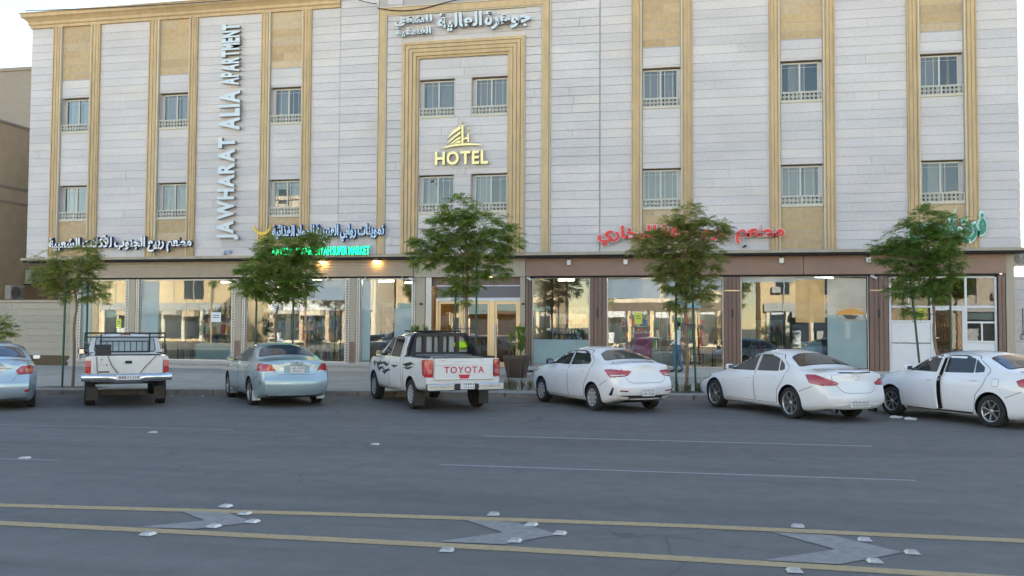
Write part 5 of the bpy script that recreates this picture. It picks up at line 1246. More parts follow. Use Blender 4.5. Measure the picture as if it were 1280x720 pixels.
common(c, sp, fd, rd, [(.78, 1.01), (.33, 1.29), (-.05, 1.345), (-.07, 1.01)], [(-.15, 1.01), (-.13, 1.345), (-.50, 1.35), (-.82, 1.30), (-1.06, 1.14), (-1.04, 1.06)], None,
    sym([(.64, 1.07), (.54, 1.36)]), sym([(.62, 1.155), (.50, 1.385)]), [(.06, .88), (-.90, .91)], rear_glass='car_glass_b')
c.wheels(8, 'hubcap', 'cap', .205); c.mirror(.74, 1.03, M['trim'])
c.both('tail_light', [(-1.80, .82, .955), (-2.0, .80, .97), (-2.2, .42, .955), (-2.2, .34, .93), (-2.2, .45, .835), (-2.0, .78, .80)], (.80, -.6, 0), M['red_lens'], off=.012, th=.02, res=.04, seam=.008)
c.both('lamp_strip', [(-2.0, .76, .845), (-2.2, .50, .862), (-2.2, .52, .842), (-2.0, .76, .822)], (.80, -.6, 0), M['clear_lens'], off=.016, th=.008, res=.04)
c.panel('boot_lid', [(-3, y, z) for y, z in sym([(.60, 1.12), (.56, .90), (.48, .72), (.36, .68)])], (1, 0, 0), M['cw2'], off=.004, th=.008, rnd=.05, seam=.007)
c.panel('boot_crease', [(-3, y, z) for y, z in sym([(.40, .962), (.38, .955)])], (1, 0, 0), M['cw2'], off=.012, th=.01, res=.04)
c.panel('diffuser', [(-3, y, z) for y, z in sym([(.72, .40), (.44, .37), (.42, .24), (.62, .22)])], (1, 0, 0), M['dark_trim'], off=.008, th=.012, rnd=.02)
c.both('bumper_vent', [(-2.0, .82, .40), (-2.05, .74, .58), (-2.05, .70, .565), (-2.05, .76, .39)], (.80, -.6, 0), M['trim'], off=.006, th=.008, res=.03)
c.both('bumper_reflector', [(-2.2, .66, .52), (-2.2, .46, .51), (-2.2, .46, .485), (-2.2, .66, .495)], (1, -.3, 0), M['dark_red'], off=.008, th=.008, res=.04)
c.panel('bumper_step', [(-3, y, z) for y, z in sym([(.68, .60), (.66, .575)])], (1, 0, 0), M['cw2'], off=.010, th=.01, res=.05)
c.plate(.47, size=(.34, .17), off=.02)
h, n = c.pt((-.95, 0, 3), (0, 0, -1)) if False else (Vector((-.92, 0, 1.41)), None); g = MB(); g.tube([h, h+Vector((-.13, 0, .17))], .006, M['trim'], 6); g.build('antenna', c.root)
headlights(c, [(1.95, .70, .78), (1.6, .83, .88), (1.6, .83, .80), (2.0, .55, .72)]); c.panel('grille', [(3, y, z) for y, z in sym([(.50, .50), (.44, .34)])], (-1, 0, 0), M['trim'], off=.006, th=.01, rnd=.03)
# seat back seen through the rear glass is left to the tint

# ---- white sedan with its door ajar (right edge)
sp0 = dict(w=.88, wb=2.60, wheel_r=.317, tumble=.50, tyre_w=.205, arch=.05,
    top=[(2.08, .66), (2.04, .80), (1.75, .93), (1.30, 1.01), (1.05, 1.06), (.45, 1.36), (.15, 1.45), (-.25, 1.485), (-.75, 1.47), (-1.08, 1.40), (-1.60, 1.17), (-1.80, 1.125), (-2.02, 1.125), (-2.18, 1.115), (-2.24, 1.08)],
    shoulder=[(2.1, .66), (1.7, .80), (1.2, .88), (.8, .92), (0, .95), (-.8, .97), (-1.4, 1.01), (-2.0, 1.01), (-2.3, .99)],
    width=[(2.1, .68), (1.95, .79), (1.65, .86), (1.1, .88), (0, .877), (-1.0, .88), (-1.5, .875), (-1.85, .845), (-2.1, .79), (-2.28, .69)],
    bottom=[(2.1, .30), (1.8, .17), (-1.8, .17), (-2.3, .28)],
    front_face=[(.2, -.05), (.35, .06), (.5, .07), (.62, .04), (.8, -.05)], rear_face=[(.2, .12), (.30, .01), (.42, -.06), (.58, -.07), (.68, -.03), (.85, .02), (1.0, .03), (1.1, 0)])
def corolla(loc, hd, pm, label, ajar):
    sp = dict(sp0); sp['paint'] = pm; c = Car(sp, loc, R(hd), label)
    fd = [(.98, .26), (1.02, .62), (.95, 1.0), (.36, 1.335), (-.06, 1.40), (-.08, 1.0), (-.12, .26)]
    rd = [(-.145, .26), (-.105, 1.0), (-.085, 1.40), (-.45, 1.41), (-.80, 1.38), (-1.24, 1.12), (-1.14, .82), (-.96, .62), (-.90, .26)]
    common(c, sp, fd, rd, [(.80, 1.02), (.33, 1.305), (-.03, 1.37), (-.05, 1.02)], [(-.13, 1.02), (-.11, 1.37), (-.50, 1.375), (-.80, 1.32), (-.86, 1.04)], [(-.88, 1.045), (-.82, 1.31), (-1.08, 1.16), (-1.10, 1.07)],
        sym([(.66, 1.08), (.56, 1.385)]), sym([(.64, 1.145), (.50, 1.41)]), [(.06, .87), (-.92, .90)], fuel=(-1.42, .88), open_front=ajar, rear_glass='car_glass_c')
    c.wheels(7, 'alloy', 'spoke', .215); c.mirror(.76, 1.05, pm)
    c.both('tail_light', [(-1.90, .84, .93), (-2.05, .80, .985), (-2.25, .55, .98), (-2.25, .42, .88), (-2.25, .46, .80), (-2.1, .75, .81), (-1.95, .84, .84)], (.80, -.6, 0), M['red_lens'], off=.012, th=.02, res=.04, seam=.008)
    c.both('indicator_lens', [(-2.1, .72, .93), (-2.2, .60, .935), (-2.2, .62, .85), (-2.1, .72, .86)], (.85, -.5, 0), M['amber_lens'], off=.017, th=.01, res=.04)
    c.both('reversing_lens', [(-2.2, .57, .94), (-2.2, .49, .93), (-2.2, .49, .85), (-2.2, .57, .845)], (.95, -.3, 0), M['pink_lens'], off=.017, th=.01, res=.03, rnd=.03)
    c.panel('boot_lid', [(-3, y, z) for y, z in sym([(.60, 1.105), (.58, .90), (.46, .78), (.40, .66)])], (1, 0, 0), pm, off=.004, th=.008, rnd=.05, seam=.007)
    c.panel('boot_garnish', [(-3, y, z) for y, z in sym([(.36, .945), (.36, .92)])], (1, 0, 0), M['dark_alloy'], off=.012, th=.01, res=.05)
    h, n = c.pt((-3, 0, 1.02), (1, 0, 0)); g = MB()
    for a, b in ((.075, .05), (.03, .045), (.055, .018)): g.lathe([(.9, -.004), (.9, .004), (1.06, .004), (1.06, -.004)], M['chrome'], 20, Matrix.Translation(h+Vector((-.01, 0, 0))) @ Matrix(((0, 0, 1, 0), (a, 0, 0, 0), (0, b, 0, 0), (0, 0, 0, 1))), closed=True)
    g.build('badge', c.root)
    c.both('fog_reflector', [(-2.2, .70, .47), (-2.2, .58, .46), (-2.2, .58, .41), (-2.2, .70, .42)], (1, -.4, 0), M['red_lens'], off=.008, th=.008, res=.04)
    c.panel('bumper_step', [(-3, y, z) for y, z in sym([(.66, .66), (.64, .63)])], (1, 0, 0), pm, off=.012, th=.012, res=.05)
    c.plate(.84, size=(.34, .16), off=.022)
    headlights(c, [(2.0, .70, .78), (1.7, .84, .90), (1.65, .84, .80), (2.05, .50, .72)]); c.panel('grille', [(3, y, z) for y, z in sym([(.45, .62), (.40, .50)])], (-1, 0, 0), M['trim'], off=.006, th=.01, rnd=.03)
    for sg in (1, -1): c.side('sill_trim', [(.85, .25), (.85, .225), (-.85, .225), (-.85, .25)], M['dark_trim'], sg, off=.010, th=.01, res=.1)
    return c
corolla((5.44, 21.27, 0), 123.6, M['cw2'], 'white sedan with its front door ajar parked at the right edge', 7)
corolla((-16.8, 19.2, 0), 130.0, M['cs2'], 'ice blue silver sedan cut by the left edge of the street', 0)

# ---- pale blue saloon
sp = dict(w=.895, wb=2.72, wheel_r=.325, paint=M['cs1'], tumble=.50, tyre_w=.205, arch=.05,
    top=[(2.20, .66), (2.16, .78), (1.90, .88), (1.40, .98), (1.10, 1.03), (.50, 1.36), (.20, 1.46), (-.25, 1.495), (-.75, 1.475), (-1.05, 1.41), (-1.60, 1.19), (-1.80, 1.14), (-2.10, 1.125), (-2.30, 1.115), (-2.37, 1.08)],
    shoulder=[(2.2, .66), (1.8, .79), (1.3, .87), (.8, .91), (0, .94), (-.8, .96), (-1.4, 1.0), (-2.1, 1.0), (-2.4, .98)],
    width=[(2.25, .70), (2.1, .80), (1.8, .87), (1.2, .895), (0, .89), (-1.0, .895), (-1.6, .89), (-2.0, .86), (-2.25, .81), (-2.42, .71)],
    bottom=[(2.2, .30), (1.9, .19), (-1.9, .19), (-2.4, .28)],
    front_face=[(.2, -.05), (.35, .06), (.5, .07), (.62, .04), (.8, -.05)], rear_face=[(.2, .10), (.28, .01), (.40, -.05), (.60, -.07), (.70, -.02), (.85, .02), (1.0, .02), (1.1, 0)])
c = Car(sp, (-10.98, 22.05, 0), R(129.5), 'pale blue saloon with mud flaps parked in front of the supermarket')
fd = [(1.0, .30), (1.04, .62), (.97, .98), (.42, 1.335), (-.02, 1.405), (-.04, 1.0), (-.08, .30)]
rd = [(-.105, .30), (-.065, 1.0), (-.045, 1.405), (-.40, 1.42), (-.76, 1.39), (-1.20, 1.14), (-1.16, .82), (-1.0, .62), (-.95, .30)]
common(c, sp, fd, rd, [(.82, 1.0), (.39, 1.305), (.01, 1.375), (-.01, 1.0)], [(-.09, 1.0), (-.07, 1.375), (-.45, 1.385), (-.74, 1.34), (-.90, 1.03)], [(-.92, 1.035), (-.78, 1.32), (-1.02, 1.17), (-1.06, 1.06)],
    sym([(.67, 1.06), (.57, 1.39)]), sym([(.67, 1.16), (.52, 1.425)]), [(.10, .86), (-.86, .89)], rear_glass='car_glass_c', glass='car_glass')
c.wheels(5, 'alloy', 'spoke', .21); c.mirror(.80, 1.02, M['cs1'])
c.both('tail_light', [(-2.05, .86, 1.0), (-2.2, .82, 1.02), (-2.4, .60, 1.0), (-2.4, .47, .86), (-2.3, .70, .845), (-2.1, .86, .86)], (.80, -.6, 0), M['red_lens'], off=.012, th=.02, res=.04, seam=.008)
c.both('reversing_lens', [(-2.4, .53, .855), (-2.3, .72, .84), (-2.15, .84, .85), (-2.15, .84, .825), (-2.3, .72, .81), (-2.4, .50, .825)], (.80, -.6, 0), M['clear_lens'], off=.014, th=.012, res=.04)
c.panel('boot_lid', [(-3, y, z) for y, z in sym([(.62, 1.11), (.60, .98), (.47, .80), (.42, .77)])], (1, 0, 0), M['cs1'], off=.004, th=.008, rnd=.04, seam=.007)
c.panel('boot_garnish', [(-3, y, z) for y, z in sym([(.46, .985), (.46, .962)])], (1, 0, 0), M['chrome_dusty'], off=.012, th=.012, res=.05)
c.panel('plate_recess', [(-3, y, z) for y, z in sym([(.30, .95), (.30, .80)])], (1, 0, 0), mat('dull_blue_paint', (.28, .38, .42), .4, .3), off=.008, th=.008, rnd=.02)
c.plate(.88, size=(.34, .15), off=.026)
h, n = c.pt((-3, 0, 1.03), (1, 0, 0)); g = MB(); g.lathe([(.045, -.004), (.045, .004), (.055, .004), (.055, -.004)], M['chrome'], 20, Matrix.Translation(h+Vector((-.01, 0, 0))) @ Matrix.Rotation(-PI/2, 4, 'Y'), closed=True); g.build('badge', c.root)
c.panel('bumper_step', [(-3, y, z) for y, z in sym([(.70, .62), (.68, .60)])], (1, 0, 0), M['cs1'], off=.012, th=.012, res=.05)
c.both('lower_lip', [(-2.4, .70, .30), (-2.4, .0, .30), (-2.4, .0, .26), (-2.4, .68, .26)], (1, -.1, 0), M['chrome_dusty'], off=.006, th=.008, res=.08)
for x in (1.36-.36, -1.36-.36):
    for sg in (1, -1): g = MB(); g.box(-.008, .008, -.10, .10, -.12, .12, M['dusty_flap'] if 'dusty_flap' in M else M['cs1'], bev=.004); g.build('mud_flap', c.root, (x, sg*.775, .25))
g = MB(); g.add([(0, 0, 0), (0, .06, .02), (0, .02, .10), (0, -.04, .05)], [(0, 1, 2, 3)], M['trim'])
c.both('paint_scrape', [(-2.2, .80, .60), (-2.2, .76, .62), (-2.2, .77, .55), (-2.2, .81, .50)], (.8, -.6, 0), M['trim'], off=.003, th=.003, res=.03)[1].hide_render = False
headlights(c, [(2.1, .72, .74), (1.8, .86, .86), (1.75, .86, .78), (2.15, .50, .70)]); c.panel('grille', [(3, y, z) for y, z in sym([(.45, .68), (.40, .56)])], (-1, 0, 0), M['trim'], off=.006, th=.01, rnd=.03)

# ---- double cab pickup
sp = dict(w=.90, wb=3.085, wheel_r=.345, paint=M['cw3'], tumble=.30, tyre_w=.21, arch=.07, crown=.035, crown2=.06, bow=.05, rail=1.215, bed=(-2.56, -1.02, .76, .70), bed_black=False,
    side=[(0, .92), (.05, .96), (.25, .99), (.5, 1.0), (.80, .995), (.95, .985), (1, .965)],
    top=[(2.32, .88), (2.28, 1.06), (2.0, 1.13), (1.55, 1.18), (1.22, 1.22), (.60, 1.62), (.35, 1.73), (0, 1.78), (-.5, 1.775), (-.78, 1.74), (-.84, 1.70), (-.93, 1.40), (-.96, 1.26), (-.99, 1.215), (-1.3, 1.215), (-2.5, 1.215), (-2.66, 1.215)],
    shoulder=[(2.4, .84), (2.1, 1.0), (1.5, 1.07), (.9, 1.10), (-.9, 1.14), (-1.1, 1.19), (-2.7, 1.19)],
    width=[(2.4, .76), (2.2, .84), (1.8, .895), (1.2, .90), (-.9, .895), (-1.1, .90), (-2.3, .90), (-2.66, .885)],
    bottom=[(2.4, .42), (2.0, .32), (-.8, .34), (-2.66, .50)],
    front_face=[(.3, -.03), (.5, .06), (.7, .06), (.85, .03), (1.0, -.03)], rear_face=[(.3, 0), (1.2, 0)], rbulge=.03)
c = Car(sp, (-6.93, 22.23, 0), R(126.2), 'white double cab pickup with red TOYOTA letters on the tailgate by the hotel entrance', 'pickup truck', 'pickup_truck')
fd = [(1.12, .42), (1.18, .80), (1.08, 1.16), (.50, 1.60), (.18, 1.68), (.16, 1.15), (.12, .42)]
rd = [(.095, .42), (.135, 1.15), (.155, 1.68), (-.30, 1.695), (-.66, 1.66), (-.74, 1.15), (-.80, .80), (-.86, .44)]
common(c, sp, fd, rd, [(.92, 1.17), (.46, 1.57), (.21, 1.65), (.19, 1.17)], [(.11, 1.17), (.13, 1.65), (-.30, 1.665), (-.58, 1.63), (-.64, 1.17)], None,
    sym([(.70, 1.26), (.60, 1.66)]), sym([(.62, 1.26), (.58, 1.66)]), [(.28, 1.03), (-.62, 1.05)])
c.wheels(10, 'hubcap', 'cap', .215); c.mirror(.86, 1.20, M['black'], (.13, .20, .19))
W3 = M['cw3']
tg = c.box('tailgate', (-2.70, 0, .965), (.035, 1.40, .49), W3, bev=.012)
g = MB(); g.box(-.012, 0, -.70, .70, .09, .115, W3, bev=.004); g.box(-.010, 0, -.22, .22, .165, .19, W3, bev=.004); g.box(-.010, .0, -.70, .70, -.235, -.215, W3, bev=.003); g.build('tailgate_crease', tg, (-.0185, 0, 0))
g = MB(); g.box(-.02, .02, -.74, .74, .246, .262, M['trim']); g.build('tailgate_seal', tg)
for y, z_ in ((.50, .175), (-.42, .175)): g = MB(); g.box(-.02, 0, -.025, .025, -.02, .02, M['chrome_dusty'], bev=.006); g.build('latch', tg, (-.018, y, z_+.03))
# red lettering
lt_ = empty('lettering', (0, 0, 0), parent=tg); pen = 0; L_ = []
for ch in 'TOYOTA':
    me = glyphs(ch, .3, M['red_vinyl'], M['red_vinyl'], .012); a, b, cc, dd = bounds(me); L_.append((me, pen-a)); pen += b-a+.12
pen -= .12; w_ = .96; sc = w_/pen
for me, px_ in L_:
    for v in me.vertices: v.co = Vector((-.0205-(.003 if v.co.z > 0 else 0), w_/2-(v.co.x+px_)*sc, (v.co.y)*.205-.09))
    me.flip_normals(); o = bpy.data.objects.new('letter', me); COL.objects.link(o); o.parent = lt_
bpy.data.objects.remove(lt_)
for o in [o for o in S.objects if o.name.startswith('letter') and o.parent is None and o.type == 'MESH']: o.parent = tg
g = MB(); g.prism([(-.14, -.125), (.14, -.125), (.10, -.21), (.07, -.235), (-.07, -.235), (-.10, -.21)], -.0215, -.0186, M['red_vinyl'], plane='yz'); g.build('red_emblem', tg)
for sg in (1, -1):
    dv = (.80, -.6*sg, 0)
    o = c.panel('tail_light', [(-2.42, sg*.90, 1.15), (-2.62, sg*.89, 1.17), (-2.68, sg*.74, 1.17), (-2.68, sg*.74, .79), (-2.62, sg*.89, .79), (-2.50, sg*.90, .84)], dv, M['red_lens'], off=.025, th=.03, res=.05, seam=.008)
    c.panel('lamp_lens', [(-2.60, sg*.89, .96), (-2.68, sg*.76, .96), (-2.68, sg*.76, .86), (-2.60, sg*.89, .86)], dv, M['pink_lens'], off=.030, th=.01, res=.05, rnd=.02, parent=c.root)
    g = MB(); g.box(-.07, .09, -.36, .29, -.085, .075, M['chrome_dusty'], bev=.02); g.box(-.071, .05, -.33, .24, .0, .012, M['chrome']); g.build('bumper_corner', c.root, (-2.80, sg*.62, .575)).scale = (1, sg, 1)
    g = MB(); g.box(-.006, .006, -.12, .12, -.16, .14, M['trim']); g.build('mud_flap', c.root, (-1.95, sg*.79, .27))
    # roof-side sport bar behind the cab
c.box('bumper_step', (-2.80, 0, .575), (.15, .62, .13), M['dark_trim'], bev=.02); 
g = MB(); g.box(-.007, 0, -.17, .17, -.08, .08, M['plate'], bev=.003); pl = g.build('license_plate', c.root, (-2.878, -.02, .60))
g = MB(); rg = random.Random(4)
for r_ in range(2):
    for k in range(5): g.box(-.009, -.007, -.14+k*.055, -.14+k*.055+rg.uniform(.01, .03), (-.055, .015)[r_], (-.02, .055)[r_], M['mark'])
g.build('plate_marks', pl, kind='stuff')
g = MB()
for z, y in ((1.20, .80),): pass
# black guard frame with windows behind the cab
def trap(y0, z0, y1, z1): return [(-y0, z0), (y0, z0), (y1, z1), (-y1, z1)]
gd = MB(); xo, xi = -1.19, -1.07
def ringframe(g, outer, inner, xa, xb, m):
    n_ = len(outer); V = [(xa, y, z) for y, z in outer]+[(xa, y, z) for y, z in inner]+[(xb, y, z) for y, z in outer]+[(xb, y, z) for y, z in inner]
    F = []
    for i in range(n_):
        j = (i+1) % n_; F += [(i, j, n_+j, n_+i), (2*n_+i, 3*n_+i, 3*n_+j, 2*n_+j), (i, 2*n_+i, 2*n_+j, j), (n_+i, n_+j, 3*n_+j, 3*n_+i)]
    g.add(V, F, m)
outer = [(-.84, 1.22), (.84, 1.22), (.82, 1.40), (.72, 1.68), (.62, 1.76), (-.62, 1.76), (-.72, 1.68), (-.82, 1.40)]
inner = [(-.70, 1.30), (.70, 1.30), (.70, 1.40), (.62, 1.63), (.57, 1.67), (-.57, 1.67), (-.62, 1.63), (-.70, 1.40)]
ringframe(gd, outer, inner, xo, xi, M['black'])
for y0, y1 in ((-.46, -.37), (.37, .46), (-.055, .055), (-.20, -.17), (.17, .20)): gd.box(xo+.01, xi-.01, y0, y1, 1.29, 1.68, M['black'])
guard = gd.build('window_guard', c.root)
for sg in (1, -1):   # side fins of the guard running back down to the rails
    g = MB(); V = [(-1.19, sg*.80, 1.22), (-1.62, sg*.84, 1.22), (-1.50, sg*.80, 1.36), (-1.30, sg*.72, 1.62), (-1.19, sg*.66, 1.74)]; n_ = 5
    V2 = [(a, b-sg*.06, z) for a, b, z in V]; F = [tuple(range(n_)), tuple(range(n_, 2*n_))[::-1]]+[(i, i+n_, (i+1) % n_+n_, (i+1) % n_) for i in range(n_)]; g.add(V+V2, F, M['black']); g.build('guard_fin', c.root)
g = MB(); g.box(-.012, 0, -.70, .70, -.19, .19, M['guard_glass']); g.build('guard_window', guard, (-1.075, 0, 1.485))
g = MB(); g.box(-.35, .35, -.62, .62, 0, .04, M['trim'], bev=.015); g.build('roof_bar', c.root, (-.55, 0, 1.775))
g = MB(); g.tube([(-2.60, .78, 1.225), (-1.25, .78, 1.225)], .022, M['trim'], 8); g.tube([(-2.60, -.78, 1.225), (-1.25, -.78, 1.225)], .022, M['trim'], 8); g.tube([(-1.30, -.78, 1.235), (-1.30, .78, 1.235)], .022, M['dark_alloy'], 8); g.build('bed_rail', c.root)
# tribal stripe decals on the doors
for sg in (1, -1):
    for poly in ([(1.30, .98), (1.12, .86), (.90, .93), (.62, .96), (.35, .90), (.10, .99), (.30, .98), (.55, 1.03), (.80, .99), (.95, 1.06), (1.0, .98), (1.12, 1.0)],
                 [(1.22, .90), (1.0, .76), (.75, .84), (.45, .80), (.70, .90), (.98, .86)], [(.75, .78), (.50, .70), (.20, .80), (-.05, .84), (.22, .86), (.50, .80)],
                 [(.0, .96), (-.30, .90), (-.62, .97), (-.35, .97)], [(-.95, 1.02), (-1.25, .96), (-1.75, 1.04), (-1.95, 1.03), (-1.6, 1.09), (-1.2, 1.04)], [(-1.0, .94), (-1.4, .90), (-1.85, 1.0), (-1.4, .96)], [(1.55, .96), (1.42, .86), (1.30, .98), (1.45, 1.02)]):
        c.side('side_decal', poly, M['black_vinyl'], sg, off=.0075, th=.003, res=.05)
headlights(c, [(2.2, .76, .92), (1.9, .88, 1.02), (1.85, .88, .92), (2.25, .55, .86)]); c.panel('grille', [(3, y, z) for y, z in sym([(.52, .92), (.44, .60)])], (-1, 0, 0), M['trim'], off=.006, th=.01, rnd=.03)
vest = MB()
rv = random.Random(2); V = []; nseg = 12
for i in range(5):
    for k in range(nseg):
        t = 2*PI*k/nseg; r_ = (.02, .14, .17, .13, .02)[i]*rv.uniform(.85, 1.15); V.append((-.012*i, r_*math.cos(t)*1.3, r_*.55*math.sin(t)+.02*i))
F = [(i*nseg+k, i*nseg+(k+1) % nseg, (i+1)*nseg+(k+1) % nseg, (i+1)*nseg+k) for i in range(4) for k in range(nseg)]+[tuple(range(nseg)), tuple(range(4*nseg, 5*nseg))]
vest.add(V, F, M['hi_vis'], True); vo = vest.build('safety_vest', label='neon yellow safety vest behind the right rear window of the pickup', cat='vest')
vo.matrix_world = c.root.matrix_basis @ Matrix.Translation((-1.10, -.54, 1.42))

# ---- older pickup with steel rack (left)
sp = dict(w=.915, wb=2.95, wheel_r=.36, paint=M['cw4'], tumble=.20, tyre_w=.23, arch=.06, crown=.035, crown2=.07, bow=.05, rail=1.20, bed=(-2.36, -.62, .77, .72), bed_black=False,
    side=[(0, .92), (.05, .96), (.25, .99), (.5, 1.0), (.80, .995), (.95, .985), (1, .965)],
    top=[(2.22, .90), (2.18, 1.06), (1.9, 1.12), (1.5, 1.16), (1.2, 1.20), (.75, 1.55), (.55, 1.66), (.2, 1.70), (-.2, 1.70), (-.44, 1.68), (-.50, 1.63), (-.55, 1.35), (-.57, 1.24), (-.60, 1.20), (-.9, 1.20), (-2.3, 1.20), (-2.46, 1.20)],
    shoulder=[(2.3, .86), (2.0, 1.0), (1.5, 1.06), (.9, 1.10), (-.5, 1.12), (-.7, 1.17), (-2.5, 1.17)],
    width=[(2.3, .79), (2.1, .87), (1.8, .91), (1.2, .915), (-.5, .91), (-.7, .915), (-2.2, .915), (-2.46, .905)],
    bottom=[(2.3, .50), (2.0, .44), (-.8, .44), (-2.46, .60)],
    front_face=[(.3, -.03), (.5, .06), (.7, .06), (.85, .03), (1.0, -.03)], rear_face=[(.3, 0), (1.2, 0)], rbulge=.02)
c = Car(sp, (-14.62, 21.08, 0), R(126.5), 'old white pickup with a black steel rack and chrome bumper, second vehicle from the left', 'pickup truck', 'pickup_truck')
fd = [(1.10, .52), (1.12, .85), (1.05, 1.14), (.66, 1.52), (.10, 1.60), (.05, 1.1), (.02, .52)]
common(c, sp, fd, None, [(.92, 1.15), (.62, 1.49), (.13, 1.57), (.08, 1.15)], None, [(-.02, 1.15), (.02, 1.57), (-.34, 1.57), (-.36, 1.15)], sym([(.74, 1.24), (.66, 1.58)]), sym([(.70, 1.25), (.65, 1.60)]), [(.16, .98), None], glass='car_glass_b', rear_glass='guard_glass')
c.wheels(8, 'hubcap', 'cap', .225); c.mirror(.85, 1.18, M['black'], (.12, .18, .17))
tg = c.box('tailgate', (-2.495, 0, .955), (.035, 1.54, .48), M['cw4'], bev=.012)
g = MB(); g.box(-.012, 0, -.075, .075, -.035, .035, M['black'], bev=.012); g.build('handle', tg, (-.018, -.02, .09))
g = MB(); g.box(-.005, 0, -.11, .11, -.018, .018, M['rust']); g.build('name_badge', tg, (-.018, .50, -.13))
for y, z in ((.55, .15), (.44, .03)): g = MB(); g.lathe([(0, .006), (.016, .004), (.016, 0)], M['black'], 8, Matrix.Rotation(-PI/2, 4, 'Y')); g.build('screw_hole', tg, (-.018, y, z))
def rope(pts):
    g = MB(); g.tube(pts, .010, M['rope'], 6); g.build('strap', tg)
M['rope'] = mat('grey_strap', (.16, .12, .10), .8)
rope([(-.028, .42, .24), (-.03, .34, .02), (-.03, .14, -.23)]); rope([(-.028, -.62, .24), (-.03, -.38, -.02), (-.03, -.22, -.24)]); rope([(-.028, .66, .22), (-.03, .64, -.1), (-.03, .60, -.24)])
for sg in (1, -1):
    g = MB(); g.box(-.03, .03, -.065, .055, -.02, .13, M['pink_lens'], bev=.01); g.box(-.032, .03, -.065, .055, -.16, -.021, M['red_lens'], bev=.01); g.build('tail_light', c.root, (-2.47, sg*.845, .96)).scale = (1, sg, 1)
    g = MB(); g.box(-.006, .006, -.12, .12, -.16, .14, M['trim']); g.build('mud_flap', c.root, (-1.87, sg*.74, .30))
g = MB(); n_ = 20; V = []
for i in range(n_+1):
    y = -.97+1.94*i/n_; e = abs(y)/.97; xb = -2.62+.10*e**4; hz = .085; drop = -.05 if abs(y) < .35 else 0
    V += [(xb+.10, y, .70+hz), (xb+.02, y, .70+hz), (xb, y, .70+hz*.5+drop*.3), (xb-.01, y, .70+drop*.6), (xb+.01, y, .70-hz+drop), (xb+.10, y, .70-hz+drop)]
g.add(V, [(i*6+k, i*6+k+1, i*6+7+k, i*6+6+k) for i in range(n_) for k in range(5)], M['chrome_dusty'], True); bp_ = g.build('rear_bumper', c.root)
g = MB(); g.box(-.007, 0, -.26, .26, -.055, .055, M['plate'], bev=.003); pl = g.build('license_plate', c.root, (-2.632, -.02, .70))
g = MB()
for k in range(8): g.box(-.009, -.007, -.22+k*.055, -.22+k*.055+rg.uniform(.01, .035), -.03, .03, M['mark'])
g.build('plate_marks', pl, kind='stuff')
g = MB(); B = M['black']   # rack
rk = empty('x'); bpy.data.objects.remove(rk)
g.tube([(-.72, -.92, 1.70), (-.72, .92, 1.70)], .020, B, 8); g.tube([(-.72, -.92, 1.60), (-.72, .92, 1.60)], .016, B, 8)
for y in (-.92, .92): g.tube([(-.72, y, 1.70), (-.72, y, 1.22)], .018, B, 8)
for y in (-.56, .56): g.tube([(-.74, y, 1.70), (-.74, y, 1.22)], .020, B, 8)
for y in (-.92, .92):
    for z in (1.30, 1.48): g.tube([(-.72, y, z), (-2.35, y*.88, z-.05)], .014, B, 6)
    for x in (-1.2, -1.7, -2.2): g.tube([(x, y*.92, 1.46), (x, y*.90, 1.20)], .012, B, 6)
g.build('rack', c.root)
g = MB(); g.tube([(-.85, -.55, 1.50), (-.85, .60, 1.50)], .015, B, 6); g.tube([(-.85, -.55, 1.24), (-.85, .60, 1.24)], .02, B, 6)
for k in range(9): y = -.52+k*.135; g.tube([(-.85, y, 1.24), (-.85, y, 1.50)], .010, B, 6)
g.build('headboard', c.root)
g = MB(); g.box(-.10, .10, -.17, .17, 0, .26, M['dark_trim'], bev=.01); bx = g.build('tool_box', label='dark box on the left bed rail of the old pickup', cat='box'); bx.matrix_world = c.root.matrix_basis @ Matrix.Translation((-2.25, .52, 1.19))
g = MB(); g.tube([(-2.47, -.70, 1.215), (-2.47, .70, 1.215)], .018, M['rust'], 6); g.build('bed_rail', c.root)
g = MB(); g.box(-.02, .0, -.12, .12, -.018, .018, M['dark_red'], bev=.006); g.build('brake_light', c.root, (-.52, 0, 1.665))
headlights(c, [(2.1, .76, .90), (1.9, .84, 1.0), (1.85, .84, .90), (2.15, .52, .86)]); c.panel('grille', [(3, y, z) for y, z in sym([(.46, .92), (.42, .70)])], (-1, 0, 0), M['trim'], off=.006, th=.01, rnd=.03)
M['poster_blue'] = mat('pale_blue_poster', (.30, .50, .62), .5)
# ------------------------------------------------------------------ trees and plants
def leaf_mat(name, c):
    m, n, b = new_mat(name); L = n.links
    oi = n.nodes.new('ShaderNodeNewGeometry'); no = n.nodes.new('ShaderNodeTexNoise'); no.inputs['Scale'].default_value = 5
    L.new(oi.outputs['Position'], no.inputs['Vector'])
    mr = n.nodes.new('ShaderNodeMapRange'); mr.inputs[1].default_value = .3; mr.inputs[2].default_value = .7; mr.inputs[3].default_value = .7; mr.inputs[4].default_value = 1.35; L.new(no.outputs['Fac'], mr.inputs[0])
    v = n.nodes.new('ShaderNodeVectorMath'); v.operation = 'SCALE'; v.inputs[0].default_value = c; L.new(mr.outputs[0], v.inputs['Scale']); L.new(v.outputs[0], b.inputs['Base Color'])
    b.inputs['Roughness'].default_value = .5
    out = [x for x in n.nodes if x.type == 'OUTPUT_MATERIAL'][0]; t = n.nodes.new('ShaderNodeBsdfTranslucent'); t.inputs[0].default_value = (c[0]*1.3, c[1]*1.3, c[2]*.7, 1)
    mx = n.nodes.new('ShaderNodeMixShader'); mx.inputs[0].default_value = .62; L.new(b.outputs[0], mx.inputs[1]); L.new(t.outputs[0], mx.inputs[2]); L.new(mx.outputs[0], out.inputs['Surface'])
    return m
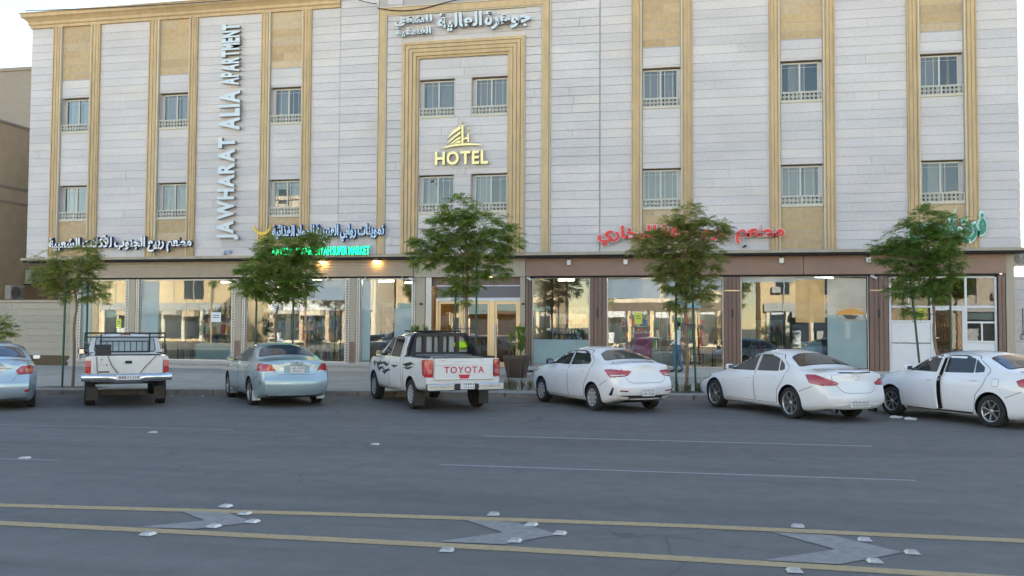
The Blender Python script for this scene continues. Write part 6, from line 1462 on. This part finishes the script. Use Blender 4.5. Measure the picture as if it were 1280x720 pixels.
LM = {'green': [leaf_mat('leaf_green_%d' % i, c) for i, c in enumerate([(.20, .28, .07), (.25, .33, .085), (.15, .22, .06), (.31, .37, .12)])],
      'olive': [leaf_mat('leaf_olive_%d' % i, c) for i, c in enumerate([(.26, .29, .10), (.31, .33, .11), (.19, .22, .07), (.37, .37, .15)])],
      'dark': [leaf_mat('leaf_dark_%d' % i, c) for i, c in enumerate([(.16, .25, .065), (.20, .30, .075), (.24, .33, .10), (.13, .20, .06)])],
      'weed': [leaf_mat('leaf_weed_%d' % i, c) for i, c in enumerate([(.07, .10, .04), (.10, .12, .06), (.16, .16, .10)])],
      'dry': [leaf_mat('leaf_dry_%d' % i, c) for i, c in enumerate([(.20, .17, .11), (.26, .22, .15), (.14, .12, .08), (.18, .17, .10)])]}
M['bark'] = mat('young_bark', (.22, .15, .10), .85, var=.2, scale=10, bump=.4); M['stake'] = mat('green_stake_paint', (.012, .075, .045), .45, var=.1); M['wire'] = mat('tie_wire', (.05, .05, .05), .6)
def frond(g, p, d, ln, rng, ms, npair=6, lw=.026, ll=.095):
    d = d.normalized(); up_ = Vector((0, 0, 1)); s = d.cross(up_)
    s = s.normalized() if s.length > .05 else Vector((1, 0, 0)); m = rng.choice(ms); roll = rng.uniform(-.6, .6); n_ = s.cross(d); s = (s*math.cos(roll)+n_*math.sin(roll)).normalized()
    V = []; F = []; c = p.copy(); st = ln/npair
    for k in range(npair+1):
        dd = (d+Vector((0, 0, -.5*(k/npair)**1.5))).normalized(); c = c+dd*st
        L_ = ll*(1-.45*abs(k/npair-.4))*rng.uniform(.8, 1.15)
        for sg in ((1, -1) if k < npair else (0,)):
            ax = (s*sg*.85+dd*.55+Vector((0, 0, -.28+rng.uniform(-.15, .15)))).normalized(); w_ = ax.cross(s.cross(d) if abs(sg) else up_); w_ = (w_.normalized() if w_.length > .01 else s)*lw*.5
            i = len(V); V += [c, c+ax*L_*.5+w_, c+ax*L_, c+ax*L_*.5-w_]; F.append((i, i+1, i+2, i+3))
    g.add(V, F, m)
def crown(g, lobes, y0, rng, ms, dens=30, depth=.95, nf=(5, 8), ln=.24, **kw):
    cents = []
    for (x, z, rx, rz) in lobes:
        for _ in range(max(2, int(PI*rx*rz*dens))):
            while True:
                q = Vector((rng.uniform(-1, 1), rng.uniform(-1, 1), rng.uniform(-1, 1)))
                if .15 < q.length < 1: break
            q = q.normalized()*q.length**.6
            p = Vector((x+q.x*rx, y0+q.y*(rx+rz)/2*depth+rng.uniform(-.1, .1), z+q.z*rz)); cents.append(p)
            base = Vector((q.x, q.y, q.z*.6-.05))
            for k in range(rng.randint(*nf)):
                a = rng.uniform(0, 2*PI); d = base*.8+Vector((math.cos(a), math.sin(a), rng.uniform(-.35, .45))); frond(g, p, d, ln*rng.uniform(.7, 1.2), rng, ms, **kw)
    return cents
def tree(loc, lobes, top, trunk_pts, kind, label, seed, dens=30, tr=.045, **kw):
    rng = random.Random(seed); t = empty('street_tree', (loc[0], loc[1], loc[2]), 0, label, 'tree', 'young trees along the kerb'); L0 = Vector(loc)
    g = MB(); cents = crown(g, lobes, loc[1], rng, LM[kind], dens, **kw); g.v = [tuple(Vector(v)-L0) for v in g.v]; g.build('crown', t)
    g = MB(); pts = [Vector(p)-L0 for p in trunk_pts]; n_ = len(pts); sm_p = chaikin([tuple(p) for p in pts], 2); rr = [tr*(1-.45*i/(len(sm_p)-1)) for i in range(len(sm_p))]
    g.tube(sm_p, rr, M['bark'], 8); g.build('trunk', t)
    hub = pts[-1]; g = MB()
    for (x, z, rx, rz) in lobes:
        e = Vector((x, loc[1]+rng.uniform(-.3, .3), z))-L0; st = pts[-2].lerp(hub, rng.uniform(.3, 1)); mid = st.lerp(e, .5)+Vector((rng.uniform(-.1, .1), rng.uniform(-.1, .1), -.08))
        g.tube(chaikin([tuple(st), tuple(mid), tuple(e)], 2), [tr*.45, tr*.42, tr*.38, tr*.33, tr*.3, tr*.27, tr*.24, tr*.2, tr*.18, tr*.15][:len(chaikin([tuple(st), tuple(mid), tuple(e)], 2))], M['bark'], 6)
        for _ in range(4):
            c_ = rng.choice(cents)-L0
            if (c_-e).length < max(rx, rz)*1.6: g.tube([e.lerp(st, .3), e.lerp(c_, .5)+Vector((0, 0, .03)), c_], [tr*.15, tr*.11, tr*.06], M['bark'], 5)
    g.build('branches', t); return t
def stake(x, y, z, h, lean, label):
    g = MB(); g.tube([(0, 0, -.1), (lean, 0, h)], .03, M['stake'], 8); g.build('tree_stake', loc=(x, y, z), label=label, cat='stake', group='green stakes beside the street trees')
def tie(a, b, label):
    g = MB(); g.tube([a, Vector(a).lerp(Vector(b), .5)+Vector((0, 0, -.03)), b], .012, M['wire'], 5); g.build('tie_wire', label=label, cat='wire')
A_ = [(-18.34, 3.62, .45, .41), (-17.91, 3.28, .41, .36), (-18.51, 3.17, .32, .28), (-17.23, 3.79, .41, .37), (-16.96, 3.27, .28, .32), (-17.47, 3.39, .41, .32), (-17.13, 2.82, .41, .32), (-16.93, 4.06, .22, .22), (-18.05, 2.75, .28, .2)]
tree((-17.49, 22.9, .14), A_, 0, [(-17.49, 22.9, .1), (-17.46, 22.9, 1.0), (-17.52, 22.9, 1.9), (-17.42, 22.95, 2.5), (-17.62, 22.9, 3.1)], 'olive', 'thin street tree at the left with wide low crown, beside the alley', 3, 58)
stake(-17.79, 22.85, .15, 3.0, .03, 'green stake left of the leftmost street tree'); stake(-17.12, 22.95, .15, 3.0, 0, 'green stake right of the leftmost street tree, behind the old pickup')
B_ = [(-12.54, 3.32, .60, .52), (-11.93, 3.94, .56, .47), (-11.31, 3.32, .52, .52), (-12.04, 3.09, .69, .47), (-12.91, 3.21, .39, .39), (-11.08, 4.34, .2, .2), (-10.83, 3.88, .14, .2), (-11.47, 2.97, .47, .39), (-10.75, 4.40, .24, .2), (-11.2, 4.15, .35, .3), (-12.43, 4.2, .3, .26), (-11.5, 3.7, .3, .3)]
tree((-12.02, 24.3, .15), B_, 0, [(-12.04, 24.3, .1), (-12.0, 24.3, 1.2), (-12.06, 24.3, 2.2), (-11.85, 24.3, 2.7), (-11.8, 24.3, 3.3)], 'green', 'dense street tree in front of the supermarket sign', 5, 80)
stake(-12.61, 24.25, .15, 3.0, 0, 'green stake left of the trunk in front of the supermarket'); stake(-11.52, 24.35, .15, 3.1, 0, 'green stake right of the trunk in front of the supermarket')
g = MB(); g.lathe([(0, -.20), (.055, -.20), (.075, 0), (.06, 0), (0, -.02)], M['paper'], 12); g.build('hanging_cup', loc=(-11.85, 24.25, 2.55), label='white plastic cup hanging on the tree by the supermarket', cat='cup')
C_ = [(-6.79, 5.23, .46, .42), (-7.21, 4.71, .60, .45), (-6.27, 4.7, .60, .46), (-7.68, 4.26, .49, .36), (-6.97, 4.02, .62, .5), (-6.03, 4.13, .55, .52), (-5.5, 4.34, .36, .42), (-6.61, 3.34, .50, .42), (-7.92, 3.92, .36, .31), (-5.8, 3.56, .36, .34), (-7.08, 3.11, .33, .28), (-5.40, 4.80, .14, .2), (-7.5, 5.0, .2, .18), (-8.12, 4.30, .18, .18), (-6.72, 2.75, .18, .25)]
tree((-6.63, 25.2, .16), C_, 0, [(-6.63, 25.2, .1), (-6.60, 25.2, 1.4), (-6.66, 25.2, 2.4), (-6.62, 25.2, 3.3), (-6.68, 25.2, 4.3)], 'green', 'largest and tallest street tree, in front of the hotel entrance', 8, 74, .055)
stake(-6.96, 25.15, .16, 3.2, 0, 'green stake left of the largest tree'); stake(-6.36, 25.2, .16, 3.6, 0, 'green stake right of the largest tree')
tie((-6.96, 25.13, 1.85), (-6.36, 25.18, 1.88), 'thin wire tying the largest tree between its stakes')
D_ = [(-.46, 5.05, .44, .34), (.04, 4.58, .44, .40), (-.95, 4.6, .5, .38), (-1.51, 4.38, .42, .30), (-1.84, 4.2, .26, .2), (-.73, 3.97, .74, .5), (-.07, 3.8, .5, .46), (-.84, 3.36, .55, .45), (-.29, 3.02, .5, .38), (-.73, 2.72, .4, .28), (.42, 4.65, .19, .2), (-1.28, 3.81, .4, .33)]
tree((-.56, 26.2, .17), D_, 0, [(-.56, 26.2, .1), (-.52, 26.2, 1.2), (-.60, 26.2, 2.4), (-.50, 26.2, 3.4), (-.5, 26.2, 4.4)], 'olive', 'olive green street tree half hiding the red lettering', 13, 74, .05)
stake(-.84, 26.15, .17, 3.0, 0, 'green stake left of the olive green tree'); stake(-.30, 26.2, .17, 3.9, -.12, 'green leaning stake right of the olive green tree')
tie((-.80, 26.13, 2.05), (-.33, 26.18, 2.0), 'thin wire tying the olive green tree to its stakes')
E_ = [(5.85, 4.92, .46, .34), (6.46, 4.68, .42, .38), (5.44, 4.47, .42, .34), (4.81, 4.24, .30, .2), (6.05, 4.24, .66, .48), (5.53, 3.81, .66, .48), (6.25, 3.58, .5, .46), (4.91, 3.95, .34, .25), (6.66, 3.91, .26, .3), (5.73, 3.25, .48, .42), (5.15, 3.04, .28, .32), (6.18, 2.92, .22, .28), (5.55, 2.52, .18, .22)]
tree((6.15, 27.0, .18), E_, 0, [(6.15, 27, .1), (6.22, 27, .9), (6.05, 27, 1.7), (6.10, 27, 2.4), (5.98, 27, 3.3), (5.95, 27, 4.2)], 'dark', 'dark green street tree in front of the white kiosk', 21, 70, .05, lw=.026, ll=.10)
stake(5.76, 26.95, .18, 3.1, -.28, 'green leaning stake left of the tree by the kiosk'); stake(6.50, 27.0, .18, 3.9, 0, 'green stake right of the tree by the kiosk'); tie((5.6, 26.93, 2.25), (6.5, 26.98, 2.45), 'thin wire tying the kiosk tree to its stakes')
# left-edge shrub, ground plants
rng = random.Random(31)
t = empty('shrub', (-20.95, 24, .15), 0, 'pale green shrub at the left edge in front of the cream wall', 'shrub'); g = MB(); crown(g, [(-20.87, 1.83, .3, .3), (-20.64, 1.54, .3, .35), (-21.2, 1.9, .4, .4), (-20.49, 1.85, .22, .3), (-21.0, 1.2, .35, .3), (-20.6, 1.0, .2, .2)], 24, rng, LM['olive'], 26, ln=.2)
g.v = [tuple(Vector(v)-Vector((-20.95, 24, .15))) for v in g.v]; g.build('foliage', t); g = MB(); 
for k in range(5): g.tube([(rng.uniform(-.05, .05), 0, 0), (rng.uniform(-.2, .3), rng.uniform(-.1, .1), 1.1)], [.018, .008], M['bark'], 5)
g.build('stems', t)
def blades(g, x, y, z, n, h, sp, rng, ms, w_=.02):
    for _ in range(n):
        a = rng.uniform(0, 2*PI); r0 = rng.uniform(0, sp*.25); hh = h*rng.uniform(.5, 1.1); o = Vector((x+r0*math.cos(a), y+r0*math.sin(a), z)); d = Vector((math.cos(a), math.sin(a), 0)); s = Vector((-d.y, d.x, 0))*w_
        ou = sp*rng.uniform(.3, 1); p1 = o+d*ou*.4+Vector((0, 0, hh*.65)); p2 = o+d*ou+Vector((0, 0, hh*rng.uniform(.7, 1)))
        g.add([o-s*.6, o+s*.6, p1+s, p1-s, p2], [(0, 1, 2, 3), (3, 2, 4)], rng.choice(ms))
g = MB()
for k in range(70): x = rng.uniform(-5.6, -4.4); blades(g, x-(-5), rng.uniform(-.35, .35), 0, 6, .38, .22, rng, LM['dry'], .006)
g.build('dry_bush', loc=(-5.0, 25.35, .16), label='dry straw coloured bush on the pavement beside the brown planter', cat='bush')
g = MB()
for k in range(26): blades(g, rng.uniform(-.9, .95), rng.uniform(-.35, .35), 0, 8, .30, .2, rng, LM['weed'], .014)
g.build('ground_plants', loc=(-.1, 25.75, .16), label='low green plants at the foot of the olive green tree', cat='plants')
g = MB()
for k in range(30): blades(g, rng.uniform(-.8, .8), rng.uniform(-.4, .4), 0, 7, .12, .12, rng, LM['green'], .01)
g.build('grass_patch', loc=(-6.2, 25.9, .16), label='small patch of grass behind the pickup near the brown planter', cat='grass')
bed = MB(); bed.add([(-.9, -.4, 0), (.9, -.4, 0), (.9, .4, 0), (-.9, .4, 0)], [(0, 1, 2, 3)], mat('soil', (.22, .175, .12), .95, var=.2, bump=.5))
for (x, y) in ((-17.49, 22.9), (-12.02, 24.3), (-6.63, 25.2), (-.2, 25.95), (6.1, 26.9)):
    o = bed.build('soil_patch', pavement); o.location = (x, y, pz(x, y)+.006); o.rotation_euler = (0, 0, .12)
# planters at the entrance
M['planter'] = mat('brown_planter', (.07, .045, .035), .5, var=.05)
def planter(x, y, z, label, h=.72):
    t = empty('planter', (x, y, z), 0, label, 'planter', 'tall planters beside the hotel entrance'); g = MB()
    def ring(hw, zz): return [(-hw, -hw, zz), (hw, -hw, zz), (hw, hw, zz), (-hw, hw, zz)]
    R_ = [ring(.27, 0), ring(.385, h-.1), ring(.40, h-.1), ring(.40, h), ring(.36, h), ring(.35, h-.06)]; V = sum(R_, [])
    g.add(V, [(4*i+k, 4*i+(k+1) % 4, 4*i+4+(k+1) % 4, 4*i+4+k) for i in range(5) for k in range(4)]+[(20, 21, 22, 23)], M['planter'])
    for sx in (-1, 1): g.box(sx*.2-.03, sx*.2+.03, -.37, -.30, .05, h-.12, M['planter'])
    g.build('pot', t)
    g = MB(); r2 = random.Random(int(abs(x)*10))
    for k in range(7):
        a = r2.uniform(0, 2*PI); o = Vector((.12*math.cos(a), .12*math.sin(a), h-.05)); tp = o+Vector((.12*math.cos(a), .12*math.sin(a), r2.uniform(.5, .95))); g.tube([o, tp], .016, LM['dark'][2], 6)
        blades(g, tp.x, tp.y, tp.z-.12, 12, .34, .30, r2, LM['dark'], .026)
        blades(g, o.lerp(tp, .5).x, o.lerp(tp, .5).y, o.lerp(tp, .5).z-.1, 7, .28, .26, r2, LM['dark'], .024)
    g.build('plant', t)
planter(-6.24, 30.3, .21, 'tall brown planter with leafy plant right of the hotel entrance'); planter(-9.86, 30.9, .21, 'planter with leafy plant left of the entrance, mostly behind the pickup')
# ------------------------------------------------------------------ litter
M['pet'] = mat('clear_plastic', (.45, .5, .5), .1, spec=.8)
for (x, y, l) in ((3.93, 20.93, 'crushed clear plastic bottle on the asphalt nearer the pearl white sedan'), (4.15, 20.64, 'crushed clear plastic bottle on the asphalt by the open car door')):
    g = MB(); g.tube([(-.11, 0, .03), (-.02, .015, .04), (.06, -.01, .03), (.11, 0, .035), (.14, 0, .03)], [.03, .04, .03, .03, .012], M['pet'], 8); g.build('plastic_bottle', loc=(x, y, .004), rz=0, label=l, cat='bottle') if False else g.build('plastic_bottle', loc=(x, y, .004), label=l, cat='bottle')
for (x, y, l) in ((-14.0, 22.2, 'scrap of white paper on the asphalt left of the pale blue saloon'), (-13.2, 22.4, 'tiny scrap of white paper close to the pale blue saloon')):
    g = MB(); g.add([(0, 0, .0), (.09, .02, .03), (.07, .09, .01), (-.02, .06, .025)], [(0, 1, 2, 3)], M['paper']); g.build('paper_scrap', loc=(x, y, .004), label=l, cat='litter')
# ------------------------------------------------------------------ person behind the glass
def person(loc, rz):
    skin_m = mat('skin', (.22, .12, .08), .6); shirt = mat('white_shirt', (.80, .83, .86), .8, var=.04, scale=8); jeans = mat('blue_jeans', (.08, .18, .32), .85, var=.1, scale=9); hair = mat('black_hair', (.012, .010, .010), .7); shoe = mat('dark_shoes', (.03, .03, .03), .6)
    t = empty('person', loc, rz, 'person in pale shirt and blue jeans standing on the step at the restaurant window', 'person')
    V = []; E_2 = []; Rr = []; 
    def v(p, r, par=None):
        V.append(p); Rr.append(r); 
        if par is not None: E_2.append((par, len(V)-1))
        return len(V)-1
    pel = v((0, 0, .93), (.145, .11)); ab = v((.01, 0, 1.08), (.135, .10), pel); ch = v((0, 0, 1.27), (.165, .115), ab); sh = v((-.01, 0, 1.40), (.10, .085), ch); nk = v((.01, 0, 1.475), (.055, .055), sh)
    jw = v((.035, 0, 1.545), (.068, .082), nk); hd = v((.02, 0, 1.62), (.082, .098), jw); tp = v((.01, 0, 1.70), (.055, .07), hd)
    for s in (1, -1):
        st = .10*s
        hp = v((0, .085*s, .86), (.095, .095), pel); kn = v((.02+st*.3, .095*s, .49), (.062, .062), hp); cf = v((-.01+st*.6, .10*s, .34), (.058, .058), kn); an = v((-.03+st, .10*s, .09), (.040, .040), cf)
        ft = v((.05+st, .105*s, .045), (.042, .035), an); v((.15+st, .11*s, .03), (.034, .025), ft)
        so_ = v((-.01, .175*s, 1.385), (.062, .062), sh); el = v((-.03 if s > 0 else .03, .235*s, 1.10), (.044, .044), so_); wr = v((.16, .22*s, .95 if s > 0 else 1.06), (.028, .028), el); pm = v((.225, .21*s, .95 if s > 0 else 1.09), (.030, .038), wr)
        for k in range(4):
            f1 = v((.27-.004*k, (.185+.019*k)*s, (.945 if s > 0 else 1.095)-.004*k), (.0095, .0095), pm); v((.315-.006*abs(k-1), (.183+.020*k)*s, (.925 if s > 0 else 1.085)-.006*k), (.008, .008), f1)
        th = v((.225, .175*s, .96 if s > 0 else 1.11), (.010, .010), pm); v((.255, .155*s, .955 if s > 0 else 1.11), (.009, .009), th)
    me = bpy.data.meshes.new('body'); me.from_pydata(V, E_2, []); o = bpy.data.objects.new('body', me); COL.objects.link(o)
    md = o.modifiers.new('s', 'SKIN'); md.use_smooth_shade = True
    for i, r in enumerate(Rr): me.skin_vertices[0].data[i].radius = r
    me.skin_vertices[0].data[0].use_root = True
    o.modifiers.new('d', 'SUBSURF').levels = 2
    nm = bpy.data.meshes.new_from_object(o.evaluated_get(bpy.context.evaluated_depsgraph_get())); o.modifiers.clear(); o.data = nm; nm.materials.clear()
    for m in (skin_m, shirt, jeans, shoe): nm.materials.append(m)
    for p in nm.polygons:
        c_ = p.center; k = 0
        if c_.z < .10: k = 3
        elif c_.z < .96 and abs(c_.y) < .2 and c_.x < .14: k = 2
        elif c_.z < 1.45: k = 1 if c_.x < .17 or abs(c_.y) < .15 else 0
        p.material_index = k; p.use_smooth = True
    o.parent = t
    g = MB(); xf = Matrix.Translation((-.005, 0, 1.645)); pr = [(0, .112), (.05, .100), (.084, .06), (.096, 0), (.088, -.05)]; g.lathe(pr[::-1], hair, 16, xf @ Matrix.Diagonal((1.02, .93, 1, 1))); ho = g.build('hair', t)
    bmh = bmesh.new(); bmh.from_mesh(ho.data); bmesh.ops.delete(bmh, geom=[f for f in bmh.faces if f.calc_center_median().x > .05 and f.calc_center_median().z < 1.67], context='FACES'); bmh.to_mesh(ho.data); bmh.free()
    g = MB(); g.lathe([(0, .02), (.012, .012), (.014, -.01), (0, -.014)], skin_m, 8, Matrix.Translation((.118, 0, 1.605))); g.build('nose', t)
    return t
person((-.99, GY-.27, .362), PI-.35)

# trees across the street, seen in the shop glass only
src_t = [o for o in S.objects if o.name.startswith('street_tree')]
for i, (x, y, l) in enumerate([(-52, -6, 'second tree across the street, mirrored in the leftmost glass'), (-33, -7, 'tree across the street mirrored in the second shop window'), (-17, -6.5, 'tree across the street mirrored in the supermarket glass'), (2, -7, 'tree across the street mirrored in the restaurant glass'), (14, -6, 'tree across the street mirrored in the cafe glass'), (24, -7, 'tree across the street mirrored in the kiosk glass'), (-60, -12, 'third tree across the street, farthest left'), (-44, -11, 'tree across the street between the ochre and cream buildings'), (-25, -12, 'tree across the street before the pale sandstone building'), (-8, -11, 'tree across the street facing the hotel entrance'), (8, -12, 'tree across the street before the cream office block'), (19, -12, 'tree across the street before the ochre building at the right')]):
    c_ = copy_tree(src_t[i % len(src_t)]); c_.location = (x, y, 0); k_ = (1.5, 2.3, 1.8)[i % 3]; c_.scale = (k_, k_, k_); c_.rotation_euler = (0, 0, i*1.3); c_['label'] = l; c_['group'] = 'trees across the street'

# poster strip over the restaurant glass, half behind the tree
g = MB(); g.box(-.55, .55, -.004, 0, -.12, .12, M['poster_blue']); 
for k in range(9): g.box(-.50+k*.115, -.50+k*.115+.07, -.006, -.004, -.06+.02*(k % 3), .05+.02*(k % 2), M['paper'])
g.build('poster', loc=(-.75, GY+.035, 2.72), label='pale blue strip poster on the restaurant glass behind the olive green tree', cat='poster')
